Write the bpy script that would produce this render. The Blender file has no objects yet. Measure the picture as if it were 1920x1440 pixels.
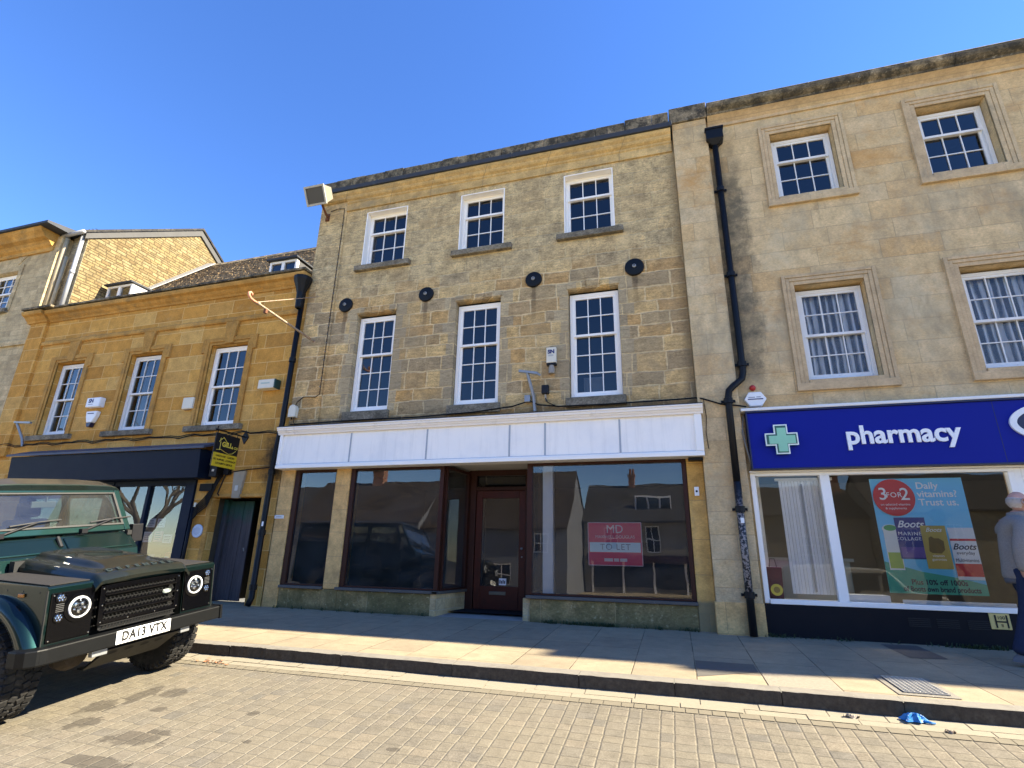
import bpy, bmesh, math, random
from mathutils import Vector, Matrix
random.seed(7)
SC = bpy.context.scene
COL = SC.collection
R = math.radians

# ------------------------------------------------------------------ camera, sky, sun, exposure
cam_d = bpy.data.cameras.new('camera')
cam = bpy.data.objects.new('camera', cam_d)
COL.objects.link(cam)
CAMR = Vector((0.95829182, 0.28508664, 0.02005997))
CAMU = Vector((0.07051852, -0.30389411, 0.95009237))
CAMF = Vector((-0.27695475, 0.90905114, 0.31132312))
mw = Matrix((CAMR, CAMU, -CAMF)).transposed().to_4x4()
mw.translation = Vector((0, -8.33, 0.93))
cam.matrix_world = mw
cam_d.sensor_fit = 'HORIZONTAL'
cam_d.sensor_width = 36.0
cam_d.lens = 36.0 * 985.58 / 1920.0
cam_d.clip_start = 0.05
cam_d.clip_end = 2000.0
SC.camera = cam

SUN_DIR = Vector((1.25, 0.18, 1.0)).normalized()
SUN_EL = math.asin(SUN_DIR.z)
SUN_ROT = math.atan2(SUN_DIR.x, SUN_DIR.y)
world = bpy.data.worlds.new('World')
SC.world = world
world.use_nodes = True
wn = world.node_tree.nodes
wn.clear()
w_out = wn.new('ShaderNodeOutputWorld')
w_bg = wn.new('ShaderNodeBackground')
w_sky = wn.new('ShaderNodeTexSky')
w_sky.sky_type = 'NISHITA'
w_sky.sun_disc = False
w_sky.sun_elevation = SUN_EL
w_sky.sun_rotation = SUN_ROT
w_sky.altitude = 200
w_sky.air_density = 1.0
w_sky.dust_density = 0.0
w_sky.ozone_density = 4.0
w_bg.inputs['Strength'].default_value = 0.070
w_hs = wn.new('ShaderNodeHueSaturation'); w_hs.inputs['Saturation'].default_value = 1.19; w_hs.inputs['Hue'].default_value = 0.512
world.node_tree.links.new(w_sky.outputs[0], w_hs.inputs['Color'])
world.node_tree.links.new(w_hs.outputs[0], w_bg.inputs[0])
world.node_tree.links.new(w_bg.outputs[0], w_out.inputs[0])

sun_d = bpy.data.lights.new('sun', 'SUN')
sun_d.energy = 3.85
sun_d.angle = R(0.5)
sun_d.color = (1.0, 0.89, 0.68)
sun = bpy.data.objects.new('sun', sun_d)
COL.objects.link(sun)
sun.rotation_euler = SUN_DIR.to_track_quat('Z', 'Y').to_euler()
sun.location = (30, 10, 40)

SC.view_settings.view_transform = 'Standard'
SC.view_settings.look = 'None'
SC.view_settings.exposure = 2.42
SC.view_settings.gamma = 1.0
SC.cycles.max_bounces = 8
SC.cycles.transparent_max_bounces = 12
SC.cycles.caustics_reflective = False
SC.cycles.caustics_refractive = False
try:
    SC.cycles.use_denoising = True
except Exception:
    pass

# ------------------------------------------------------------------ mesh helpers
ORG = {}

class MB:
    """collects geometry in world (or thing-local) coordinates, then links ONE mesh object"""
    def __init__(self):
        self.v = []; self.f = []
    def add(self, vs, fs):
        o = len(self.v)
        self.v += [tuple(p) for p in vs]
        self.f += [tuple(i + o for i in q) for q in fs]
        return self
    def quad(self, a, b, c, d):
        return self.add([a, b, c, d], [(0, 1, 2, 3)])
    def box(self, x0, x1, y0, y1, z0, z1):
        vs = [(x, y, z) for z in (z0, z1) for y in (y0, y1) for x in (x0, x1)]
        return self.add(vs, [(0, 2, 3, 1), (4, 5, 7, 6), (0, 1, 5, 4), (2, 6, 7, 3), (0, 4, 6, 2), (1, 3, 7, 5)])
    def obox(self, c, s, m=None):
        m = m or Matrix.Identity(3)
        vs = []
        for z in (-.5, .5):
            for y in (-.5, .5):
                for x in (-.5, .5):
                    vs.append(Vector(c) + m @ Vector((x * s[0], y * s[1], z * s[2])))
        return self.add(vs, [(0, 2, 3, 1), (4, 5, 7, 6), (0, 1, 5, 4), (2, 6, 7, 3), (0, 4, 6, 2), (1, 3, 7, 5)])
    def prism(self, poly, axis, t0, t1):
        """poly: 2-D points; axis x -> (y,z), y -> (x,z), z -> (x,y)"""
        n = len(poly)
        def P(p, t):
            if axis == 'x': return (t, p[0], p[1])
            if axis == 'y': return (p[0], t, p[1])
            return (p[0], p[1], t)
        vs = [P(p, t0) for p in poly] + [P(p, t1) for p in poly]
        fs = [tuple(range(n - 1, -1, -1)), tuple(range(n, 2 * n))]
        for i in range(n):
            j = (i + 1) % n
            fs.append((i, j, n + j, n + i))
        return self.add(vs, fs)
    def tube(self, pts, r, n=8, caps=True):
        pts = [Vector(p) for p in pts]
        rs = r if isinstance(r, (list, tuple)) else [r] * len(pts)
        vs = []; fs = []
        up = Vector((0, 0, 1))
        prev = None
        for i, p in enumerate(pts):
            if i == 0: d = pts[1] - p
            elif i == len(pts) - 1: d = p - pts[i - 1]
            else: d = (pts[i + 1] - p).normalized() + (p - pts[i - 1]).normalized()
            d.normalize()
            if prev is None:
                a = d.cross(up)
                if a.length < 1e-3: a = d.cross(Vector((1, 0, 0)))
            else:
                a = prev - d * prev.dot(d)
            a.normalize(); prev = a
            b = d.cross(a)
            for k in range(n):
                t = 2 * math.pi * k / n
                vs.append(p + (a * math.cos(t) + b * math.sin(t)) * rs[i])
        for i in range(len(pts) - 1):
            for k in range(n):
                k2 = (k + 1) % n
                fs.append((i * n + k, i * n + k2, (i + 1) * n + k2, (i + 1) * n + k))
        if caps:
            fs.append(tuple(range(n - 1, -1, -1)))
            fs.append(tuple(range((len(pts) - 1) * n, len(pts) * n)))
        return self.add(vs, fs)
    def lathe(self, prof, c, axis='z', n=24, m=None, cap=True):
        """prof: list of (radius, height) about an axis through c"""
        vs = []; fs = []
        for (r, h) in prof:
            for k in range(n):
                t = 2 * math.pi * k / n
                a, b = r * math.cos(t), r * math.sin(t)
                if axis == 'z': q = Vector((a, b, h))
                elif axis == 'x': q = Vector((h, a, b))
                else: q = Vector((b, h, a))
                if m is not None: q = m @ q
                vs.append(Vector(c) + q)
        for i in range(len(prof) - 1):
            for k in range(n):
                k2 = (k + 1) % n
                fs.append((i * n + k, i * n + k2, (i + 1) * n + k2, (i + 1) * n + k))
        if cap:
            fs.append(tuple(range(n - 1, -1, -1)))
            fs.append(tuple(range((len(prof) - 1) * n, len(prof) * n)))
        return self.add(vs, fs)
    def profile_x(self, prof, x0, x1):
        """open or closed (y,z) profile run along x, capped"""
        return self.prism(prof, 'x', x0, x1)
    def grid(self, fn, nu, nv):
        o = [fn(i / nu, j / nv) for i in range(nu + 1) for j in range(nv + 1)]
        fs = []
        for i in range(nu):
            for j in range(nv):
                a = i * (nv + 1) + j
                fs.append((a, a + nv + 1, a + nv + 2, a + 1))
        return self.add(o, fs)
    def build(self, name, mat, parent=None, smooth=False, bevel=0.0, org=None, seg=2, fix=True, sub=0, solid=0.0, label=None):
        if org is None:
            org = ORG.get(parent.name, Vector((0, 0, 0))) if parent else Vector((0, 0, 0))
        org = Vector(org)
        me = bpy.data.meshes.new(name)
        me.from_pydata([tuple(Vector(p) - org) for p in self.v], [], self.f)
        if fix:
            bm = bmesh.new(); bm.from_mesh(me)
            bmesh.ops.recalc_face_normals(bm, faces=bm.faces)
            bm.to_mesh(me); bm.free()
        me.materials.append(mat)
        if smooth:
            for p in me.polygons: p.use_smooth = True
        ob = bpy.data.objects.new(name, me)
        COL.objects.link(ob)
        if parent:
            ob.parent = parent
        else:
            ob.location = org
        ORG[ob.name] = org
        if solid:
            md = ob.modifiers.new('thickness', 'SOLIDIFY'); md.thickness = solid; md.offset = 0
        if bevel:
            md = ob.modifiers.new('edges', 'BEVEL'); md.width = bevel; md.segments = seg
            md.limit_method = 'ANGLE'; md.angle_limit = R(40)
        if sub:
            md = ob.modifiers.new('round', 'SUBSURF'); md.levels = sub; md.render_levels = sub
        if label: ob['label'] = label
        return ob

def tag(o, label=None, cat=None, group=None, kind=None):
    if label: o['label'] = label
    if cat: o['category'] = cat
    if group: o['group'] = group
    if kind: o['kind'] = kind
    return o

def thing(name, label, cat, loc=(0, 0, 0), group=None):
    o = bpy.data.objects.new(name, None)
    COL.objects.link(o)
    o.location = loc
    o.empty_display_size = 0.2
    ORG[o.name] = Vector(loc)
    return tag(o, label, cat, group)

def dup_tree(o, parent=None):
    c = o.copy(); COL.objects.link(c)
    if parent is not None: c.parent = parent
    for k in ('label',):
        pass
    for ch in list(o.children):
        dup_tree(ch, c)
    return c

def text_mesh(name, body, size, mat, parent, loc, rot, extrude=0.002, align='CENTER', font_bold=0.0, xscale=1.0, shear=0.0, org=None, spacing=1.0):
    """lettering as a real mesh; loc/rot in the thing's own axes"""
    cu = bpy.data.curves.new(name, 'FONT')
    cu.body = body; cu.size = size; cu.extrude = extrude; cu.align_x = align; cu.align_y = 'CENTER'
    cu.offset = font_bold; cu.shear = shear; cu.space_character = spacing
    cu.resolution_u = 4
    tmp = bpy.data.objects.new(name, cu)
    COL.objects.link(tmp)
    dg = bpy.context.evaluated_depsgraph_get()
    dg.update()
    me = bpy.data.meshes.new_from_object(tmp.evaluated_get(dg))
    COL.objects.unlink(tmp); bpy.data.objects.remove(tmp)
    if org is None: org = ORG.get(parent.name, Vector((0, 0, 0))) if parent else Vector((0, 0, 0))
    m = Matrix.Translation(Vector(loc) - Vector(org)) @ rot.to_4x4() @ Matrix.Diagonal((xscale, 1, 1, 1))
    me.transform(m)
    me.materials.clear(); me.materials.append(mat)
    ob = bpy.data.objects.new(name, me)
    COL.objects.link(ob)
    if parent: ob.parent = parent
    ORG[ob.name] = Vector(org)
    return ob

ROT_FRONT = Matrix.Rotation(R(90), 3, 'X')          # lettering on a wall that faces the street (-y)

# ------------------------------------------------------------------ material helpers
class NT:
    def __init__(self, name):
        self.m = bpy.data.materials.new(name)
        self.m.use_nodes = True
        self.t = self.m.node_tree
        self.t.nodes.clear()
        self.out = self.t.nodes.new('ShaderNodeOutputMaterial')
    def set(self, sock, v):
        if v is None: return
        if isinstance(v, bpy.types.NodeSocket): self.t.links.new(v, sock)
        else:
            if sock.type == 'RGBA' and not isinstance(v, (int, float)) and len(v) == 3: v = (*v, 1)
            sock.default_value = v
    def n(self, t, **kw):
        nd = self.t.nodes.new('ShaderNode' + t)
        for k, v in kw.items():
            setattr(nd, k, v)
        return nd
    def math(self, op, a, b=None, c=None, clamp=False):
        nd = self.n('Math', operation=op); nd.use_clamp = clamp
        self.set(nd.inputs[0], a); self.set(nd.inputs[1], b)
        if c is not None: self.set(nd.inputs[2], c)
        return nd.outputs[0]
    def mix(self, f, a, b, blend='MIX'):
        nd = self.n('Mix', data_type='RGBA', blend_type=blend)
        self.set(nd.inputs[0], f); self.set(nd.inputs[6], a); self.set(nd.inputs[7], b)
        return nd.outputs[2]
    def pos(self):
        return self.n('NewGeometry').outputs['Position']
    def obj(self):
        return self.n('TexCoord').outputs['Object']
    def sep(self, v):
        nd = self.n('SeparateXYZ'); self.set(nd.inputs[0], v)
        return nd.outputs
    def comb(self, x, y, z):
        nd = self.n('CombineXYZ'); self.set(nd.inputs[0], x); self.set(nd.inputs[1], y); self.set(nd.inputs[2], z)
        return nd.outputs[0]
    def vscale(self, v, s):
        nd = self.n('VectorMath', operation='MULTIPLY'); self.set(nd.inputs[0], v); nd.inputs[1].default_value = s
        return nd.outputs[0]
    def noise(self, v, scale, detail=4, rough=0.6, dist=0.0, col=False):
        nd = self.n('TexNoise'); self.set(nd.inputs['Vector'], v)
        nd.inputs['Scale'].default_value = scale; nd.inputs['Detail'].default_value = detail
        nd.inputs['Roughness'].default_value = rough; nd.inputs['Distortion'].default_value = dist
        return nd.outputs[1 if col else 0]
    def ramp(self, f, stops, interp='LINEAR'):
        nd = self.n('ValToRGB'); cr = nd.color_ramp; cr.interpolation = interp
        while len(cr.elements) < len(stops): cr.elements.new(0.5)
        for e, (p, c) in zip(cr.elements, stops):
            e.position = p
            e.color = (c, c, c, 1) if isinstance(c, (int, float)) else (*c, 1)
        self.set(nd.inputs[0], f)
        return nd.outputs[0]
    def step(self, v, a, b):
        nd = self.n('MapRange', interpolation_type='SMOOTHSTEP'); self.set(nd.inputs[0], v)
        nd.inputs[1].default_value = a; nd.inputs[2].default_value = b
        nd.inputs[3].default_value = 0; nd.inputs[4].default_value = 1
        return nd.outputs[0]
    def vor1(self, w, scale, feature, rnd=1.0):
        nd = self.n('TexVoronoi', voronoi_dimensions='1D', feature=feature)
        self.set(nd.inputs['W'], w); nd.inputs['Scale'].default_value = scale; nd.inputs['Randomness'].default_value = rnd
        return nd.outputs['Color'] if feature == 'F1' else nd.outputs['Distance']
    def bump(self, h, strength=0.4, dist=0.01):
        nd = self.n('Bump'); self.set(nd.inputs['Height'], h); nd.inputs['Strength'].default_value = strength; nd.inputs['Distance'].default_value = dist
        return nd.outputs[0]
    def bsdf(self, color, rough=0.8, metal=0.0, normal=None, coat=0.0, spec=0.5, emit=None, estr=0.0, coatr=0.03, trans=0.0, alpha=None):
        nd = self.n('BsdfPrincipled')
        self.set(nd.inputs['Base Color'], color); self.set(nd.inputs['Roughness'], rough); self.set(nd.inputs['Metallic'], metal)
        if normal is not None: self.set(nd.inputs['Normal'], normal)
        nd.inputs['Coat Weight'].default_value = coat; nd.inputs['Coat Roughness'].default_value = coatr
        self.set(nd.inputs['Specular IOR Level'], spec)
        nd.inputs['Transmission Weight'].default_value = trans
        self.t.links.new(nd.outputs[0], self.out.inputs[0])
        return self.m

def plain(name, color, rough=0.6, metal=0.0, coat=0.0, var=0.12, scale=6.0, dirt=None, bump=0.0, spec=0.5):
    """a paint, plastic or metal with faint mottling and optional grime"""
    t = NT(name); p = t.obj()
    nz = t.noise(p, scale, 5, 0.65)
    c = t.mix(t.math('MULTIPLY', nz, 1.0), tuple(x * (1 - var) for x in color), tuple(min(1, x * (1 + var)) for x in color))
    if dirt:
        d = t.ramp(t.noise(p, dirt[1], 6, 0.7), [(dirt[2], 0.0), (dirt[2] + 0.18, 1.0)])
        c = t.mix(t.math('MULTIPLY', d, dirt[3]), c, dirt[0])
    r = t.math('ADD', t.math('MULTIPLY', t.noise(p, scale * 3, 3), 0.15), rough - 0.07)
    nm = t.bump(t.noise(p, scale * 8, 3), bump, 0.003) if bump else None
    return t.bsdf(c, r, metal, nm, coat, spec)

def stone(name, cols, row=0.3, blk=0.6, mortar=0.010, mcol=(0.42, 0.37, 0.27), mfac=0.8, warp=0.0, rr=0.55, rb=0.8, grain=0.5, bump=0.5, extra=None, blotch=None, tone=0.25, seed=0.0, mwvar=False, gain=None):
    t = NT(name); p = t.pos()
    q = p
    if warp:
        nz = t.noise(p, 2.6, 3, 0.6, col=True)
        vm = t.n('VectorMath', operation='MULTIPLY_ADD')
        t.set(vm.inputs[0], nz); vm.inputs[1].default_value = (warp,) * 3; t.set(vm.inputs[2], p)
        q = vm.outputs[0]
    s = t.sep(q)
    u = t.math('ADD', s[0], t.math('MULTIPLY', s[1], 0.93)); v = t.math('ADD', s[2], 20.0 + seed)
    rc = t.sep(t.vor1(v, 1 / row, 'F1', rr))
    rd = t.math('MULTIPLY', t.vor1(v, 1 / row, 'DISTANCE_TO_EDGE', rr), row)
    w2 = t.math('ADD', u, t.math('MULTIPLY', rc[0], 71.3))
    bc = t.sep(t.vor1(w2, 1 / blk, 'F1', rb))
    bd = t.math('MULTIPLY', t.vor1(w2, 1 / blk, 'DISTANCE_TO_EDGE', rb), blk)
    d = t.math('MINIMUM', rd, bd)
    if mwvar:
        d = t.math('ADD', d, t.math('MULTIPLY', t.math('SUBTRACT', t.noise(p, 7, 4), 0.5), mortar * 1.6))
    mk = t.math('SUBTRACT', 1.0, t.step(d, mortar * 0.35, mortar * 0.75))
    rnd = t.math('FRACT', t.math('ADD', t.math('MULTIPLY', bc[0], 3.7), t.math('MULTIPLY', rc[1], 5.3)))
    n = len(cols)
    c = t.ramp(rnd, [((i + 0.5) / n, k) for i, k in enumerate(cols)], 'EASE')
    big = t.noise(p, 0.55, 5, 0.6)
    mid = t.noise(p, 4.5, 6, 0.7)
    fine = t.noise(t.vscale(p, (1, 1, 1.7)), 26, 5, 0.8)
    c = t.mix(1.0, c, t.ramp(mid, [(0.33, 1 - tone), (0.67, 1 + tone * 0.7)]), 'MULTIPLY')
    c = t.mix(1.0, c, t.ramp(fine, [(0.36, 1 - grain * 0.5), (0.66, 1 + grain * 0.4)]), 'MULTIPLY')
    c = t.mix(t.math('MULTIPLY', mk, mfac), c, mcol)
    if blotch:
        for (bcol, sc, lo, amt, st) in blotch:
            bv = t.vscale(p, st)
            c = t.mix(t.math('MULTIPLY', t.ramp(t.noise(bv, sc, 7, 0.72), [(lo, 0.0), (lo + 0.16, 1.0)]), amt), c, bcol)
    if extra: c = extra(t, c, p, dict(mk=mk, row=rc[2], big=big, mid=mid, fine=fine, rnd=rnd))
    if gain: c = t.mix(1.0, c, gain, 'MULTIPLY')
    h = t.math('ADD', t.math('MULTIPLY', mk, -1.0), t.math('ADD', t.math('MULTIPLY', mid, 0.9), t.math('MULTIPLY', fine, 0.5)))
    return t.bsdf(c, 0.92, 0, t.bump(h, bump, 0.012), 0, 0.25)

def glass_mat(name, tint=(0.92, 0.95, 0.95), gain=1.0, dust=0.0, rough=0.0):
    t = NT(name)
    fr = t.n('Fresnel'); fr.inputs[0].default_value = 1.52
    nz = t.noise(t.pos(), 1.1, 2, 0.5)
    nm = t.bump(nz, 0.035, 0.05)
    gl = t.n('BsdfGlossy'); gl.inputs['Roughness'].default_value = rough; t.set(gl.inputs['Normal'], nm)
    gl.inputs['Color'].default_value = (1, 1, 1, 1)
    tr = t.n('BsdfTransparent'); tr.inputs[0].default_value = (*tint, 1)
    f = t.math('MULTIPLY', fr.outputs[0], gain, clamp=True)
    mx = t.n('MixShader'); t.set(mx.inputs[0], f); t.t.links.new(tr.outputs[0], mx.inputs[1]); t.t.links.new(gl.outputs[0], mx.inputs[2])
    last = mx.outputs[0]
    if dust:
        df = t.n('BsdfDiffuse'); df.inputs[0].default_value = (0.55, 0.58, 0.6, 1)
        m2 = t.n('MixShader')
        dn = t.math('MULTIPLY', t.ramp(t.noise(t.vscale(t.pos(), (1, 1, 2.2)), 1.4, 5, 0.6), [(0.35, 0.25), (0.75, 1.0)]), dust)
        t.set(m2.inputs[0], dn); t.t.links.new(last, m2.inputs[1]); t.t.links.new(df.outputs[0], m2.inputs[2])
        last = m2.outputs[0]
    t.t.links.new(last, t.out.inputs[0])
    return t.m
# ------------------------------------------------------------------ stone and other building materials
def ex_main(t, c, p, k):
    s = t.sep(p)
    z = t.math('ADD', s[2], t.math('MULTIPLY', t.math('SUBTRACT', k['mid'], 0.5), 0.9))
    up = t.step(z, 5.65, 6.3)
    bed = t.noise(t.vscale(p, (1.0, 1.0, 4.5)), 5.0, 7, 0.78)          # bedding and tooling run along the courses
    # dressed grey jamb stones beside the tall first-floor sashes
    dj = None
    for xj in (-5.86, -4.91, -3.72, -2.75, -1.57, -0.605):
        d = t.math('ABSOLUTE', t.math('SUBTRACT', s[0], xj)); dj = d if dj is None else t.math('MINIMUM', dj, d)
    jm = t.math('LESS_THAN', dj, t.math('ADD', 0.09, t.math('MULTIPLY', k['row'], 0.14)))
    jm = t.math('MULTIPLY', jm, t.math('MULTIPLY', t.step(s[2], 3.42, 3.46), t.math('SUBTRACT', 1.0, t.step(s[2], 5.60, 5.66))))
    gj = t.ramp(k['rnd'], [(0.0, (0.24, 0.215, 0.165)), (0.5, (0.31, 0.275, 0.205)), (1.0, (0.40, 0.35, 0.25))])
    gj = t.mix(1.0, gj, t.ramp(k['fine'], [(0.36, 0.75), (0.64, 1.2)]), 'MULTIPLY')
    c = t.mix(t.math('MULTIPLY', jm, t.math('SUBTRACT', 0.85, t.math('MULTIPLY', k['mk'], 0.6))), c, gj)
    c = t.mix(1.0, c, t.ramp(bed, [(0.36, 0.62), (0.5, 1.0), (0.64, 1.22)]), 'MULTIPLY')
    # upper storey: weathered grey-buff face with worn joints
    g1 = t.ramp(k['mid'], [(0.34, (0.235, 0.20, 0.135)), (0.45, (0.37, 0.315, 0.205)), (0.56, (0.46, 0.39, 0.25)), (0.68, (0.54, 0.44, 0.26))])
    g1 = t.mix(1.0, g1, t.ramp(k['fine'], [(0.36, 0.50), (0.5, 0.98), (0.64, 1.25)]), 'MULTIPLY')
    g1 = t.mix(1.0, g1, t.ramp(bed, [(0.36, 0.55), (0.48, 1.0), (0.64, 1.2)]), 'MULTIPLY')
    w = t.ramp(t.noise(t.vscale(p, (2.2, 1, 0.5)), 1.3, 5, 0.65), [(0.5, 0.0), (0.62, 1.0)])
    g1 = t.mix(t.math('MULTIPLY', w, 0.45), g1, (0.60, 0.50, 0.31))
    lich = t.ramp(t.noise(t.vscale(p, (1, 1, 1.3)), 1.5, 8, 0.75), [(0.48, 0.0), (0.60, 1.0)])
    g1 = t.mix(t.math('MULTIPLY', lich, 0.55), g1, (0.165, 0.142, 0.10))
    c = t.mix(t.math('MULTIPLY', up, 0.80), c, g1)
    # sooty grey film on the lower blocks
    gr = t.ramp(t.noise(p, 0.9, 7, 0.7), [(0.44, 0.0), (0.62, 1.0)])
    c = t.mix(t.math('MULTIPLY', t.math('MULTIPLY', gr, 0.5), t.math('SUBTRACT', 1.0, up)), c, (0.25, 0.215, 0.155))
    # rust and soot runs under the tie plates
    for (px, pz_) in ((-6.12, 5.6), (-4.32, 5.6), (-2.16, 5.62), (-0.35, 5.6)):
        dx = t.math('ABSOLUTE', t.math('SUBTRACT', s[0], px))
        m = t.math('MULTIPLY', t.math('SUBTRACT', 1.0, t.step(t.math('ADD', dx, t.math('MULTIPLY', k['mid'], 0.06)), 0.05, 0.09)), t.math('MULTIPLY', t.step(s[2], pz_ - 0.75, pz_ - 0.1), t.math('LESS_THAN', s[2], pz_ + 0.05)))
        c = t.mix(t.math('MULTIPLY', m, 0.6), c, (0.075, 0.055, 0.04))
    lo = t.math('SUBTRACT', 1.0, t.step(t.math('ADD', s[2], t.math('MULTIPLY', t.math('SUBTRACT', k['mid'], 0.5), -0.9)), 3.2, 3.5))
    c = t.mix(t.math('MULTIPLY', lo, 0.75), c, (0.075, 0.068, 0.05))
    ed = t.step(t.math('ADD', s[0], t.math('MULTIPLY', t.math('SUBTRACT', k['mid'], 0.5), 0.5)), 0.26, 0.48)
    return t.mix(t.math('MULTIPLY', ed, 0.6), c, (0.12, 0.105, 0.078))

M_MAIN = stone('main_stone', gain=(1.27, 1.15, 0.95), cols= [(0.40, 0.275, 0.135), (0.50, 0.38, 0.20), (0.42, 0.29, 0.135), (0.29, 0.235, 0.155), (0.53, 0.41, 0.22), (0.43, 0.28, 0.12), (0.33, 0.27, 0.18)],
               row=0.26, blk=0.50, mortar=0.024, mcol=(0.64, 0.54, 0.36), mfac=0.64, warp=0.07, rr=0.85, rb=0.95, grain=0.7, tone=0.34, extra=ex_main, mwvar=True, bump=0.8)

def ex_ochre(t, c, p, k):
    s = t.sep(p)
    # sooty stain beside the white shop fascia
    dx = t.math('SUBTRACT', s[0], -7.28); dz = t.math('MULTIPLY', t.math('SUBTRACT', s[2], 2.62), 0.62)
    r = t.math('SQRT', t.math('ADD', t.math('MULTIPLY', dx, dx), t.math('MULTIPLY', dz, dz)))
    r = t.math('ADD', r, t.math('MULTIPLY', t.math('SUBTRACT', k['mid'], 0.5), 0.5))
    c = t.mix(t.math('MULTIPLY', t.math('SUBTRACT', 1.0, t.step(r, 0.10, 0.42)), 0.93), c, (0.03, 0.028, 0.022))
    return c
M_OCHRE = stone('ochre_stone', gain=(1.03, 1.02, 0.90), cols= [(0.53, 0.27, 0.062), (0.46, 0.235, 0.055), (0.58, 0.32, 0.085), (0.42, 0.205, 0.045), (0.56, 0.34, 0.115), (0.50, 0.26, 0.06)],
                row=0.31, blk=0.72, mortar=0.012, mcol=(0.68, 0.48, 0.23), mfac=0.7, rr=0.12, rb=0.75, grain=0.4, tone=0.22, extra=ex_ochre, bump=0.35,
                blotch=[((0.47, 0.36, 0.21), 0.8, 0.58, 0.5, (1, 1, 1.6)), ((0.20, 0.145, 0.07), 1.3, 0.60, 0.5, (1.2, 1, 0.7))])
M_OCHRE_TRIM = stone('ochre_trim', gain=(1.03, 1.02, 0.90), cols= [(0.46, 0.255, 0.075), (0.41, 0.22, 0.06), (0.50, 0.285, 0.09)], row=2.5, blk=0.9, mortar=0.006, mcol=(0.3, 0.2, 0.1), rr=0, rb=0.6, grain=0.4, tone=0.25, bump=0.3,
                     blotch=[((0.16, 0.12, 0.07), 1.8, 0.52, 0.6, (1, 1, 1))])
M_CORNICE_DARK = stone('weathered_coping', [(0.20, 0.165, 0.105), (0.27, 0.215, 0.135), (0.16, 0.13, 0.085)], row=3.0, blk=1.1, mortar=0.01, mcol=(0.1, 0.08, 0.06), rr=0, grain=0.9, tone=0.5, bump=0.8,
                       blotch=[((0.035, 0.032, 0.026), 5.0, 0.42, 0.9, (1, 1, 1)), ((0.50, 0.46, 0.36), 11.0, 0.60, 0.9, (1, 1, 1))])

def ex_pharm(t, c, p, k):
    s = t.sep(p)
    zz = t.math('MULTIPLY', t.step(s[2], 3.2, 3.9), t.math('SUBTRACT', 1.0, t.step(s[2], 6.9, 8.3)))
    band = t.math('MULTIPLY', t.step(s[0], 1.0, 1.12), t.math('SUBTRACT', 1.0, t.step(t.math('ADD', s[0], t.math('MULTIPLY', t.math('SUBTRACT', t.noise(p, 2.2, 6, 0.7), 0.5), 0.75)), 1.42, 1.62)))
    st = t.math('MULTIPLY', t.math('MULTIPLY', zz, band), t.ramp(t.noise(p, 2.4, 8, 0.75), [(0.34, 0.25), (0.56, 1.0)]))
    c = t.mix(t.math('MULTIPLY', st, 0.85), c, (0.085, 0.078, 0.06))
    return c
M_PHARM = stone('pale_ashlar', gain=(1.11, 1.09, 1.0), cols= [(0.55, 0.41, 0.235), (0.52, 0.385, 0.22), (0.58, 0.44, 0.26), (0.52, 0.35, 0.175), (0.54, 0.42, 0.265), (0.53, 0.395, 0.23)],
                row=0.34, blk=0.85, mortar=0.010, mcol=(0.30, 0.235, 0.15), mfac=0.5, rr=0.15, rb=0.7, grain=0.4, tone=0.24, extra=ex_pharm, bump=0.5,
                blotch=[((0.46, 0.25, 0.085), 0.75, 0.54, 0.75, (1, 1, 1.6)), ((0.47, 0.42, 0.31), 0.6, 0.50, 0.65, (1, 1, 1)), ((0.28, 0.235, 0.165), 1.1, 0.50, 0.7, (1, 1, 0.55)), ((0.15, 0.13, 0.095), 3.2, 0.585, 0.6, (1, 1, 0.6)), ((0.70, 0.60, 0.42), 2.6, 0.60, 0.55, (1, 1, 0.45)), ((0.20, 0.17, 0.12), 9.0, 0.63, 0.6, (1, 1, 1))])
M_PHARM_TRIM = stone('pale_trim', gain=(1.02, 1.02, 0.98), cols= [(0.52, 0.385, 0.235), (0.49, 0.365, 0.225), (0.55, 0.415, 0.25)], row=3, blk=1.3, mortar=0.005, mcol=(0.3, 0.24, 0.16), rr=0, grain=0.3, tone=0.2, bump=0.25,
                     blotch=[((0.25, 0.215, 0.16), 1.6, 0.55, 0.6, (1, 1, 1)), ((0.42, 0.27, 0.14), 1.2, 0.6, 0.45, (1, 1, 1))])
M_PIER = stone('shop_pier_stone', gain=(1.2, 1.06, 0.9), cols= [(0.54, 0.38, 0.18), (0.49, 0.34, 0.155), (0.56, 0.41, 0.20)], row=0.42, blk=3.0, mortar=0.008, mcol=(0.33, 0.25, 0.14), rr=0.3, rb=0, grain=0.35, tone=0.3, bump=0.35,
               blotch=[((0.28, 0.215, 0.12), 1.7, 0.56, 0.6, (1, 1, 0.6)), ((0.21, 0.20, 0.14), 2.5, 0.62, 0.6, (1, 1, 1))])
def ex_moss(t, c, p, k):
    s = t.sep(p)
    g = t.ramp(t.noise(p, 2.1, 7, 0.7), [(0.42, 0.0), (0.6, 1.0)])
    c = t.mix(t.math('MULTIPLY', g, 0.6), c, (0.062, 0.068, 0.032))
    w = t.ramp(t.noise(p, 14, 4, 0.7), [(0.6, 0.0), (0.68, 1.0)])
    c = t.mix(t.math('MULTIPLY', w, 0.5), c, (0.36, 0.36, 0.28))
    lo = t.math('SUBTRACT', 1.0, t.step(t.math('ADD', s[2], t.math('MULTIPLY', k['mid'], -0.15)), -0.08, 0.03))
    return t.mix(t.math('MULTIPLY', lo, 0.75), c, (0.055, 0.06, 0.04))
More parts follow.
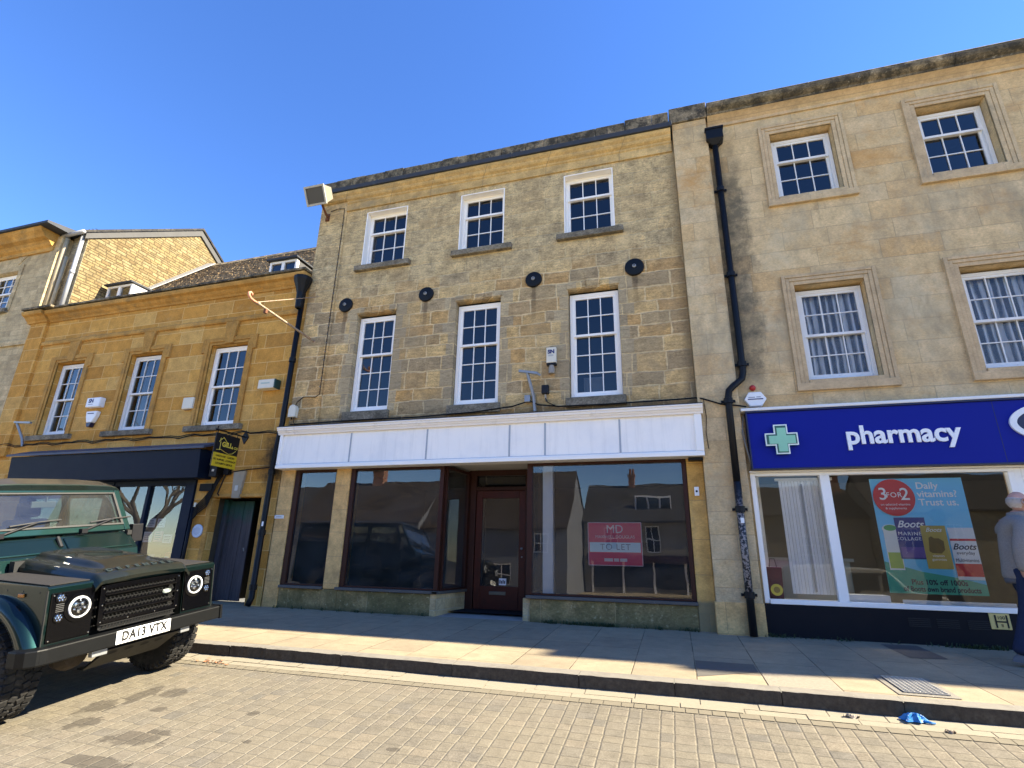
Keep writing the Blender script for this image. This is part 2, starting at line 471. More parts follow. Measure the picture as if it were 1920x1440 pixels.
M_RISER = stone('mossy_riser', [(0.20, 0.17, 0.10), (0.235, 0.20, 0.12), (0.165, 0.15, 0.09)], gain=(1.4, 1.2, 0.9), row=1.2, blk=1.5, mortar=0.006, rr=0, grain=0.7, tone=0.4, extra=ex_moss, bump=0.7)
M_RISER_CLEAN = stone('return_riser', [(0.50, 0.37, 0.19), (0.45, 0.33, 0.17), (0.53, 0.40, 0.22)], row=0.16, blk=0.3, mortar=0.007, rr=0.1, grain=0.4, tone=0.3, bump=0.4)
M_RUBBLE = stone('coursed_rubble', [(0.40, 0.34, 0.22), (0.34, 0.29, 0.19), (0.44, 0.375, 0.25), (0.29, 0.25, 0.17), (0.47, 0.40, 0.26)], row=0.105, blk=0.27, mortar=0.014, mcol=(0.30, 0.26, 0.18), mfac=0.8,
                 warp=0.03, rr=0.7, rb=0.9, grain=0.6, tone=0.35, bump=0.9, mwvar=True)
M_GABLE = stone('gable_rubble', [(0.245, 0.185, 0.085), (0.205, 0.15, 0.068), (0.27, 0.21, 0.105), (0.17, 0.12, 0.055), (0.23, 0.185, 0.095)], row=0.085, blk=0.24, mortar=0.020, mcol=(0.085, 0.062, 0.032), mfac=0.8,
                warp=0.05, rr=0.75, rb=0.9, grain=0.6, tone=0.3, bump=1.0, mwvar=True)
M_FARLEFT = stone('grey_course_stone', gain=(1.45, 1.28, 1.05), cols= [(0.36, 0.315, 0.215), (0.32, 0.28, 0.19), (0.39, 0.345, 0.24), (0.29, 0.255, 0.175)], row=0.14, blk=0.36, mortar=0.010, mcol=(0.27, 0.235, 0.165), mfac=0.8, warp=0.02, rr=0.5, grain=0.5, tone=0.3, bump=0.6)
M_TILE = stone('stone_roof_tiles', [(0.30, 0.205, 0.11), (0.24, 0.17, 0.095), (0.35, 0.25, 0.14), (0.20, 0.15, 0.09), (0.28, 0.20, 0.115)], row=0.13, blk=0.17, mortar=0.022, mcol=(0.09, 0.065, 0.04), mfac=0.7,
               warp=0.03, rr=0.25, rb=0.8, grain=0.7, tone=0.4, bump=1.0, blotch=[((0.30, 0.26, 0.16), 3.0, 0.6, 0.6, (1, 1, 1))])
M_TILE_DARK = stone('dark_old_tiles', [(0.060, 0.045, 0.032), (0.045, 0.036, 0.028), (0.075, 0.056, 0.04)], row=0.16, blk=0.2, mortar=0.012, mcol=(0.02, 0.017, 0.014), rr=0.1, grain=0.5, tone=0.35, bump=0.6)
M_SLATE = stone('dark_slate', [(0.05, 0.047, 0.044), (0.04, 0.038, 0.037), (0.065, 0.06, 0.053)], row=0.2, blk=0.26, mortar=0.012, mcol=(0.03, 0.03, 0.03), rr=0.1, grain=0.5, tone=0.35, bump=0.6)
M_BRICK = stone('red_brick', [(0.30, 0.115, 0.06), (0.36, 0.15, 0.075), (0.26, 0.10, 0.055)], row=0.075, blk=0.215, mortar=0.012, mcol=(0.4, 0.34, 0.27), rr=0, rb=0.2, grain=0.5, tone=0.3, bump=0.5)
M_RENDER_CREAM = plain('cream_render', (0.26, 0.235, 0.18), 0.9, var=0.15, scale=1.5, dirt=((0.25, 0.22, 0.16), 0.9, 0.55, 0.5), bump=0.2, spec=0.2)
M_RENDER_GREY = plain('grey_render', (0.16, 0.165, 0.18), 0.9, var=0.15, scale=1.5, dirt=((0.18, 0.18, 0.17), 0.9, 0.55, 0.5), bump=0.2, spec=0.2)
M_WALL_DARK = plain('dark_brickwork', (0.16, 0.135, 0.11), 0.9, var=0.2, scale=2, spec=0.2)  # mottled dark brown, one tone throughout

M_LEAD = plain('lead_flashing', (0.042, 0.046, 0.055), 0.65, 0.1, var=0.3, scale=3, dirt=((0.15, 0.15, 0.145), 4, 0.6, 0.5), spec=0.3)
M_SILL_STONE = stone('stone_sill', [(0.20, 0.175, 0.13), (0.245, 0.21, 0.15)], row=3, blk=2, mortar=0.001, rr=0, grain=0.9, tone=0.5, bump=0.7, blotch=[((0.07, 0.065, 0.05), 4, 0.5, 0.7, (1, 1, 1))])
M_WHITE = plain('white_gloss_paint', (0.90, 0.87, 0.82), 0.45, var=0.04, scale=2, dirt=((0.52, 0.50, 0.46), 7, 0.62, 0.45))
M_WHITE_WORN = plain('flaking_white_paint', (0.72, 0.72, 0.71), 0.6, var=0.06, scale=3, dirt=((0.30, 0.22, 0.15), 13, 0.63, 0.85), bump=0.3)
def mk_fascia():
    t = NT('white_board'); p = t.pos()
    st = t.ramp(t.noise(t.vscale(p, (9, 1, 0.7)), 1.0, 6, 0.7), [(0.50, 0.0), (0.68, 1.0)])
    bl = t.ramp(t.noise(p, 1.6, 6, 0.65), [(0.46, 0.0), (0.64, 1.0)])
    c = t.mix(t.math('MULTIPLY', bl, 0.45), (0.93, 0.89, 0.83), (0.78, 0.77, 0.76))
    c = t.mix(t.math('MULTIPLY', st, 0.30), c, (0.62, 0.60, 0.57))
    s = t.sep(p)
    low = t.math('SUBTRACT', 1.0, t.step(t.math('ADD', s[2], t.math('MULTIPLY', t.noise(p, 9, 4), 0.07)), 2.47, 2.53))
    c = t.mix(t.math('MULTIPLY', low, 0.35), c, (0.45, 0.43, 0.40))
    return t.bsdf(c, 0.45, 0, t.bump(t.noise(p, 1.2, 2), 0.15, 0.02), 0, 0.4)
M_FASCIA_W = mk_fascia()
M_CORNICE_W = plain('cream_white_paint', (0.84, 0.79, 0.73), 0.5, var=0.06, scale=2, dirt=((0.47, 0.40, 0.34), 6, 0.56, 0.5))
M_GAP = plain('grey_joint', (0.36, 0.39, 0.43), 0.6)
M_DARKGAP = plain('dark_gap', (0.012, 0.012, 0.012), 0.9)
M_WOOD = plain('dark_stained_wood', (0.040, 0.013, 0.008), 0.5, var=0.35, scale=5, dirt=((0.02, 0.012, 0.01), 6, 0.55, 0.6), spec=0.2)
M_DOOR = plain('red_brown_door', (0.070, 0.016, 0.009), 0.45, var=0.35, scale=5, dirt=((0.025, 0.010, 0.008), 5, 0.5, 0.6), spec=0.2)
M_GREYSILL = plain('grey_sill_paint', (0.075, 0.07, 0.065), 0.6, var=0.25, scale=5, dirt=((0.32, 0.31, 0.29), 9, 0.62, 0.5))
M_NAVY = plain('navy_shop_paint', (0.0035, 0.010, 0.027), 0.6, var=0.12, scale=2, spec=0.15)
M_NAVYDARK = plain('dark_navy_board', (0.003, 0.004, 0.008), 0.6, var=0.15, scale=2, spec=0.2)
M_BLUE = plain('royal_blue_sign', (0.006, 0.014, 0.235), 0.5, var=0.06, scale=1.0, spec=0.12)
M_BLUEDARK = plain('deep_blue_edge', (0.008, 0.010, 0.05), 0.4)
M_BLACKIRON = plain('black_iron_paint', (0.004, 0.0045, 0.006), 0.5, var=0.3, scale=5, dirt=((0.035, 0.03, 0.025), 9, 0.6, 0.5), spec=0.25)
def mk_flaking():
    t = NT('flaking_black_pipe'); p = t.pos()
    s = t.sep(p)
    band = t.math('MULTIPLY', t.step(s[2], 0.42, 0.62), t.math('SUBTRACT', 1.0, t.step(s[2], 1.5, 1.95)))
    f = t.math('MULTIPLY', band, t.ramp(t.noise(p, 26, 4, 0.6), [(0.5, 0.0), (0.53, 1.0)]))
    c = t.mix(f, (0.005, 0.005, 0.008), (0.24, 0.205, 0.19))
    return t.bsdf(c, 0.5)
M_PIPE_FLAKE = mk_flaking()
M_GREYMETAL = plain('galvanised_metal', (0.30, 0.31, 0.32), 0.5, 0.6, var=0.2, scale=6, dirt=((0.18, 0.14, 0.10), 5, 0.6, 0.5))
M_RUST = plain('rusty_pale_paint', (0.36, 0.27, 0.19), 0.75, var=0.25, scale=9, dirt=((0.17, 0.065, 0.025), 11, 0.5, 0.9), bump=0.4)
M_PINK = plain('faded_pink_paint', (0.50, 0.22, 0.13), 0.7, var=0.2, scale=8)
M_RUSTDARK = plain('brown_rust', (0.14, 0.055, 0.025), 0.85, var=0.4, scale=10, bump=0.4)
M_CREAMPLASTIC = plain('cream_plastic', (0.66, 0.62, 0.50), 0.5, var=0.06, dirt=((0.42, 0.36, 0.25), 7, 0.6, 0.5))
M_WHITEPLASTIC = plain('white_plastic', (0.76, 0.78, 0.80), 0.4, var=0.05)
M_BLACKPLASTIC = plain('black_plastic', (0.007, 0.007, 0.009), 0.5, var=0.2, spec=0.3)
M_RED = plain('red_plastic', (0.40, 0.02, 0.02), 0.4)
M_CABLE = plain('black_cable', (0.007, 0.007, 0.008), 0.7, spec=0.2)
M_GREYCABLE = plain('grey_cable', (0.17, 0.165, 0.15), 0.6)
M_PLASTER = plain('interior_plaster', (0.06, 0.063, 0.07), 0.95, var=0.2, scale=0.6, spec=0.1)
M_INT_FLOOR = plain('interior_floor', (0.10, 0.085, 0.07), 0.8, var=0.2, scale=1.0, spec=0.2)
M_INT_LIGHT = plain('pale_interior', (0.34, 0.34, 0.33), 0.9, var=0.1, scale=0.7, spec=0.1)
M_CEIL = plain('soffit_board', (0.62, 0.59, 0.53), 0.8, var=0.06)
M_BLIND = plain('white_blind', (0.86, 0.88, 0.90), 0.7, var=0.04)
def mk_net():
    t = NT('net_curtain'); p = t.pos(); s = t.sep(p)
    wob = t.math('MULTIPLY', t.math('SUBTRACT', t.noise(t.vscale(p, (3, 3, 1.2)), 1.0, 3, 0.6), 0.5), 5.0)
    w = t.math('SINE', t.math('ADD', t.math('MULTIPLY', s[0], 62.0), wob))
    f = t.ramp(t.math('ADD', t.math('MULTIPLY', w, 0.5), 0.5), [(0.25, 0.10), (0.7, 0.45), (1.0, 0.95)])
    df = t.n('BsdfDiffuse'); df.inputs[0].default_value = (0.86, 0.89, 0.93, 1)
    tr = t.n('BsdfTransparent'); mx = t.n('MixShader'); t.set(mx.inputs[0], f)
    t.t.links.new(tr.outputs[0], mx.inputs[1]); t.t.links.new(df.outputs[0], mx.inputs[2]); t.t.links.new(mx.outputs[0], t.out.inputs[0])
    return t.m
M_NET = mk_net()
G_UP = glass_mat('old_window_glass', (0.55, 0.60, 0.66), 1.5)
G_SHOP = glass_mat('shop_window_glass', (0.80, 0.83, 0.86), 2.1, 0.05)
G_PH = glass_mat('pharmacy_window_glass', (0.97, 0.98, 0.98), 1.3, 0.0)
G_NET = glass_mat('clear_sash_glass', (0.92, 0.94, 0.96), 1.0)
G_CAR = glass_mat('car_glass', (0.55, 0.62, 0.58), 2.0, 0.05)

# ------------------------------------------------------------------ building helpers
def wall_front(mb, x0, x1, z0, z1, y, holes, depth):
    """front face with real openings (x0,x1,z0,z1) and reveals running back by depth"""
    xs = sorted({x0, x1} | {h[i] for h in holes for i in (0, 1)})
    zs = sorted({z0, z1} | {h[i] for h in holes for i in (2, 3)})
    for i in range(len(xs) - 1):
        for j in range(len(zs) - 1):
            cx, cz = (xs[i] + xs[i + 1]) / 2, (zs[j] + zs[j + 1]) / 2
            if any(h[0] < cx < h[1] and h[2] < cz < h[3] for h in holes): continue
            mb.quad((xs[i], y, zs[j]), (xs[i + 1], y, zs[j]), (xs[i + 1], y, zs[j + 1]), (xs[i], y, zs[j + 1]))
    for a, b, c, d in holes:
        e = y + depth
        mb.quad((a, y, c), (a, e, c), (a, e, d), (a, y, d))
        mb.quad((b, y, c), (b, y, d), (b, e, d), (b, e, c))
        mb.quad((a, y, d), (a, e, d), (b, e, d), (b, y, d))
        mb.quad((a, y, c), (b, y, c), (b, e, c), (a, e, c))

def shell(mb, x0, x1, y0, y1, z0, z1):
    """sides and back of a building body"""
    mb.quad((x0, y0, z0), (x0, y0, z1), (x0, y1, z1), (x0, y1, z0))
    mb.quad((x1, y0, z0), (x1, y1, z0), (x1, y1, z1), (x1, y0, z1))
    mb.quad((x0, y1, z0), (x0, y1, z1), (x1, y1, z1), (x1, y1, z0))

def sash_window(parent, x0, x1, z0, z1, y, cols, rows_up, rows_lo, frame=0.055, sill=None, mat=None, glass=None, stile=0.038, liner=0.0):
    """box-sash window: outer frame (the window), two sashes with glazing bars, one pane sheet per sash, optional stone sill"""
    mat = mat or M_WHITE; glass = glass or G_UP
    mb = MB()
    if liner:                                   # white painted reveal boards standing just inside the stone opening
        yl = liner
        mb.box(x0 - 0.002, x0 + 0.018, yl, y, z0, z1); mb.box(x1 - 0.018, x1 + 0.002, yl, y, z0, z1); mb.box(x0 + 0.018, x1 - 0.018, yl, y, z1 - 0.018, z1 + 0.002)
    mb.box(x0, x0 + frame, y, y + 0.09, z0, z1); mb.box(x1 - frame, x1, y, y + 0.09, z0, z1)
    mb.box(x0 + frame, x1 - frame, y, y + 0.09, z1 - frame, z1); mb.box(x0 + frame, x1 - frame, y - 0.025, y + 0.09, z0, z0 + frame)
    w = mb.build('window', mat, parent, bevel=0.004)
    a, b, c, d = x0 + frame, x1 - frame, z0 + frame, z1 - frame
    nrow = rows_up + rows_lo
    mid = c + (d - c) * rows_lo / nrow
    def sash(name, c0, d0, ys, rows, bottom):
        m = MB(); th = 0.038
        m.box(a, a + stile, ys, ys + th, c0, d0); m.box(b - stile, b, ys, ys + th, c0, d0)
        m.box(a + stile, b - stile, ys, ys + th, d0 - 0.04, d0); m.box(a + stile, b - stile, ys, ys + th, c0, c0 + bottom)
        gx0, gx1, gz0, gz1 = a + stile, b - stile, c0 + bottom, d0 - 0.04
        bw = 0.008
        for i in range(1, cols):
            x = gx0 + (gx1 - gx0) * i / cols
            m.box(x - bw, x + bw, ys + 0.003, ys + 0.03, gz0, gz1)
        for j in range(1, rows):
            z = gz0 + (gz1 - gz0) * j / rows
            for i in range(cols):
                xa = gx0 + (gx1 - gx0) * i / cols + (bw if i else 0); xb = gx0 + (gx1 - gx0) * (i + 1) / cols - (bw if i < cols - 1 else 0)
                m.box(xa, xb, ys + 0.005, ys + 0.028, z - bw, z + bw)
        s = m.build(name, mat, w)
        return gx0, gx1, gz0, gz1
    g1 = sash('sash', mid - 0.02, d, y + 0.012, rows_up, 0.04)
    g2 = sash('sash', c, mid + 0.02, y + 0.052, rows_lo, 0.075)
    for g, yy in ((g1, y + 0.034), (g2, y + 0.074)):
        dx = random.uniform(-0.004, 0.004)
        m = MB(); nr_ = rows_up if yy == y + 0.034 else rows_lo
        for ic in range(cols):
            for jr in range(nr_):
                xa, xb = (g[0] + (g[1] - g[0]) * (ic + k_) / cols for k_ in (0, 1)); za, zb = (g[2] + (g[3] - g[2]) * (jr + k_) / nr_ for k_ in (0, 1))
                e_ = [random.uniform(-0.0016, 0.0016) for _ in range(3)]
                m.quad((xa, yy + e_[0], za), (xb, yy + e_[1], za), (xb, yy + e_[2], zb), (xa, yy + e_[0] + e_[2] - e_[1], zb))
        m.build('pane', glass, w, fix=False)
    if sill:
        sx0, sx1, sz0, sz1, sy = sill
        m = MB(); m.box(sx0, sx1, sy, y + 0.05, sz0, sz1)
        m.build('sill', M_SILL_STONE, w, bevel=0.012)
    return w

def interior(parent, x0, x1, y0, y1, z0, z1, mat=None, name='room_interior'):
    mb = MB()
    mb.quad((x0, y0, z0), (x0, y1, z0), (x0, y1, z1), (x0, y0, z1)); mb.quad((x1, y0, z0), (x1, y0, z1), (x1, y1, z1), (x1, y1, z0))
    mb.quad((x0, y1, z0), (x1, y1, z0), (x1, y1, z1), (x0, y1, z1)); mb.quad((x0, y0, z1), (x0, y1, z1), (x1, y1, z1), (x1, y0, z1))
    mb.quad((x0, y0, z0), (x1, y0, z0), (x1, y1, z0), (x0, y1, z0))
    return mb.build(name, mat or M_PLASTER, parent, fix=False)
# ================================================================== THE THREE-STOREY SHOP BUILDING IN THE MIDDLE
MX0, MX1 = -7.06, 0.47
bld = thing('shop_building', 'three-storey empty stone shop building with blank white fascia and round iron tie plates', 'building', (-3.3, 0, 0))
holes = [(-5.89, -4.91, 6.60, 7.93), (-3.71, -2.77, 6.61, 7.93), (-1.58, -0.645, 6.62, 7.95),
         (-5.82, -4.95, 3.46, 5.50), (-3.68, -2.79, 3.46, 5.51), (-1.53, -0.645, 3.46, 5.47)]
mb = MB()
wall_front(mb, MX0, MX1, 2.86, 8.32, 0.0, holes, 0.16)
shell(mb, MX0, MX1, 0.0, 8.0, -0.1, 8.6)
mb.build('wall', M_MAIN, bld, fix=False)
# quoin-like plain strip at the left end, 25 mm proud, as the stones read in the picture
mb = MB(); mb.box(MX0 - 0.004, -6.40, -0.028, 0.03, 3.15, 8.30)
mb.build('corner_strip', M_MAIN, bld, bevel=0.006)
# roof: deck behind a parapet
mb = MB(); mb.box(MX0 + 0.05, MX1, 0.35, 7.95, 8.1, 8.2); mb.box(MX0, MX1, 0.0, 0.3, 8.32, 8.55)
mb.build('roof', M_LEAD, bld)
# cornice: frieze step, moulding and a lead-covered shelf, then the lichened tile parapet
mb = MB()
prof = [(0.02, 8.05), (-0.035, 8.05), (-0.035, 8.22), (-0.055, 8.235), (-0.055, 8.27), (-0.10, 8.30), (-0.12, 8.335), (-0.12, 8.36), (-0.16, 8.40), (-0.175, 8.43), (-0.175, 8.46), (0.02, 8.46)]
mb.profile_x(prof, -6.40, MX1 - 0.03)
mb.profile_x([(0.02, 8.30), (-0.055, 8.30), (-0.10, 8.32), (-0.12, 8.36), (-0.16, 8.40), (-0.175, 8.43), (-0.175, 8.46), (0.02, 8.46)], MX0, -6.403)
mb.build('cornice', stone('cornice_stone', [(0.54, 0.37, 0.155), (0.49, 0.33, 0.135), (0.57, 0.40, 0.175)], row=3, blk=1.2, mortar=0.012, mcol=(0.25, 0.19, 0.11), rr=0, grain=0.4, tone=0.3, bump=0.35,
                          blotch=[((0.26, 0.22, 0.14), 2.5, 0.52, 0.6, (0.5, 1, 1))]), bld, bevel=0.004)
mb = MB(); xs = [-7.09, -5.6, -4.1, -2.6, -1.15, MX1 - 0.02]
for a, b in zip(xs, xs[1:]):
    mb.box(a + 0.003, b - 0.003, -0.215, 0.28, 8.462, 8.56)
    mb.box(b - 0.03, b + 0.02, -0.222, 0.28, 8.458, 8.572)
mb.build('lead_shelf', M_LEAD, bld, bevel=0.006)
mb = MB()
xx = -7.09
while xx < MX1 - 0.05:
    L = random.uniform(0.35, 0.6); x2 = min(xx + L, MX1 - 0.05)
    top = 8.78 + random.uniform(-0.008, 0.008) + (0.06 if -0.45 < xx else 0)
    mb.box(xx + 0.003, x2, -0.175 + random.uniform(-0.01, 0.01), 0.25, 8.562, top)
    xx = x2
mb.build('parapet', M_CORNICE_DARK, bld, bevel=0.012)
# windows of the two upper floors
for (a, b, c, d), s in zip(holes[:3], [(-6.0, -4.74, 6.435, 6.597, -0.09), (-3.83, -2.59, 6.40, 6.607, -0.09), (-1.72, -0.50, 6.40, 6.617, -0.09)]):
    s = (s[0], s[1], s[3] - 0.12, s[3], s[4])
    sash_window(bld, a + 0.003, b - 0.003, c, d, 0.14, 3, 1, 2, frame=0.05, sill=s, liner=-0.006)
for (a, b, c, d) in holes[3:]:
    sash_window(bld, a + 0.012, b - 0.012, c, d - 0.05, 0.115, 3, 2, 3, frame=0.06, sill=(a - 0.06, b + 0.05, c - 0.17, c - 0.002, -0.05))
# flat stone heads with a dropped keystone over the first-floor windows
for (a, b, c, d) in holes[3:]:
    mb = MB(); m = (a + b) / 2
    mb.box(a - 0.02, m - 0.13, -0.022, 0.03, d + 0.012, d + 0.13)
    mb.box(m + 0.13, b + 0.02, -0.022, 0.03, d + 0.012, d + 0.13)
    mb.prism([(m - 0.10, d + 0.02), (m + 0.10, d + 0.02), (m + 0.16, d + 0.36), (m - 0.16, d + 0.36)], 'y', -0.012, 0.03)
    mb.build('window_head', M_MAIN, bld, bevel=0.012)
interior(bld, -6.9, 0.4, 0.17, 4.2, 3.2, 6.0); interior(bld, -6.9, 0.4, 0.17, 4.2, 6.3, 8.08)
mb = MB(); mb.box(-1.35, -1.02, 0.45, 0.7, 3.52, 3.95); mb.build('stored_box', M_INT_LIGHT, bld)

# ---- ground-floor shopfront
sf = bld
mb = MB()
mb.box(MX0 - 0.03, -6.76, 0.0, 0.35, -0.06, 2.40)
mb.build('shop_pier', M_PIER, bld, bevel=0.012)
mb = MB(); mb.box(-5.86, -5.56, 0.0, 0.3, 0.335, 2.40); mb.build('shop_pier', M_PIER, bld, bevel=0.012)
mb = MB(); mb.box(0.235, 0.475, 0.0, 0.35, -0.03, 2.40); mb.build('shop_pier', stone('orange_pier_stone', [(0.58, 0.33, 0.09), (0.53, 0.29, 0.08), (0.60, 0.37, 0.12)], row=0.55, blk=3, mortar=0.008, mcol=(0.33, 0.22, 0.1), rr=0.4, rb=0, grain=0.3, tone=0.3, bump=0.35,
    blotch=[((0.40, 0.33, 0.2), 1.2, 0.55, 0.6, (1, 1, 0.6)), ((0.15, 0.13, 0.08), 5, 0.66, 0.7, (1, 1, 1))],
    extra=lambda t, c, p, k: t.mix(t.math('MULTIPLY', t.math('SUBTRACT', 1.0, t.step(t.math('ADD', t.sep(p)[2], t.math('MULTIPLY', k['mid'], -0.12)), 0.30, 0.36)), 0.8), c, (0.19, 0.18, 0.11))), bld, bevel=0.012)
mb = MB()
mb.box(-6.76, -5.88, 0.015, 0.3, -0.06, 0.325); mb.box(-5.88, -5.56, 0.0, 0.3, -0.06, 0.332)
mb.build('stall_riser', M_RISER, bld, bevel=0.012)
mb = MB(); mb.box(-5.557, -3.74, -0.01, 0.3, -0.06, 0.325); mb.build('stall_riser', M_RISER, bld, bevel=0.012)
mb = MB(); mb.box(-2.18, 0.233, -0.01, 0.3, -0.06, 0.325); mb.build('stall_riser', M_RISER, bld, bevel=0.012)
mb = MB()
mb.prism([(-3.738, -0.012), (-3.60, 0.93), (-3.72, 0.93), (-3.83, -0.012)], 'z', -0.05, 0.325)
mb.build('stall_riser', M_RISER_CLEAN, bld)
mb = MB(); mb.box(-2.30, -2.183, 0.03, 0.95, -0.05, 0.325); mb.build('stall_riser', M_RISER_CLEAN, bld)
# lobby floor, sloping up gently to the door
mb = MB(); mb.add([(-3.9, -0.02, -0.001), (-2.15, -0.02, -0.001), (-2.15, 1.1, 0.05), (-3.9, 1.1, 0.05)], [(0, 1, 2, 3)])
mb.build('lobby_floor', plain('worn_concrete', (0.27, 0.26, 0.24), 0.85, var=0.2, scale=2, dirt=((0.12, 0.115, 0.105), 3, 0.5, 0.6), bump=0.3), bld)
# sills
mb = MB()
mb.box(-6.74, -5.862, -0.045, 0.12, 0.327, 0.372); mb.build('shop_sill', M_GREYSILL, bld, bevel=0.006)
mb = MB(); mb.box(-2.24, 0.245, -0.045, 0.12, 0.327, 0.372); mb.build('shop_sill', M_GREYSILL, bld, bevel=0.006)
mb = MB(); mb.box(-5.60, -3.70, -0.045, 0.12, 0.327, 0.372)
mb.prism([(-3.70, -0.045), (-3.555, 0.93), (-3.66, 0.93), (-3.80, -0.045)], 'z', 0.328, 0.371)
mb.build('shop_sill', M_GREYSILL, bld, bevel=0.006)
# timber frames and glazing
def shop_frame(x0, x1, z0, z1, y, w0=0.06, w1=0.06, top=0.06, bot=0.03):
    m = MB()
    m.box(x0, x0 + w0, y, y + 0.08, z0, z1); m.box(x1 - w1, x1, y, y + 0.08, z0, z1)
    m.box(x0 + w0, x1 - w1, y + 0.003, y + 0.077, z1 - top, z1); m.box(x0 + w0, x1 - w1, y + 0.003, y + 0.077, z0, z0 + bot)
    w = m.build('shop_window', M_WOOD, bld, bevel=0.006)
    g = MB(); a = 0.003
    g.quad((x0 + w0, y + 0.04, z0 + bot), (x1 - w1, y + 0.04 + a, z0 + bot), (x1 - w1, y + 0.04, z1 - top), (x0 + w0, y + 0.04 - a, z1 - top))
    g.build('pane', G_SHOP, w, fix=False)
    return w
shop_frame(-6.757, -5.863, 0.373, 2.40, 0.02, 0.10, 0.02, 0.06)
shop_frame(-5.557, -3.73, 0.373, 2.40, 0.02, 0.085, 0.075, 0.045)
shop_frame(-2.25, 0.232, 0.373, 2.40, 0.02, 0.085, 0.065, 0.05)
# lobby side window, splayed
def splay(p0, p1, z0, z1):
    d = (Vector(p1) - Vector(p0)).to_3d(); L = d.length; d.normalize(); nrm = Vector((d.y, -d.x, 0))
    m3 = Matrix((d, Vector((-d.y, d.x, 0)), Vector((0, 0, 1)))).transposed()
    m = MB(); o = Vector((p0[0], p0[1], 0))
    for (u0, u1, a, b) in ((0, 0.04, z0, z1), (L - 0.09, L, z0, z1), (0.04, L - 0.09, z0, z0 + 0.03), (0.04, L - 0.09, z1 - 0.05, z1)):
        c = o + d * (u0 + u1) / 2 + Vector((0, 0, (a + b) / 2)); m.obox(c, (u1 - u0, 0.07, b - a), m3)
    w = m.build('lobby_window', M_WOOD, bld, bevel=0.005)
    q0, q1 = o + d * 0.04, o + d * (L - 0.09)
    g = MB(); g.quad(q0 + Vector((0, 0, z0 + 0.03)), q1 + Vector((0, 0, z0 + 0.03)), q1 + Vector((0, 0, z1 - 0.05)), q0 + Vector((0, 0, z1 - 0.05)))
    g.build('pane', G_SHOP, w, fix=False)
splay((-3.73, 0.10), (-3.60, 0.92), 0.373, 2.40)
splay((-2.25, 0.92), (-2.20, 0.10), 0.373, 2.40)
# door, frame and fanlight at the back of the lobby
DY = 0.93
mb = MB()
mb.box(-3.60, -3.46, DY - 0.02, DY + 0.09, 0.04, 2.44); mb.box(-2.52, -2.40, DY - 0.02, DY + 0.09, 0.04, 2.44)
mb.box(-3.46, -2.52, DY - 0.02, DY + 0.09, 2.34, 2.44); mb.box(-3.46, -2.52, DY - 0.015, DY + 0.09, 2.07, 2.135)
frm = mb.build('door_frame', M_WOOD, bld, bevel=0.006)
g = MB(); g.quad((-3.46, DY + 0.04, 2.135), (-2.52, DY + 0.04, 2.135), (-2.52, DY + 0.055, 2.34), (-3.46, DY + 0.055, 2.34)); g.build('pane', glass_mat('fanlight_glass', (0.6, 0.63, 0.65), 3.0), frm, fix=False)
mb = MB()
mb.box(-3.455, -3.34, DY + 0.01, DY + 0.06, 0.055, 2.065); mb.box(-2.64, -2.525, DY + 0.01, DY + 0.06, 0.055, 2.065)
mb.box(-3.34, -2.64, DY + 0.01, DY + 0.06, 1.93, 2.065); mb.box(-3.34, -2.64, DY + 0.01, DY + 0.06, 0.055, 0.43)
dr = mb.build('door', M_DOOR, bld, bevel=0.006)
g = MB(); g.quad((-3.34, DY + 0.035, 0.43), (-2.64, DY + 0.038, 0.43), (-2.64, DY + 0.035, 1.93), (-3.34, DY + 0.032, 1.93)); g.build('pane', G_SHOP, dr, fix=False)
mb = MB(); mb.box(-3.16, -2.86, DY - 0.004, DY + 0.012, 0.29, 0.345); mb.build('letter_slot', plain('dull_brass', (0.10, 0.11, 0.10), 0.4, 0.7), dr, bevel=0.003)
mb = MB(); mb.lathe([(0.0, -0.045), (0.02, -0.04), (0.022, -0.02), (0.012, -0.012), (0.012, 0.0)], (-2.58, DY + 0.01, 1.06), 'y', 14); mb.lathe([(0.014, -0.008), (0.014, 0.0)], (-2.58, DY + 0.01, 0.92), 'y', 12)
mb.build('door_knob', M_GREYMETAL, dr, smooth=True)
mb = MB(); mb.box(-2.99, -2.86, DY + 0.026, DY + 0.030, 0.45, 0.56); st = mb.build('door_sticker', M_WHITEPLASTIC, dr)
mb = MB()
for i in range(4): mb.box(-2.98 + 0.028 * i, -2.962 + 0.028 * i, DY + 0.0235, DY + 0.0255, 0.475, 0.535 - 0.012 * (i % 2))
mb.build('sticker_print', M_BLACKPLASTIC, dr)
# soffit over the lobby and head lining behind the fascia
mb = MB(); mb.box(-3.86, -2.2, 0.0, 1.02, 2.442, 2.50); mb.box(-2.2, 0.47, 0.02, 0.3, 2.402, 2.5); mb.box(MX0, -3.86, 0.02, 0.3, 2.402, 2.5)
mb.build('lobby_soffit', M_CEIL, bld)
# the bare shop inside
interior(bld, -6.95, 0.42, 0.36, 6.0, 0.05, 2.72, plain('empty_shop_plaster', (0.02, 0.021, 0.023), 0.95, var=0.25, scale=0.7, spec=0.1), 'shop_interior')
mb = MB(); mb.box(-2.06, -1.88, 0.30, 0.42, 0.36, 2.5); mb.build('inner_column', plain('white_column', (0.80, 0.82, 0.85), 0.5, var=0.05), bld, bevel=0.02)
# partition and second door seen through the lobby side window
mb = MB(); mb.box(-4.6, -3.75, 2.2, 2.28, 0.05, 2.7); mb.build('inner_partition', plain('partition_paint', (0.06, 0.055, 0.05), 0.8), bld)
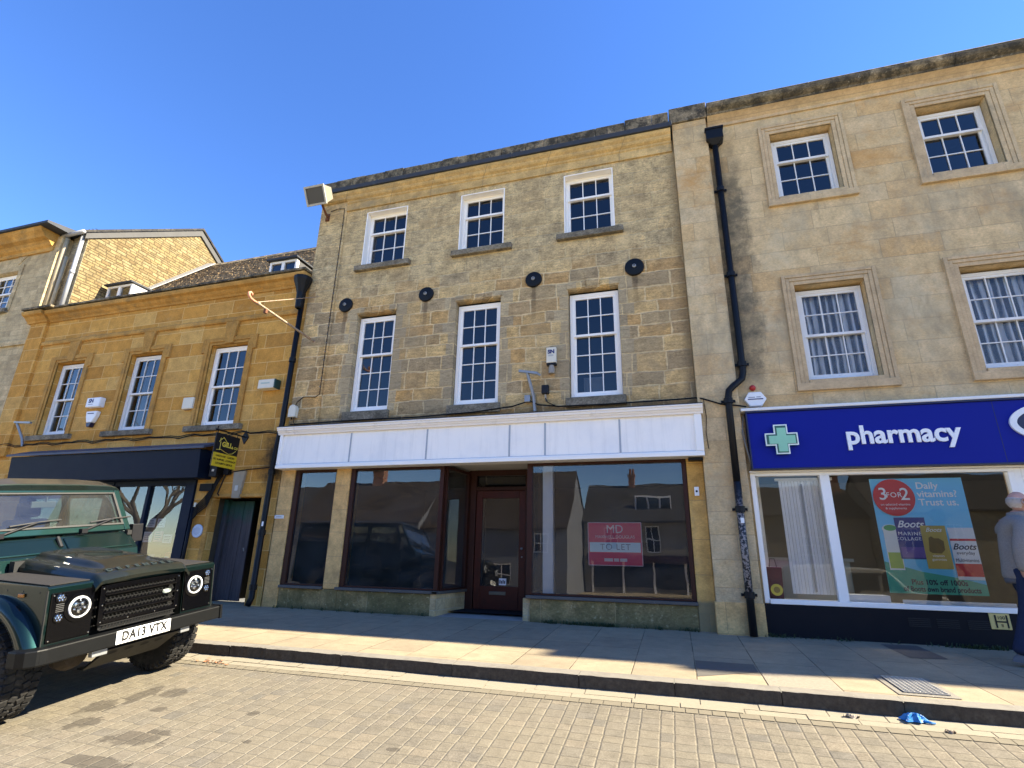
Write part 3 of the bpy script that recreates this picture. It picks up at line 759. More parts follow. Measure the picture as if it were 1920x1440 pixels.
# ---- white fascia with moulded cornice
fas = thing('shop_fascia', 'long blank white fascia board with moulded cornice over the empty shop', 'fascia', (-3.3, 0, 2.4))
mb = MB()
mb.box(-6.97, 0.445, -0.20, -0.002, 2.405, 3.03)
fb = mb.build('board_box', M_FASCIA_W, fas)
for x in (-5.50, -3.99, -2.50, -1.90, -0.71):
    m = MB(); m.box(x - 0.014, x + 0.014, -0.206, -0.199, 2.475, 3.0)
    m.build('joint_strip', M_GAP, fas)
mb = MB(); mb.box(-6.90, 0.39, -0.204, -0.199, 2.462, 2.472); mb.build('joint_strip', M_GAP, fas)
mb = MB()
mb.profile_x([(-0.001, 2.385), (-0.245, 2.385), (-0.245, 2.445), (-0.225, 2.452), (-0.225, 2.462), (-0.201, 2.462), (-0.201, 2.404), (-0.001, 2.404)], -7.03, 0.50)
mb.build('bottom_rail', M_WHITE, fas, bevel=0.004)
for x0, x1 in ((0.395, 0.50), (-7.03, -6.972)):
    mb = MB(); mb.box(x0, x1, -0.235, -0.001, 2.464, 3.02); mb.build('end_board', M_WHITE, fas, bevel=0.004)
mb = MB()
mb.profile_x([(-0.002, 3.032), (-0.21, 3.032), (-0.215, 3.02), (-0.245, 3.02), (-0.25, 3.045), (-0.272, 3.07), (-0.272, 3.085), (-0.295, 3.09), (-0.30, 3.125), (-0.315, 3.135), (-0.315, 3.155), (-0.002, 3.165)], -7.07, 0.53)
mb.build('cornice', M_CORNICE_W, fas, bevel=0.003)
mb = MB()
mb.add([(-7.07, -0.318, 3.158), (0.53, -0.318, 3.158), (0.53, -0.002, 3.24), (-7.07, -0.002, 3.24), (-7.07, -0.318, 3.168), (0.53, -0.318, 3.168), (0.53, -0.002, 3.255), (-7.07, -0.002, 3.255)],
       [(0, 1, 2, 3), (4, 5, 6, 7), (0, 1, 5, 4), (1, 2, 6, 5), (2, 3, 7, 6), (3, 0, 4, 7)])
mb.build('flashing', M_LEAD, fas)
# round iron tie plates
for i, (x, z, r, lab) in enumerate(((-6.12, 5.74, 0.155, 'nearest the long black downpipe'), (-4.32, 5.75, 0.155, 'over the second tall sash'), (-2.16, 5.77, 0.155, 'over the cream SN alarm box'), (-0.35, 5.76, 0.165, 'beside the stone pilaster'))):
    t = thing('tie_plate', 'round black iron tie plate on the stone wall ' + lab, 'tie plate', (x, 0, z), 'iron tie plates across the middle building')
    mb = MB(); mb.lathe([(r, -0.002), (r, -0.03), (r - 0.012, -0.042), (0.05, -0.055), (0, -0.055)], (x, 0, z), 'y', 40, cap=False)
    mb.build('disc', M_BLACKIRON, t, smooth=False, bevel=0.003)
    mb = MB(); mb.lathe([(0.036, -0.05), (0.036, -0.075), (0.024, -0.082), (0.024, -0.062), (0.0, -0.062)], (x, 0, z), 'y', 6, cap=False)
    mb.build('nut', M_GREYMETAL, t)
# ================================================================== THE PHARMACY BUILDING
ph = thing('pharmacy_building', 'pale ashlar building with moulded window surrounds and a blue pharmacy shopfront', 'building', (5.5, 0, 0))
PX1 = 12.05
pcols = [2.07, 4.24, 6.41, 8.58, 10.6]
PW = 0.96
ph_holes = [(x, x + PW, 6.72, 8.03) for x in pcols] + [(x, x + PW, 3.50, 5.07) for x in pcols] + [(1.10, 4.22, 0.40, 2.20), (4.30, 5.5, 0.0, 2.20)]
mb = MB()
wall_front(mb, 1.06, PX1, -0.1, 8.58, 0.0, ph_holes, 0.22)
shell(mb, 0.47, PX1, 0.0, 9.0, -0.1, 8.6)
mb.build('wall', M_PHARM, ph, fix=False)
mb = MB(); mb.box(0.475, 1.06, -0.12, 0.2, 0.0, 8.56); mb.build('pilaster', M_PHARM, ph, bevel=0.01)
mb = MB(); mb.box(0.455, 1.075, -0.14, 0.22, -0.06, 0.40); mb.build('pilaster_plinth', M_PIER, ph, bevel=0.01)
mb = MB(); mb.box(0.44, 1.085, -0.15, 0.3, 8.562, 8.90); mb.build('pilaster_cap', M_CORNICE_DARK, ph, bevel=0.012)
mb = MB()
cprof = [(0.02, 8.40), (-0.03, 8.40), (-0.03, 8.46), (-0.07, 8.50), (-0.12, 8.54), (-0.16, 8.56), (-0.16, 8.60), (-0.20, 8.62), (-0.235, 8.66), (-0.25, 8.70), (-0.25, 8.73), (0.02, 8.73)]
mb.profile_x(cprof[:6] + [(0.02, 8.56)], 1.09, PX1)
mb.build('cornice', M_PHARM_TRIM, ph, bevel=0.004)
mb = MB()
xx = 1.09
while xx < PX1:
    x2 = min(xx + random.uniform(1.0, 1.35), PX1)
    d = random.uniform(-0.006, 0.006)
    mb.profile_x([(0.3, 8.563), (-0.165 + d, 8.563), (-0.165 + d, 8.60), (-0.20 + d, 8.62), (-0.24 + d, 8.66), (-0.255 + d, 8.70), (-0.255 + d, 8.735), (0.3, 8.735)], xx + 0.003, x2)
    mb.profile_x([(0.3, 8.738), (-0.215 + d, 8.738), (-0.225 + d, 8.79), (-0.19, 8.83), (0.3, 8.86)], xx + 0.003, x2)
    xx = x2
mb.build('coping', M_CORNICE_DARK, ph, bevel=0.008)
mb = MB(); mb.box(0.5, PX1, 0.32, 8.9, 8.4, 8.5); mb.build('roof', M_LEAD, ph)

def surround(parent, a, b, c, d, mat, ears=False):
    """stepped stone architrave round an opening"""
    m = MB()
    steps = [(0.0, 0.062, 0.022), (0.064, 0.118, 0.034), (0.120, 0.172, 0.046)]
    for i0, i1, pr in steps:
        m.box(a - i1, a - i0, -pr, 0.02, c - 0.1, d + i1); m.box(b + i0, b + i1, -pr, 0.02, c - 0.1, d + i1)
        m.box(a - i0 + 0.001, b + i0 - 0.001, -pr, 0.02, d + i0, d + i1)
    s = m.build('window_surround', mat, parent, bevel=0.006)
    m = MB(); m.box(a - 0.18, b + 0.18, -0.06, 0.2, c - 0.17, c - 0.055); m.box(a, b, -0.045, 0.2, c - 0.055, c - 0.004)
    m.build('surround_base', mat, parent, bevel=0.006)
    return s
for x in pcols:
    surround(ph, x, x + PW, 6.72, 8.03, M_PHARM_TRIM)
    sash_window(ph, x + 0.03, x + PW - 0.01, 6.725, 7.98, 0.15, 3, 1, 2, frame=0.055, mat=M_WHITE_WORN)
    surround(ph, x, x + PW, 3.50, 5.07, M_PHARM_TRIM)
    sash_window(ph, x + 0.03, x + PW - 0.01, 3.505, 5.03, 0.15, 3, 2, 2, frame=0.055, mat=M_WHITE_WORN, glass=G_NET)
    # gathered net curtain behind the first-floor sash
    m = MB()
    def cf(u, v, x=x):
        return (x + 0.08 + (PW - 0.16) * u, 0.275 + 0.02 * math.sin(u * 62 + math.sin(v * 4 + x) * 0.8) + 0.012 * math.sin(u * 23 + x), 3.52 + 1.5 * v)
    m.grid(cf, 110, 6)
    m.build('net_curtain', M_NET, ph, smooth=True, fix=False, solid=0.002)
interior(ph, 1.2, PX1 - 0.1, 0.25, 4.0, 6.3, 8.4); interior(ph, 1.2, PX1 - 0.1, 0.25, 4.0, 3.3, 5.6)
# ---- pharmacy sign
sg = thing('pharmacy_sign', 'royal blue shop sign reading pharmacy with a pale green cross', 'shop sign', (4.0, 0, 2.2))
mb = MB(); mb.box(1.14, 7.5, -0.16, -0.004, 2.19, 3.00); mb.build('sign_board', M_BLUE, sg)
mb = MB(); mb.box(4.115, 4.121, -0.1615, -0.1595, 2.20, 2.99); mb.build('board_joint', M_BLUEDARK, sg)
mb = MB(); mb.box(1.12, 7.5, -0.185, -0.003, 3.003, 3.028); mb.box(1.12, 7.5, -0.185, -0.003, 2.166, 2.188); mb.box(1.118, 1.137, -0.183, -0.005, 2.19, 3.0)
mb.build('dark_edging', M_BLUEDARK, sg, bevel=0.003)
mb = MB(); mb.box(1.06, 7.5, -0.19, -0.002, 3.031, 3.075); mb.build('white_capping', M_WHITE_WORN, sg, bevel=0.006)
def cross(cx, cz, s, w, y0, y1, m):
    p = [(-w, -s), (w, -s), (w, -w), (s, -w), (s, w), (w, w), (w, s), (-w, s), (-w, w), (-s, w), (-s, -w), (-w, -w)]
    m.prism([(cx + a, cz + b) for a, b in p], 'y', y0, y1)
cr = MB(); cross(1.545, 2.585, 0.205, 0.082, -0.225, -0.161, cr)
co = cr.build('green_cross', plain('pale_green_sign', (0.20, 0.50, 0.34), 0.5, var=0.06), sg)
cr = MB(); cross(1.545, 2.585, 0.212, 0.089, -0.2285, -0.2265, cr); cr.build('cross_outline', plain('white_outline', (0.75, 0.82, 0.78), 0.4), co)
cr = MB(); cross(1.545, 2.585, 0.195, 0.072, -0.231, -0.2288, cr); cr.build('cross_shade', plain('deep_green_outline', (0.035, 0.12, 0.09), 0.5), co)
cr = MB(); cross(1.552, 2.578, 0.170, 0.058, -0.2335, -0.2312, cr); cr.build('cross_face', plain('mint_face', (0.27, 0.58, 0.40), 0.5), co)
text_mesh('lettering', 'pharmacy', 0.352, plain('white_letters', (0.82, 0.83, 0.85), 0.4, var=0.02), sg, (3.025, -0.172, 2.60), ROT_FRONT, extrude=0.012, font_bold=0.009, xscale=0.97)
# round-ended logo ring at the edge of the frame
def ell_ring(m, cx, cz, a, b, t, y0, y1, n=64):
    for k in range(n):
        t0, t1 = 2 * math.pi * k / n, 2 * math.pi * (k + 1) / n
        P = lambda t, q, y: (cx + (a - q) * math.cos(t), y, cz + (b - q) * math.sin(t))
        vs = [P(t0, 0, y0), P(t1, 0, y0), P(t1, t, y0), P(t0, t, y0), P(t0, 0, y1), P(t1, 0, y1), P(t1, t, y1), P(t0, t, y1)]
        m.add(vs, [(0, 1, 2, 3), (4, 7, 6, 5), (0, 4, 5, 1), (3, 2, 6, 7)])
mb = MB(); ell_ring(mb, 4.80, 2.69, 0.56, 0.27, 0.075, -0.19, -0.161); lg = mb.build('logo_ring', M_WHITEPLASTIC, sg)
mb = MB(); mb.prism([(4.80 + 0.475 * math.cos(2 * math.pi * k / 48), 2.69 + 0.19 * math.sin(2 * math.pi * k / 48)) for k in range(48)], 'y', -0.18, -0.161); mb.build('logo_disc', M_BLUEDARK, sg)
text_mesh('lettering', 'Boots', 0.27, bpy.data.materials['white_letters'], sg, (4.80, -0.183, 2.70), ROT_FRONT, extrude=0.002, shear=0.35, xscale=1.05)
# ---- pharmacy shop window
mb = MB()
mb.box(1.10, 1.165, -0.03, 0.06, 0.40, 2.14); mb.box(1.99, 2.11, -0.045, 0.06, 0.455, 2.095); mb.box(4.15, 4.22, -0.03, 0.06, 0.455, 2.095)
mb.box(1.165, 4.22, -0.032, 0.06, 2.095, 2.14); mb.box(1.165, 4.22, -0.06, 0.06, 0.395, 0.455)
mb.box(1.09, 7.0, -0.09, -0.002, 2.142, 2.165)
pw = mb.build('shop_window', M_WHITE, ph, bevel=0.006)
g = MB(); g.quad((1.165, 0.02, 0.455), (1.99, 0.023, 0.455), (1.99, 0.02, 2.095), (1.165, 0.017, 2.095)); g.build('pane', G_PH, pw, fix=False)
g = MB(); g.quad((2.11, 0.018, 0.455), (4.15, 0.022, 0.455), (4.15, 0.018, 2.095), (2.11, 0.02, 2.095)); g.build('pane', G_PH, pw, fix=False)
mb = MB(); mb.box(1.062, 4.22, -0.05, 0.05, -0.1, 0.392); rs = mb.build('stall_riser', M_NAVYDARK, ph, bevel=0.004)
for vx in (2.72, 3.02, 3.34):
    m = MB()
    for k in range(5): m.box(vx, vx + 0.23, -0.056, -0.0495, 0.200 + 0.022 * k, 0.210 + 0.022 * k)
    m.build('vent_grille', plain('vent_black', (0.004, 0.005, 0.008), 0.7), rs)
mb = MB(); mb.box(1.06, 4.25, -0.09, 0.0, -0.12, -0.004); mb.build('kerb_plinth', plain('grey_plinth', (0.25, 0.235, 0.21), 0.9, bump=0.3), ph, bevel=0.01)
# entrance doorway just outside the frame: white door frame and glass
mb = MB(); mb.box(4.30, 4.38, -0.02, 0.2, 0, 2.14); mb.box(5.42, 5.5, -0.02, 0.2, 0, 2.14); mb.box(4.38, 5.42, -0.02, 0.2, 2.05, 2.14); mb.box(4.38, 5.42, 0.1, 0.16, 0.0, 0.12); mb.box(4.87, 4.93, 0.1, 0.16, 0.12, 2.05)
mb.box(4.222, 4.298, -0.02, 0.2, -0.05, 2.14)
dw = mb.build('shop_door', M_WHITE, ph, bevel=0.005)
g = MB(); g.quad((4.38, 0.13, 0.12), (5.42, 0.13, 0.12), (5.42, 0.13, 2.05), (4.38, 0.13, 2.05)); g.build('pane', G_PH, dw, fix=False)
# shop interior: pale floor, ceiling with a lit tube, back shelving
interior(ph, 1.12, 9.8, 0.08, 6.0, 0.12, 2.75, plain('pharmacy_wall', (0.17, 0.155, 0.135), 0.9, var=0.1, scale=0.6, spec=0.1), 'shop_interior')
mb = MB(); mb.box(1.14, 4.14, 0.10, 0.62, 0.38, 0.43); mb.build('display_shelf', M_WHITE, ph, bevel=0.004)
mb = MB(); mb.box(2.14, 2.62, 0.10, 0.34, 0.432, 0.54); mb.box(2.75, 3.95, 0.10, 0.112, 0.432, 0.50); mb.build('display_plinth', M_WHITEPLASTIC, ph, bevel=0.006)
mb = MB(); mb.box(1.3, 2.6, 1.55, 1.62, 0.13, 0.95); mb.box(1.25, 2.65, 1.5, 1.66, 0.952, 1.0); mb.build('counter', plain('pale_counter', (0.30, 0.30, 0.30), 0.6), ph)
mb = MB(); mb.box(1.14, 1.32, 0.75, 0.95, 0.13, 2.7); mb.build('inner_post', M_WHITE, ph)
text_mesh('wall_lettering', 'PHOTO', 0.11, plain('dark_letters', (0.02, 0.02, 0.02), 0.5), ph, (2.12, 1.5, 1.62), ROT_FRONT, spacing=1.5)
# vertical blind beside the posters
bl = thing('window_blind', 'pale pleated vertical blind hanging inside the pharmacy window', 'blind', (1.75, 0.25, 0.45))
for k in range(16):
    m = MB(); x = 1.50 + 0.042 * k
    m.prism([(x, 0.20 + 0.012 * (k % 2)), (x + 0.040, 0.222 - 0.012 * (k % 2)), (x + 0.040, 0.226 - 0.012 * (k % 2)), (x, 0.204 + 0.012 * (k % 2))], 'z', 0.52, 2.05)
    m.build('slat', M_BLIND, bl)
m = MB(); m.box(1.78, 1.80, 0.175, 0.195, 0.55, 2.0); m.build('pole', M_GREYMETAL, bl)
m = MB(); m.box(1.46, 2.2, 0.19, 0.24, 2.052, 2.09); m.build('headrail', M_WHITEPLASTIC, bl)
lt = thing('tube_light', 'slim lit ceiling tube inside the pharmacy', 'light', (2.0, 1.8, 2.45))
def emit(name, col, s):
    t = NT(name); e = t.n('Emission'); e.inputs[0].default_value = (*col, 1); e.inputs[1].default_value = s
    t.t.links.new(e.outputs[0], t.out.inputs[0]); return t.m
m = MB(); m.box(1.75, 3.0, 1.78, 1.84, 2.45, 2.48); m.build('diffuser', emit('tube_glow', (1, 0.93, 0.8), 22.0), lt)
m = MB(); m.box(1.72, 3.03, 1.76, 1.86, 2.482, 2.53); m.build('fitting', M_WHITEPLASTIC, lt)

# ---- big vitamins poster in the window
po = thing('vitamin_poster', 'tall sky-blue vitamins poster with a red 3 for 2 disc in the pharmacy window', 'poster', (3.2, 0.13, 0.6))
PX, PZ = (2.64, 3.71), (0.575, 2.05)
PY = 0.14
def poster_mat():
    t = NT('poster_blue'); p = t.sep(t.pos())
    f = t.step(p[2], PZ[0], PZ[1])
    c = t.ramp(f, [(0.0, (0.10, 0.58, 0.86)), (0.35, (0.22, 0.68, 0.98)), (1.0, (0.17, 0.62, 0.96))])
    return t.bsdf(c, 0.45)
m = MB(); m.box(PX[0], PX[1], PY, PY + 0.008, PZ[0], PZ[1]); m.build('sheet', poster_mat(), po)
m = MB(); m.prism([(PX[0], PZ[0]), (PX[1], PZ[0]), (PX[1], PZ[0] + 0.13), (3.45, PZ[0] + 0.20), (3.05, PZ[0] + 0.27), (PX[0], PZ[0] + 0.39)], 'y', PY - 0.003, PY - 0.0005); m.build('green_swoosh', plain('poster_green', (0.06, 0.42, 0.28), 0.5, var=0.05), po)
W_INK = plain('white_ink', (0.95, 0.96, 0.96), 0.5, var=0.02); N_INK = plain('navy_ink', (0.008, 0.012, 0.045), 0.5, var=0.02); Y_INK = plain('mustard_pack', (0.56, 0.42, 0.09), 0.5, var=0.08); R_INK = plain('poster_red', (0.66, 0.035, 0.04), 0.5, var=0.06)
def ptext(s, size, ink, x, z, y, al='LEFT', **k): return text_mesh('lettering', s, size, ink, po, (x, y, z), ROT_FRONT, extrude=0.0006, align=al, **k)
ptext('Daily', 0.125, W_INK, 3.17, 1.945, PY - 0.003, font_bold=0.002); ptext('vitamins?', 0.125, W_INK, 3.17, 1.835, PY - 0.003, font_bold=0.002); ptext('Trust us.', 0.125, W_INK, 3.17, 1.725, PY - 0.003, font_bold=0.002)
ptext('Plus 10% off 1000s', 0.088, N_INK, 2.90, 0.715, PY - 0.006, xscale=0.92, font_bold=0.002); ptext('of Boots own brand products', 0.088, N_INK, 2.80, 0.632, PY - 0.006, xscale=0.79, font_bold=0.002)
# pictured packs, printed as shallow relief on the sheet
def card(x0, z0, x1, z1, tilt, mat, y, name):
    cx, cz = (x0 + x1) / 2, (z0 + z1) / 2; m = MB(); m.obox((cx, y, cz), (x1 - x0, 0.002, z1 - z0), Matrix.Rotation(R(tilt), 3, 'Y')); return m.build(name, mat, po)
card(2.69, 0.86, 2.86, 1.36, 0, plain('tube_print', (0.85, 0.9, 0.85), 0.5), PY - 0.0045, 'pictured_tube')
card(2.70, 0.88, 2.85, 1.08, 0, plain('lime_band', (0.42, 0.58, 0.10), 0.5), PY - 0.0062, 'lime_band')
def disc(cx, cz, a, b_, y, mat, nm):
    m = MB(); m.prism([(cx + a * math.cos(2 * math.pi * k / 40), cz + b_ * math.sin(2 * math.pi * k / 40)) for k in range(40)], 'y', y, y + 0.002); return m.build(nm, mat, po)
disc(2.775, 1.385, 0.095, 0.055, PY - 0.0075, bpy.data.materials['tube_print'], 'tube_cap'); disc(2.775, 1.395, 0.072, 0.038, PY - 0.0100, plain('cap_green', (0.10, 0.40, 0.13), 0.5), 'cap_print')
card(2.84, 1.00, 3.19, 1.53, 0, plain('navy_pack', (0.045, 0.05, 0.24), 0.5), PY - 0.0072, 'pictured_box')
ptext('Boots', 0.125, W_INK, 3.01, 1.44, PY - 0.010, 'CENTER', shear=0.4, font_bold=0.002); ptext('MARINE', 0.066, W_INK, 2.99, 1.32, PY - 0.010, 'CENTER', spacing=1.2); ptext('COLLAGEN', 0.058, W_INK, 2.99, 1.255, PY - 0.010, 'CENTER', spacing=1.2)
card(2.86, 1.02, 3.17, 1.15, 0, plain('violet_band', (0.16, 0.10, 0.36), 0.5), PY - 0.009, 'violet_band')
card(3.12, 0.885, 3.40, 1.425, 0, Y_INK, PY - 0.0115, 'pictured_pouch')
ptext('Boots', 0.075, W_INK, 3.26, 1.37, PY - 0.0145, 'CENTER', shear=0.4)
m = MB(); m.prism([(3.17, 1.10), (3.19, 1.27), (3.22, 1.29), (3.25, 1.265), (3.30, 1.265), (3.35, 1.23), (3.345, 1.12), (3.30, 1.075), (3.2, 1.08)], 'y', PY - 0.0145, PY - 0.0128); m.build('pictured_sweet', plain('pouch_brown', (0.22, 0.14, 0.03), 0.5), po)
ptext('vitamin', 0.045, W_INK, 3.26, 1.045, PY - 0.0145, 'CENTER'); ptext('gummies', 0.045, W_INK, 3.26, 1.0, PY - 0.0145, 'CENTER')
card(3.42, 0.76, 3.703, 1.40, 0, plain('bottle_print', (0.85, 0.88, 0.92), 0.5), PY - 0.0135, 'pictured_bottle')
card(3.421, 1.235, 3.702, 1.262, 0, R_INK, PY - 0.0155, 'red_line'); card(3.421, 0.80, 3.702, 0.955, 0, R_INK, PY - 0.0155, 'red_band')
ptext('Boots', 0.105, N_INK, 3.555, 1.16, PY - 0.017, 'CENTER', shear=0.4, font_bold=0.0015); ptext('everyday', 0.055, N_INK, 3.56, 1.085, PY - 0.017, 'CENTER'); ptext('Multivitamins', 0.06, N_INK, 3.56, 0.995, PY - 0.017, 'CENTER', xscale=0.78)
dsc = disc(2.89, 1.795, 0.245, 0.245, PY - 0.019, R_INK, 'red_disc')
ptext('3', 0.23, W_INK, 2.765, 1.835, PY - 0.021, 'CENTER', font_bold=0.002); ptext('FOR', 0.095, W_INK, 2.895, 1.825, PY - 0.021, 'CENTER', spacing=1.1); ptext('2', 0.23, W_INK, 3.02, 1.83, PY - 0.021, 'CENTER', font_bold=0.002)
ptext('on selected vitamins', 0.042, W_INK, 2.89, 1.70, PY - 0.021, 'CENTER'); ptext('& supplements', 0.042, W_INK, 2.89, 1.65, PY - 0.021, 'CENTER')
# window sticker, burgundy bag
stk = thing('window_sticker', 'small round yellow sticker low in the corner of the pharmacy glass', 'sticker', (1.26, 0.01, 0.56))
m = MB(); m.lathe([(0.075, 0), (0.075, 0.002)], (1.27, 0.010, 0.57), 'y', 32); m.build('disc', plain('yellow_sticker', (0.48, 0.34, 0.03), 0.5), stk)
m = MB(); m.lathe([(0.04, 0), (0.04, 0.002)], (1.27, 0.0075, 0.57), 'y', 24); m.build('print', plain('brown_print', (0.22, 0.13, 0.02), 0.5), stk)
bag = thing('gift_bag', 'small burgundy bag standing at the window edge behind the glass', 'bag', (1.3, 0.35, 0.43))
m = MB(); m.prism([(1.22, 0.432), (1.40, 0.432), (1.415, 0.86), (1.205, 0.86)], 'y', 0.33, 0.43); m.build('body', plain('burgundy_card', (0.11, 0.015, 0.025), 0.5), bag, bevel=0.006)
m = MB(); m.tube([(1.26, 0.38, 0.86), (1.28, 0.38, 0.97), (1.34, 0.38, 0.97), (1.36, 0.38, 0.86)], 0.006, 6); m.build('handle', M_BLACKPLASTIC, bag)
# yellow hydrant plate
hp = thing('hydrant_plate', 'yellow hydrant plate with black H and small numbers on the dark shop base', 'sign', (3.67, -0.05, 0.3))
YPL = plain('hydrant_yellow', (0.60, 0.47, 0.17), 0.5, var=0.06, dirt=((0.3, 0.24, 0.1), 9, 0.6, 0.5))
m = MB(); m.box(3.565, 3.77, -0.062, -0.051, 0.215, 0.392); m.build('plate', YPL, hp, bevel=0.003)
m = MB(); m.box(3.615, 3.632, -0.0655, -0.0625, 0.232, 0.375); m.box(3.728, 3.745, -0.0655, -0.0625, 0.232, 0.375); m.box(3.632, 3.728, -0.0655, -0.0625, 0.292, 0.308); m.build('letter_h', M_BLACKPLASTIC, hp)
text_mesh('lettering', '100', 0.052, M_BLACKPLASTIC, hp, (3.68, -0.063, 0.343), ROT_FRONT, extrude=0.0008); text_mesh('lettering', '8', 0.05, M_BLACKPLASTIC, hp, (3.68, -0.063, 0.258), ROT_FRONT, extrude=0.0008)

# taller neighbour beyond the pharmacy, off the edge of the frame: it throws the step in the pavement shadow
nb = thing('corner_building', 'tall pale stone building further along beyond the pharmacy', 'building', (16, 0, 0))
m = MB(); m.box(12.07, 24, 0.0, 9.0, -0.1, 10.75); m.box(15.3, 15.8, -0.1, 2.0, 10.75, 12.2); m.box(18.5, 20, 0.8, 2.0, 10.75, 11.5)
m.build('wall', M_PHARM, nb)
m = MB(); m.box(12.07, 24, -0.2, 0.0, 10.55, 10.76); m.build('cornice', M_CORNICE_DARK, nb)

# ================================================================== THE OCHRE BUILDING WITH THE NAVY SHOP
oc = thing('ochre_building', 'two-storey golden stone building with three tall sash windows and a navy shopfront', 'building', (-11, 0, 0))
OX0, OX1 = -15.42, -7.062
LW = [(-14.08, -13.17, 3.36, 5.17), (-11.72, -10.79, 3.36, 5.17), (-9.40, -8.43, 3.36, 5.17)]
oh = LW + [(-13.8, -9.10, 0.0, 2.30), (-8.56, -7.42, -0.05, 1.90)]
mb = MB(); wall_front(mb, OX0, OX1, -0.2, 6.45, 0.0, oh, 0.15); shell(mb, OX0, OX1, 0.0, 8.0, -0.2, 6.4); mb.build('wall', M_OCHRE, oc, fix=False)
mb = MB(); mb.box(-15.42, -14.85, -0.07, 0.02, 2.9, 6.33); mb.build('pilaster', M_OCHRE, oc, bevel=0.008)
mb = MB(); mb.profile_x([(0.02, 5.68), (-0.03, 5.68), (-0.045, 5.70), (-0.045, 5.765), (-0.02, 5.80), (0.02, 5.80)], -14.85, -7.25); mb.build('string_course', M_OCHRE_TRIM, oc, bevel=0.003)
mb = MB()
op = [(0.3, 6.32), (-0.03, 6.32), (-0.05, 6.36), (-0.10, 6.40), (-0.14, 6.45), (-0.21, 6.48), (-0.23, 6.53), (-0.23, 6.57), (0.3, 6.60)]
mb.profile_x(op, -14.80, -7.09); mb.profile_x([(y - 0.07, z) for y, z in op[:-1]] + [(0.3, 6.60)], -15.50, -14.803)
cn = mb.build('cornice', M_OCHRE_TRIM, oc, bevel=0.004)
mb = MB()
xx = -15.52
while xx < -7.1:
    x2 = min(xx + random.uniform(0.9, 1.3), -7.08); mb.box(xx + 0.003, x2, -0.25 + (-0.07 if xx < -14.8 else 0) + random.uniform(-0.01, 0.01), 0.3, 6.603, 6.655 + random.uniform(-0.006, 0.006)); xx = x2
mb.build('coping', M_CORNICE_DARK, oc, bevel=0.008)
for i, (a, b, c, d) in enumerate(LW):
    m = MB()
    for i0, i1, pr in ((0.0, 0.06, 0.02), (0.062, 0.155, 0.04)):
        m.box(a - i1, a - i0, -pr, 0.02, c - 0.0, d + i1); m.box(b + i0, b + i1, -pr, 0.02, c, d + i1); m.box(a - i0 + 0.001, b + i0 - 0.001, -pr, 0.02, d + i0, d + i1)
    # lugged ears at the head
    m.box(a - 0.235, a - 0.156, -0.04, 0.02, d - 0.17, d + 0.155); m.box(b + 0.156, b + 0.235, -0.04, 0.02, d - 0.17, d + 0.155)
    m.build('window_surround', M_OCHRE_TRIM, oc, bevel=0.006)
    mm = (a + b) / 2
    m = MB(); m.prism([(mm - 0.10, d + 0.002), (mm + 0.10, d + 0.002), (mm + 0.17, 5.677), (mm - 0.17, 5.677)], 'y', -0.062, 0.02); m.build('keystone', M_OCHRE_TRIM, oc, bevel=0.006)
    sash_window(oc, a + 0.01, b - 0.01, c, d - 0.03, 0.11, 3, 2, 2, frame=0.06, mat=M_WHITE if i == 2 else M_WHITE_WORN, glass=G_UP, sill=(a - 0.24, b + 0.24, c - 0.12, c - 0.003, -0.09))
    m = MB()
    def cf(u, v, a=a): return (a + 0.08 + 0.33 * u * (1 - 0.25 * v), 0.36 + 0.02 * math.sin(u * 30 + a), 3.4 + 1.75 * v)
    m.grid(cf, 40, 4)
    if i < 2: m.build('curtain', plain('dull_curtain', (0.30, 0.27, 0.23), 0.9), oc, smooth=True, fix=False, solid=0.002)
interior(oc, OX0 + 0.2, OX1 - 0.1, 0.16, 4.0, 3.0, 5.6)
# stone-tiled roof behind the parapet, overlapping courses
mb = MB()
nrows = 34
for k in range(nrows):
    t0, t1 = k / nrows, (k + 1) / nrows
    y0, z0 = 0.25 + 3.75 * t0, 6.42 + 3.82 * t0
    y1, z1 = 0.25 + 3.75 * t1, 6.42 + 3.82 * t1
    x = -14.85
    while x < -7.10:
        w = random.uniform(0.11, 0.2); x2 = min(x + w, -7.07)
        h = random.uniform(0.0, 0.016); dl = random.uniform(-0.014, 0.014)
        mb.add([(x + 0.004, y0 + dl, z0 + 0.045 + h + dl), (x2 - 0.004, y0 + dl, z0 + 0.045 + h + dl), (x2 - 0.004, y1 + 0.03, z1 + 0.035), (x + 0.004, y1 + 0.03, z1 + 0.035),
                (x + 0.004, y0 + dl, z0 + 0.012 + dl), (x2 - 0.004, y0 + dl, z0 + 0.012 + dl)], [(0, 1, 2, 3), (4, 5, 1, 0), (0, 3, 4), (1, 5, 2)])
        x = x2
mb.add([(-14.86, 0.2, 6.38), (-7.07, 0.2, 6.38), (-7.07, 4.0, 10.24), (-14.86, 4.0, 10.24), (-7.07, 7.9, 6.4), (-14.86, 7.9, 6.4)], [(0, 1, 2, 3), (3, 2, 4, 5)])
rf = mb.build('roof', M_TILE, oc, fix=False)
mb = MB()
for k in range(18):
    x = -14.85 + 7.78 * k / 18; mb.prism([(3.82, 10.12), (4.0, 10.33), (4.18, 10.12)], 'x', x + 0.004, x + 7.78 / 18)
mb.build('ridge', M_CORNICE_DARK, rf, bevel=0.01)
mb = MB(); mb.add([(-14.849, 0.6, 6.83), (-14.5, 0.6, 6.86), (-14.5, 3.95, 10.30), (-14.849, 3.95, 10.34), ], [(0, 1, 2, 3)]); mb.build('flashing', plain('pale_lead', (0.26, 0.26, 0.255), 0.6, 0.1), rf, solid=0.03)
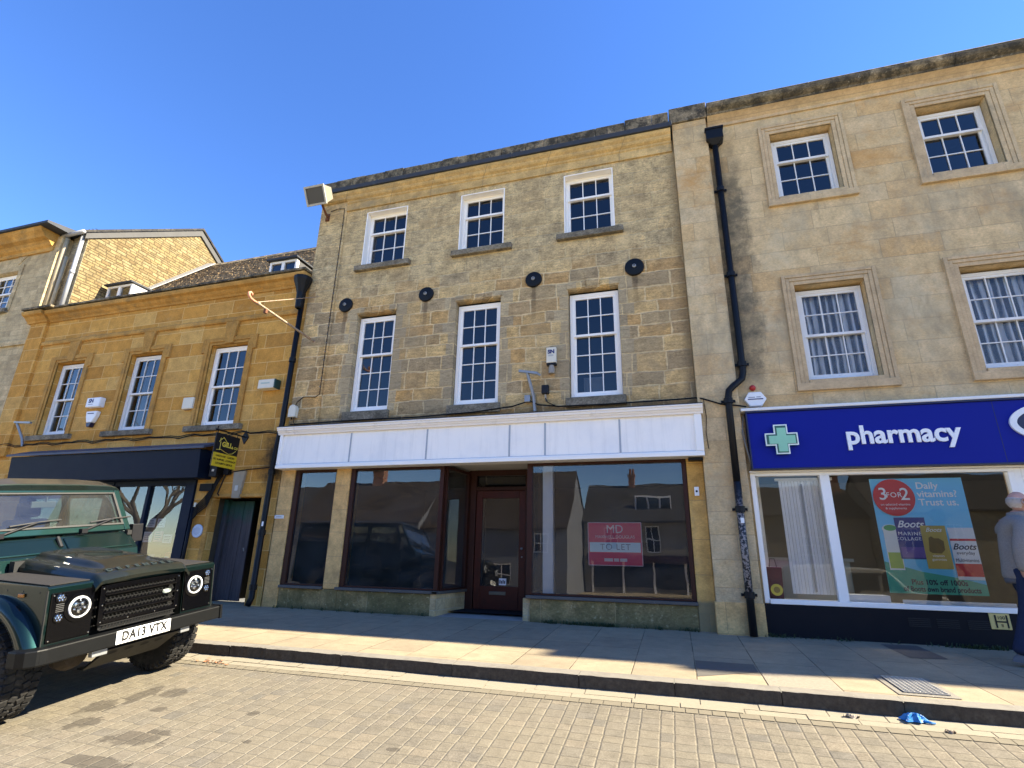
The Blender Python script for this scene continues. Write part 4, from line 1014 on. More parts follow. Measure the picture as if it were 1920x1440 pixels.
def dormer(x0, x1, y, z0, z1, side):
    m = MB(); t = 0.06
    m.box(x0, x0 + t, y, y + 0.08, z0, z1); m.box(x1 - t, x1, y, y + 0.08, z0, z1); m.box(x0 + t, x1 - t, y, y + 0.08, z1 - t, z1); m.box(x0 + t, x1 - t, y, y + 0.08, z0, z0 + t)
    xm = (x0 + x1) / 2; m.box(xm - 0.045, xm + 0.045, y - 0.004, y + 0.08, z0 + t, z1 - t)
    w = m.build('dormer', M_WHITE, oc, bevel=0.004)
    g = MB(); g.quad((x0 + t, y + 0.04, z0 + t), (x1 - t, y + 0.04, z0 + t), (x1 - t, y + 0.04, z1 - t), (x0 + t, y + 0.04, z1 - t)); g.build('pane', G_UP, w, fix=False)
    m = MB(); yb = y + (z1 - z0) * 0.98 + 0.35
    for x, d in ((x0, 0.03), (x1 - 0.03, 0.03)): m.prism([(y + 0.081, z0), (y + 0.081, z1), (yb, z1)], 'x', x, x + d)
    m.build('cheek', M_WHITE if side == 'w' else plain('lead_cheek', (0.05, 0.05, 0.055), 0.6), w)
    m = MB(); m.add([(x0 - 0.05, y - 0.09, z1 + 0.004), (x1 + 0.05, y - 0.09, z1 + 0.004), (x1 + 0.05, yb, z1 + 0.03), (x0 - 0.05, yb, z1 + 0.03),
                     (x0 - 0.05, y - 0.09, z1 + 0.045), (x1 + 0.05, y - 0.09, z1 + 0.045), (x1 + 0.05, yb, z1 + 0.075), (x0 - 0.05, yb, z1 + 0.075)], [(0, 1, 2, 3), (4, 5, 6, 7), (0, 1, 5, 4), (1, 2, 6, 5), (2, 3, 7, 6), (3, 0, 4, 7)])
    m.build('roof', M_LEAD, w)
dormer(-9.24, -8.43, 1.0, 7.28, 7.80, 'd'); dormer(-14.72, -13.80, 1.0, 7.28, 7.86, 'w')

# navy shopfront
mb = MB()
mb.profile_x([(-0.002, 2.25), (-0.33, 2.25), (-0.38, 2.79), (-0.38, 2.80), (-0.002, 2.80)], -14.02, -8.72); fa = mb.build('shop_fascia', M_NAVY, oc, bevel=0.004)
mb = MB(); mb.add([(-14.12, -0.43, 2.803), (-8.60, -0.43, 2.803), (-8.60, -0.002, 2.96), (-14.12, -0.002, 2.96), (-14.12, -0.43, 2.845), (-8.60, -0.43, 2.845), (-8.60, -0.002, 3.0), (-14.12, -0.002, 3.0)],
                  [(0, 1, 2, 3), (4, 5, 6, 7), (0, 1, 5, 4), (1, 2, 6, 5), (2, 3, 7, 6), (3, 0, 4, 7)])
mb.build('sloped_ledge', plain('slate_blue_ledge', (0.055, 0.065, 0.095), 0.6), fa)
mb = MB()
for a, b in ((-9.28, -9.04), (-11.42, -11.20), (-13.9, -13.62)): mb.box(a, b, -0.05, 0.1, -0.1, 2.25)
mb.box(-11.20, -9.28, -0.03, 0.1, 2.15, 2.25); mb.box(-10.29, -10.21, -0.02, 0.1, 0.55, 2.15); mb.box(-11.20, -9.28, -0.05, 0.1, -0.1, 0.55)
mb.box(-13.62, -11.42, -0.03, 0.1, 2.15, 2.25); mb.box(-13.62, -11.42, -0.02, 0.1, 1.93, 2.02); mb.box(-13.62, -11.42, -0.05, 0.1, -0.1, 0.4); mb.box(-12.6, -12.5, -0.02, 0.1, 0.4, 1.93)
ow = mb.build('shop_window', M_NAVY, oc, bevel=0.006)
for a, b in ((-11.20, -10.29), (-10.21, -9.28)):
    g = MB(); g.quad((a, 0.03, 0.55), (b, 0.03, 0.55), (b, 0.03, 2.15), (a, 0.03, 2.15)); g.build('pane', G_SHOP, ow, fix=False)
g = MB(); g.quad((-13.62, 0.03, 0.4), (-11.42, 0.03, 0.4), (-11.42, 0.03, 2.15), (-13.62, 0.03, 2.15)); g.build('pane', G_SHOP, ow, fix=False)
interior(oc, -13.7, -9.0, 0.11, 5.0, 0.0, 2.7, plain('navy_shop_inside', (0.12, 0.11, 0.10), 0.9, spec=0.1), 'shop_interior')
# notices and stock in the navy shop window
rn = random.Random(11)
for i, (x, z, w, h) in enumerate(((-10.05, 1.42, 0.2, 0.17), (-9.8, 1.42, 0.2, 0.17), (-10.07, 1.15, 0.22, 0.2), (-9.8, 1.16, 0.22, 0.2), (-9.56, 1.12, 0.22, 0.16))):
    t = thing('window_notice', ['white notice with grey print, upper of the column in the navy shop window', 'white notice taped beside the upper one in the navy shop window', 'white notice under the upper column in the navy shop window', 'pink notice among the papers in the navy shop window', 'pale notice nearest the navy door post in the shop window'][i], 'notice', (x, 0.05, z), 'papers in the navy shop window')
    m = MB(); m.box(x - w / 2, x + w / 2, 0.045, 0.049, z - h / 2, z + h / 2); m.build('sheet', plain('pink_paper', (0.6, 0.32, 0.36), 0.7) if i == 3 else plain('white_paper', (0.66, 0.67, 0.68), 0.7), t)
    m = MB()
    for k in range(4): m.box(x - w * 0.36, x + w * (0.1 + 0.25 * rn.random()), 0.0425, 0.0445, z + h * (0.28 - 0.18 * k) - 0.008, z + h * (0.28 - 0.18 * k) + 0.008)
    m.build('print', plain('grey_print', (0.22, 0.22, 0.24), 0.7), t)
for i in range(9):
    x = -11.05 + 0.2 * i; h = rn.uniform(0.22, 0.42); c = [(0.5, 0.5, 0.48), (0.10, 0.26, 0.12), (0.45, 0.12, 0.10), (0.12, 0.16, 0.33), (0.5, 0.36, 0.12)][i % 5]
    t = thing('goods_pack', '%s pack of goods standing in the navy shop window' % ['off-white', 'green', 'red', 'blue', 'amber'][i % 5], 'goods', (x, 0.3, 0.56), 'goods in the navy shop window')
    m = MB(); m.prism([(x - 0.08, 0.56), (x + 0.08, 0.56), (x + 0.075, 0.56 + h), (x - 0.06, 0.56 + h * 0.96)], 'y', 0.2, 0.34); m.build('body', plain('pack_colour', c, 0.6), t, bevel=0.01)
    m = MB(); m.box(x - 0.05, x + 0.05, 0.195, 0.199, 0.6 + h * 0.3, 0.6 + h * 0.6); m.build('pack_panel', M_WHITEPLASTIC, t)
# passage doorway: stone lintel, keystone, plank door standing in the passage
mb = MB()
mb.box(-8.66, -8.563, -0.02, 0.15, 0.0, 1.9); mb.box(-7.417, -7.32, -0.02, 0.15, 0.0, 1.9); mb.box(-8.66, -7.32, -0.022, 0.1, 1.903, 1.96)
mb.build('doorway_surround', M_OCHRE_TRIM, oc, bevel=0.008)
mb = MB(); mb.prism([(-8.10, 1.88), (-7.93, 1.88), (-7.87, 2.40), (-8.15, 2.40)], 'y', -0.05, 0.03); mb.build('keystone', plain('grey_keystone', (0.30, 0.26, 0.19), 0.9, var=0.3, bump=0.4), oc, bevel=0.008)
mb = MB(); mb.box(-8.05, -7.98, -0.056, -0.0505, 2.02, 2.12); mb.build('number_tile', plain('pale_tile', (0.45, 0.44, 0.40), 0.5), oc)
mb = MB(); mb.box(-8.56, -7.42, 2.4, 2.5, 0, 1.9); mb.box(-7.40, -7.30, 0.152, 2.4, 0, 1.95); mb.box(-8.68, -8.58, 0.152, 2.4, 0, 1.95); mb.build('passage_wall', plain('dark_passage_stone', (0.05, 0.042, 0.03), 0.95, var=0.4, scale=4, bump=0.8), oc)
DM = NT('worn_green_planks'); _p = DM.pos(); _s = DM.sep(_p)
_g = DM.step(DM.math('ADD', _s[2], DM.math('MULTIPLY', DM.math('SUBTRACT', DM.noise(_p, 5, 6, 0.7), 0.5), 0.9)), 1.35, 1.75)
_w = DM.ramp(DM.noise(DM.vscale(_p, (26, 26, 1.6)), 1.0, 6, 0.7), [(0.3, (0.022, 0.021, 0.025)), (0.7, (0.075, 0.07, 0.08))])
_c = DM.mix(_g, _w, (0.012, 0.060, 0.048))
M_PLANK = DM.bsdf(_c, 0.75, 0, DM.bump(DM.noise(DM.vscale(_p, (26, 26, 1.6)), 1.0, 5), 0.5, 0.01))
mb = MB()
for k in range(5):
    x = -8.46 + 0.115 * k; mb.box(x + 0.004, x + 0.113, 0.34 + random.uniform(0, 0.008), 0.375, 0.03, 1.86)
pd = mb.build('plank_door', M_PLANK, oc, bevel=0.004)
mb = MB(); mb.box(-8.56, -8.465, 0.28, 0.38, 0.0, 1.89); mb.build('door_jamb', M_PLANK, pd)
mb = MB(); mb.tube([(-7.94, 0.31, 0.98), (-7.94, 0.33, 0.92)], 0.012, 8); mb.build('latch', M_GREYMETAL, pd)

# ================================================================== FAR-LEFT HOUSE AND ITS NEIGHBOUR'S GABLE
fl = thing('grey_stone_house', 'tall grey stone house with deep moulded eaves beyond the golden building', 'building', (-19, 0, 0))
fh = [(-17.75, -16.75, 6.95, 8.08), (-20.3, -19.3, 6.95, 8.08), (-17.75, -16.75, 3.4, 5.0), (-20.3, -19.3, 3.4, 5.0)]
mb = MB(); wall_front(mb, -24, -15.43, -0.3, 9.0, 0.0, fh, 0.15); shell(mb, -24, -15.43, 0.0, 0.9, -0.3, 9.0); mb.build('wall', M_FARLEFT, fl, fix=False)
mb = MB(); mb.profile_x([(0.02, 8.55), (-0.05, 8.55), (-0.05, 8.66), (-0.11, 8.70), (-0.19, 8.80), (-0.30, 8.84), (-0.34, 8.90), (-0.42, 8.98), (-0.46, 9.06), (0.02, 9.06)], -24, -15.62); mb.build('cornice', M_OCHRE_TRIM, fl, bevel=0.004)
mb = MB(); mb.profile_x([(-0.52, 9.063), (-0.52, 9.13), (0.5, 9.3), (6, 10.4), (6, 10.35), (0.5, 9.07)], -24, -15.28); mb.build('roof', M_LEAD, fl)  # roof end lengthened past the cornice to shade its end face
mb = MB(); mb.box(-15.72, -15.432, -0.025, 0.1, 6.4, 8.55); mb.build('quoin_strip', M_FARLEFT, fl)
mb = MB(); mb.profile_x([(0.02, 5.80), (-0.05, 5.80), (-0.06, 5.92), (0.02, 5.95)], -24, -15.45); mb.build('string_course', M_FARLEFT, fl, bevel=0.004)
for (a, b, c, d) in fh: sash_window(fl, a + 0.01, b - 0.01, c, d - 0.01, 0.1, 3, 2, 2, frame=0.06, sill=(a - 0.1, b + 0.1, c - 0.12, c - 0.002, -0.1))
interior(fl, -23.9, -15.6, 0.16, 0.85, 6.5, 8.5); interior(fl, -23.9, -15.6, 0.16, 0.85, 3.1, 5.5)
mb = MB(); mb.prism([(-16.87, 8.30), (-16.6, 8.55), (-16.95, 8.55)], 'y', -0.02, 0.02)
mb.box(-17.9, -17.76, -0.025, 0.02, 6.9, 8.3); mb.box(-16.74, -16.60, -0.025, 0.02, 6.9, 8.3); mb.box(-17.76, -16.74, -0.025, 0.02, 8.1, 8.3); mb.build('window_surround', M_FARLEFT, fl, bevel=0.004)
ch = MB(); ch.box(-19.75, -19.0, 2.4, 3.0, 10.0, 10.75); ch.box(-19.82, -18.93, 2.33, 3.07, 10.75, 10.86); ch.build('chimney', plain('cream_chimney', (0.60, 0.53, 0.38), 0.9, var=0.15, bump=0.3), fl, bevel=0.01)

gb = thing('gable_house', 'sunlit rubble-stone gable end rising above the golden building roof', 'building', (-15.5, 3, 0))
GX = -14.85
mb = MB(); mb.prism([(0.27, 5.5), (0.27, 9.15), (3.45, 11.28), (6.6, 9.2), (6.6, 5.5)], 'x', GX - 3.5, GX)
mb.build('wall', M_GABLE, gb)
# bargeboard and roof edge
mb = MB()
def rake(y0, z0, y1, z1, t, x0, x1):
    mb.add([(x, y, z + o) for x in (x0, x1) for (y, z, o) in ((y0, z0, -t), (y0, z0, 0.02), (y1, z1, 0.02), (y1, z1, -t))], [(0, 1, 2, 3), (7, 6, 5, 4), (0, 4, 5, 1), (1, 5, 6, 2), (2, 6, 7, 3), (3, 7, 4, 0)])
rake(0.15, 9.11, 3.45, 11.32, 0.20, GX + 0.002, GX + 0.05); rake(6.8, 9.12, 3.45, 11.32, 0.20, GX + 0.002, GX + 0.05)
mb.build('bargeboard', plain('weathered_bargeboard', (0.06, 0.058, 0.055), 0.7, var=0.3, scale=3), gb)
mb = MB()
rake(0.02, 9.07, 3.45, 11.40, 0.055, GX - 3.6, GX + 0.09); rake(6.9, 9.12, 3.45, 11.40, 0.055, GX - 3.6, GX + 0.09)
mb.build('roof', M_SLATE, gb)
mb = MB(); mb.box(GX - 0.57, GX - 0.002, 0.262, 0.29, 6.3, 9.1); mb.build('front_strip', M_RUBBLE, gb)
# ================================================================== FITTINGS ON THE FACADES
# floodlight on a rusty arm at the top corner
flx = thing('floodlight', 'boxy weathered floodlight on a rusty arm at the top corner of the empty shop building', 'floodlight', (-6.87, 0, 8.05))
mb = MB(); mb.tube([(-6.87, 0.0, 7.98), (-6.87, -0.10, 8.00), (-6.84, -0.28, 8.08), (-6.81, -0.36, 8.10)], 0.026, 8); mb.obox((-6.87, -0.015, 7.97), (0.1, 0.03, 0.2)); mb.obox((-6.87, -0.05, 7.9), (0.05, 0.06, 0.06))
mb.build('arm', M_RUSTDARK, flx)
rm = Matrix.Rotation(R(0), 3, 'Z') @ Matrix.Rotation(R(30), 3, 'X')
def flp(p): return Vector((-6.80, -0.42, 8.22)) + rm @ Vector(p)
mb = MB()
a, b = 0.235, 0.19
front = [flp((-a, -0.20, -b)), flp((a, -0.20, -b)), flp((a, -0.20, b)), flp((-a, -0.20, b))]
back = [flp((-a * 0.86, 0.13, -b * 0.35)), flp((a * 0.86, 0.13, -b * 0.35)), flp((a * 0.86, 0.13, b * 0.95)), flp((-a * 0.86, 0.13, b * 0.95))]
mb.add(front + back, [(0, 1, 2, 3), (7, 6, 5, 4), (0, 4, 5, 1), (1, 5, 6, 2), (2, 6, 7, 3), (3, 7, 4, 0)])
mb.build('housing', plain('grey_cream_casing', (0.19, 0.17, 0.13), 0.5, var=0.15, dirt=((0.2, 0.15, 0.1), 5, 0.56, 0.6)), flx, bevel=0.012)
mb = MB(); rim = 0.028
for (x0, x1, z0, z1) in ((-a - 0.01, a + 0.01, b - rim, b + 0.012), (-a - 0.01, a + 0.01, -b - 0.012, -b + rim), (-a - 0.01, -a + rim, -b + rim, b - rim), (a - rim, a + 0.01, -b + rim, b - rim)):
    c = flp(((x0 + x1) / 2, -0.212, (z0 + z1) / 2)); mb.obox(c, (x1 - x0, 0.025, z1 - z0), rm)
mb.build('rim', plain('pale_rim', (0.36, 0.345, 0.30), 0.5, dirt=((0.3, 0.22, 0.15), 8, 0.6, 0.5)), flx)
mb = MB(); mb.add([flp((-a + rim, -0.206, -b + rim)), flp((a - rim, -0.206, -b + rim)), flp((a - rim, -0.206, b - rim)), flp((-a + rim, -0.206, b - rim))], [(0, 1, 2, 3)])
mb.build('lens', plain('dusty_lens', (0.045, 0.042, 0.037), 0.45, var=0.15), flx)
cbl = thing('lamp_cable', 'thin dark cable clipped down the stone from the floodlight to the white box', 'cable', (-6.5, 0, 5))
mb = MB(); mb.tube([(-6.80, -0.05, 8.10), (-6.62, -0.045, 8.14), (-6.46, -0.04, 8.12), (-6.452, -0.036, 7.6), (-6.45, -0.036, 5.5), (-6.44, -0.036, 3.85), (-6.53, -0.036, 3.80), (-6.80, -0.036, 3.82), (-6.93, -0.04, 3.72), (-6.95, -0.05, 3.62)], 0.007, 6); mb.build('cable', M_CABLE, cbl, smooth=True)
mb = MB()
for k in range(22): z = 4.0 + k * 0.185; mb.box(-6.462, -6.438, -0.046, -0.026, z, z + 0.018)
mb.build('clips', M_GREYCABLE, cbl)
jb = thing('junction_box', 'rounded white cable box on the stone above the end of the white fascia', 'junction box', (-6.95, -0.03, 3.5))
mb = MB(); mb.prism([(-7.03, 3.40), (-6.87, 3.40), (-6.865, 3.56), (-6.89, 3.63), (-6.95, 3.655), (-7.01, 3.63), (-7.035, 3.56)], 'y', -0.13, -0.03); mb.build('case', M_CREAMPLASTIC, jb, bevel=0.012)
mb = MB(); mb.tube([(-6.97, -0.08, 3.41), (-6.97, -0.08, 3.36)], 0.016, 8); mb.tube([(-6.92, -0.08, 3.41), (-6.92, -0.06, 3.30), (-6.9, -0.03, 3.26)], 0.008, 6); mb.build('glands', M_BLACKPLASTIC, jb)

# hooked sign pole with stay
sp = thing('sign_pole', 'rusty white pole with a pink curled hook tip jutting from the stone wall', 'bracket pole', (-6.76, 0, 5.0))
mb = MB(); mb.tube([(-6.76, 0.0, 5.00), (-6.765, -0.06, 5.005), (-6.775, -1.62, 5.09)], [0.026, 0.023, 0.020], 10); mb.lathe([(0.05, 0.0), (0.05, -0.02), (0.03, -0.03)], (-6.76, 0.0, 5.0), 'y', 14); mb.lathe([(0.03, 0.0), (0.034, 0.03), (0.03, 0.06)], (-6.775, -1.62, 5.09), 'y', 12)
mb.build('pole', M_RUST, sp, smooth=False)
mb = MB(); hk = []
hk += [(-6.775, -1.62, 5.09), (-6.777, -1.70, 5.088), (-6.778, -1.775, 5.10), (-6.779, -1.82, 5.14), (-6.779, -1.825, 5.185), (-6.779, -1.79, 5.21), (-6.779, -1.755, 5.195), (-6.779, -1.75, 5.165)]
mb.tube(hk, [0.02, 0.022, 0.024, 0.025, 0.023, 0.02, 0.018, 0.014], 10); mb.build('hook', M_PINK, sp, smooth=True)
mb = MB(); mb.tube([(-6.80, 0.0, 6.03), (-6.775, -1.60, 5.11)], 0.008, 6); mb.build('stay', M_RUST, sp)
mb = MB(); mb.box(-6.80, -6.75, -1.42, -1.37, 4.99, 5.07); mb.build('hanger_lug', M_RUSTDARK, sp)

# downpipes
dp = thing('downpipe', 'black cast-iron downpipe with a flared fluted hopper between golden and grey stone buildings', 'drainpipe', (-7.2, -0.1, 0))
mb = MB(); mb.tube([(-7.14, -0.10, 6.1), (-7.15, -0.10, 3.3), (-7.20, -0.10, 2.6), (-7.21, -0.10, 2.3), (-7.21, -0.10, 0.14), (-7.20, -0.17, 0.03)], 0.052, 12)
mb.build('pipe', M_BLACKIRON, dp, smooth=True)
mb = MB(); mb.lathe([(0.058, 5.72), (0.075, 5.74), (0.082, 5.95), (0.088, 6.08), (0.125, 6.2), (0.185, 6.36), (0.19, 6.43), (0.175, 6.43), (0.17, 6.40), (0, 6.40)], (-7.15, -0.16, 0), 'z', 12, cap=False)
mb.build('hopper', M_BLACKIRON, dp)
mb = MB()
for z in (4.6, 2.35, 1.25, 0.32): mb.lathe([(0.053, -0.05), (0.066, -0.045), (0.066, 0.045), (0.053, 0.05)], (-7.147 if z > 3 else -7.21, -0.10, z), 'z', 12)
mb.build('collars', M_BLACKIRON, dp)
mb = MB(); mb.box(-7.20, -7.165, -0.155, -0.15, 1.36, 1.44); mb.build('white_tag', M_WHITEPLASTIC, dp)
d2 = thing('downpipe', 'black downpipe with a box hopper, cranked round the pilaster and flaking near the ground', 'drainpipe', (1.1, -0.15, 0))
mb = MB(); mb.tube([(1.17, -0.09, 7.95), (1.17, -0.09, 3.68), (1.14, -0.10, 3.56), (0.99, -0.19, 3.42), (0.93, -0.19, 3.36), (0.905, -0.19, 3.24), (0.90, -0.19, 2.0)], 0.05, 12); mb.build('pipe', M_BLACKIRON, d2, smooth=True)
mb = MB(); mb.tube([(0.90, -0.19, 2.0), (0.895, -0.19, 0.0)], 0.05, 12); mb.build('lower_pipe', M_PIPE_FLAKE, d2, smooth=True)
mb = MB(); mb.box(1.03, 1.31, -0.20, -0.01, 8.02, 8.22); mb.box(1.015, 1.325, -0.215, -0.005, 8.22, 8.26); mb.add([(1.03, -0.20, 8.02), (1.31, -0.20, 8.02), (1.31, -0.01, 8.02), (1.03, -0.01, 8.02), (1.12, -0.14, 7.92), (1.22, -0.14, 7.92), (1.22, -0.04, 7.92), (1.12, -0.04, 7.92)], [(0, 1, 5, 4), (1, 2, 6, 5), (2, 3, 7, 6), (3, 0, 4, 7), (4, 5, 6, 7)])
mb.tube([(1.08, -0.1, 8.2), (1.08, -0.1, 8.31)], 0.035, 10); mb.build('hopper', M_BLACKIRON, d2, bevel=0.006)
mb = MB()
for x, y, z in ((1.17, -0.09, 7.0), (1.17, -0.09, 5.35), (0.90, -0.19, 1.62), (0.897, -0.19, 0.5), (1.17, -0.09, 3.8), (0.905, -0.19, 3.2)): mb.lathe([(0.051, -0.045), (0.066, -0.04), (0.066, 0.04), (0.051, 0.045)], (x, y, z), 'z', 12); mb.box(x - 0.10, x + 0.10, y + 0.02, y + 0.05, z - 0.018, z + 0.018)
mb.build('collars', M_BLACKIRON, d2)
mb = MB(); mb.box(0.885, 0.93, -0.248, -0.243, 1.43, 1.50); mb.build('white_tag', M_WHITEPLASTIC, d2)

# alarm boxes
a1 = thing('alarm_box', 'tall cream alarm box marked SN with a round sounder hanging under it', 'alarm box', (-1.82, -0.02, 4.2))
mb = MB(); mb.box(-1.905, -1.735, -0.09, -0.004, 4.09, 4.37); mb.build('case', M_CREAMPLASTIC, a1, bevel=0.008)
mb = MB(); mb.box(-1.905, -1.735, -0.088, -0.004, 4.045, 4.088); mb.build('base', M_BLACKPLASTIC, a1, bevel=0.008)
mb = MB(); mb.lathe([(0.05, 3.90), (0.052, 3.915), (0.052, 3.99), (0.042, 4.045)], (-1.82, -0.05, 0), 'z', 18); mb.build('sounder', plain('brown_grey_sounder', (0.27, 0.24, 0.20), 0.5), a1)
NB_INK = plain('dark_blue_ink', (0.012, 0.02, 0.12), 0.5)
text_mesh('lettering', 'SN', 0.095, NB_INK, a1, (-1.82, -0.0915, 4.285), ROT_FRONT, extrude=0.0008, font_bold=0.005)
mb = MB(); mb.box(-1.87, -1.78, -0.0925, -0.0905, 4.222, 4.229); mb.box(-1.87, -1.78, -0.0925, -0.0905, 4.206, 4.212); mb.build('small_print', plain('grey_blue_print', (0.2, 0.24, 0.33), 0.6), a1)
a2 = thing('alarm_box', 'white box marked SN on the golden stone between two sash windows', 'alarm box', (-12.35, -0.02, 4.1))
mb = MB(); mb.prism([(-12.57, 3.93), (-12.15, 3.93), (-12.15, 4.15), (-12.57, 4.15)], 'y', -0.13, -0.004); mb.build('case', M_WHITEPLASTIC, a2, bevel=0.015)
text_mesh('lettering', 'SN', 0.12, NB_INK, a2, (-12.42, -0.132, 4.07), ROT_FRONT, extrude=0.0008, font_bold=0.005); mb = MB(); mb.box(-12.49, -12.35, -0.1325, -0.1305, 3.985, 3.997); mb.build('small_print', bpy.data.materials['grey_blue_print'], a2)
a3 = thing('alarm_siren', 'white tapered siren with a dark bottom just under a white SN box', 'alarm siren', (-12.35, -0.02, 3.7))
mb = MB(); mb.prism([(-12.53, 3.84), (-12.20, 3.84), (-12.22, 3.72), (-12.29, 3.58), (-12.45, 3.58), (-12.51, 3.72)], 'y', -0.10, -0.004); mb.build('case', M_WHITEPLASTIC, a3, bevel=0.015)
mb = MB(); mb.prism([(-12.45, 3.577), (-12.29, 3.577), (-12.33, 3.48), (-12.42, 3.48)], 'y', -0.10, -0.004); mb.build('base', plain('dark_blue_plastic', (0.015, 0.015, 0.05), 0.35), a3, bevel=0.01)
mb = MB(); mb.box(-12.47, -12.28, -0.104, -0.1005, 3.775, 3.795); mb.build('print', NB_INK, a3)
a4 = thing('alarm_siren', 'white six-sided siren box above the corner of the blue pharmacy sign', 'alarm siren', (1.3, -0.02, 3.3))
mb = MB(); mb.prism([(1.14, 3.235), (1.21, 3.13), (1.38, 3.13), (1.45, 3.235), (1.38, 3.345), (1.21, 3.345)], 'y', -0.09, -0.004); mb.build('case', M_WHITEPLASTIC, a4, bevel=0.012)
mb = MB(); mb.box(1.19, 1.40, -0.094, -0.0905, 3.225, 3.24); mb.build('print', NB_INK, a4); mb = MB(); mb.box(1.20, 1.29, -0.0935, -0.0905, 3.256, 3.268); mb.box(1.31, 1.37, -0.0935, -0.0905, 3.258, 3.27); mb.build('small_print', bpy.data.materials['grey_blue_print'], a4)
a5 = thing('strobe_light', 'small red strobe on the stone over a white six-sided siren', 'strobe', (1.28, -0.02, 3.43))
mb = MB(); mb.lathe([(0.045, 0), (0.045, -0.02), (0.034, -0.055), (0.0, -0.06)], (1.285, -0.004, 3.43), 'y', 18, cap=False); mb.build('dome', M_RED, a5, smooth=True)
v1 = thing('vent_box', 'plain cream box on the golden stone beside the middle sash window', 'box', (-9.6, -0.02, 3.85))
mb = MB(); mb.box(-9.80, -9.52, -0.08, -0.004, 3.74, 3.99); mb.build('case', M_CREAMPLASTIC, v1, bevel=0.012)
mb = MB(); mb.box(-9.76, -9.60, -0.06, -0.004, 3.725, 3.738); mb.build('rust_trace', M_RUST, v1)
v2 = thing('alarm_box', 'white box with green side and small print near the fluted hopper pipe', 'alarm box', (-7.6, -0.02, 4.1))
mb = MB(); mb.box(-7.83, -7.45, -0.17, -0.004, 4.02, 4.21); mb.build('case', M_CREAMPLASTIC, v2, bevel=0.01)
mb = MB(); mb.box(-7.448, -7.42, -0.168, -0.004, 4.022, 4.208); mb.build('side', plain('bottle_green', (0.012, 0.05, 0.045), 0.5), v2, bevel=0.006)
mb = MB(); mb.box(-7.76, -7.55, -0.1725, -0.1705, 4.115, 4.145); mb.build('faded_print', plain('faded_green_ink', (0.38, 0.46, 0.40), 0.6), v2)

# T-shaped grey bracket with floodlight bits over the fascia
tb = thing('wall_bracket', 'grey T-shaped metal bracket standing on the flashing of the white fascia', 'bracket', (-2.27, -0.05, 3.4))
mb = MB(); mb.tube([(-2.11, -0.05, 3.25), (-2.13, -0.06, 3.5), (-2.23, -0.12, 3.92)], 0.028, 6); mb.obox((-2.21, -0.13, 3.93), (0.34, 0.05, 0.04), Matrix.Rotation(R(12), 3, 'Y')); mb.obox((-2.05, -0.13, 3.89), (0.12, 0.03, 0.03), Matrix.Rotation(R(30), 3, 'Y')); mb.build('arm', M_GREYMETAL, tb)
mb = MB(); mb.box(-2.29, -2.19, -0.08, -0.004, 3.42, 3.54); mb.build('junction_box', M_GREYMETAL, tb, bevel=0.006)
tc = thing('camera_box', 'small black box on a stub over the white fascia beside a grey T bracket', 'camera box', (-1.95, -0.05, 3.5))
mb = MB(); mb.box(-1.98, -1.86, -0.14, -0.05, 3.53, 3.68); mb.build('case', M_BLACKPLASTIC, tc, bevel=0.008)
mb = MB(); mb.tube([(-1.92, -0.09, 3.53), (-1.92, -0.06, 3.45), (-1.92, -0.002, 3.43)], 0.018, 8); mb.build('stub', M_GREYMETAL, tc)
t2 = thing('wall_bracket', 'grey T-shaped metal bracket over the far end of the navy fascia', 'bracket', (-13.9, -0.05, 3.4))
mb = MB(); mb.tube([(-14.35, -0.05, 3.12), (-14.42, -0.06, 3.3), (-14.62, -0.14, 3.66)], 0.03, 6); mb.obox((-14.42, -0.15, 3.67), (0.55, 0.05, 0.04), Matrix.Rotation(R(4), 3, 'Y')); mb.build('arm', M_GREYMETAL, t2)
lan = thing('wall_lantern', 'black hanging sign end at the edge of the grey stone house', 'sign', (-15.9, -0.6, 3.4))
mb = MB(); mb.box(-15.99, -15.93, -0.75, -0.15, 2.95, 3.55); mb.build('panel', M_BLACKIRON, lan, bevel=0.01); mb = MB(); mb.tube([(-15.96, 0, 3.6), (-15.96, -0.8, 3.6)], 0.02, 8); mb.build('arm', M_BLACKIRON, lan)

# cables along the facades
cb = thing('service_cable', 'black service cable sagging along the golden stone above the navy fascia', 'cable', (-11, 0, 3.1))
pts = [(-15.3, -0.06, 3.15)]
for k in range(40):
    x = -15.0 + k * 0.203; pts.append((x, -0.055 - 0.012 * math.sin(k * 1.7), 3.17 - 0.045 * abs(math.sin(k * 0.55)) + 0.02 * math.sin(k * 2.1)))
mb = MB(); mb.tube(pts, 0.011, 6); mb.tube([(p[0], p[1] - 0.015, p[2] + 0.022 + 0.012 * math.sin(p[0] * 5)) for p in pts], 0.009, 6); mb.build('cable', M_CABLE, cb, smooth=True)
cb2 = thing('service_cable', 'black cable along the lead flashing of the white fascia and over the pilaster', 'cable', (-3, 0, 3.3))
pts = [(-7.0, -0.05, 3.27), (-5.5, -0.06, 3.28), (-4.3, -0.06, 3.27), (-3.2, -0.06, 3.30), (-2.5, -0.06, 3.36), (-2.2, -0.06, 3.44), (-2.05, -0.06, 3.36), (-1.7, -0.06, 3.31), (-0.9, -0.06, 3.30), (0.2, -0.06, 3.31), (0.46, -0.08, 3.31), (0.56, -0.14, 3.27), (0.80, -0.15, 3.17), (1.05, -0.15, 3.13), (1.15, -0.10, 3.12)]
mb = MB(); mb.tube(pts, 0.012, 6); mb.tube([(-1.92, -0.08, 3.46), (-1.88, -0.1, 3.38), (-1.75, -0.07, 3.32)], 0.008, 6); mb.build('cable', M_CABLE, cb2, smooth=True)
cb3 = thing('loose_cable', 'pale loose wires hanging beside the edge of the blue sign', 'cable', (1.1, -0.05, 2.5))
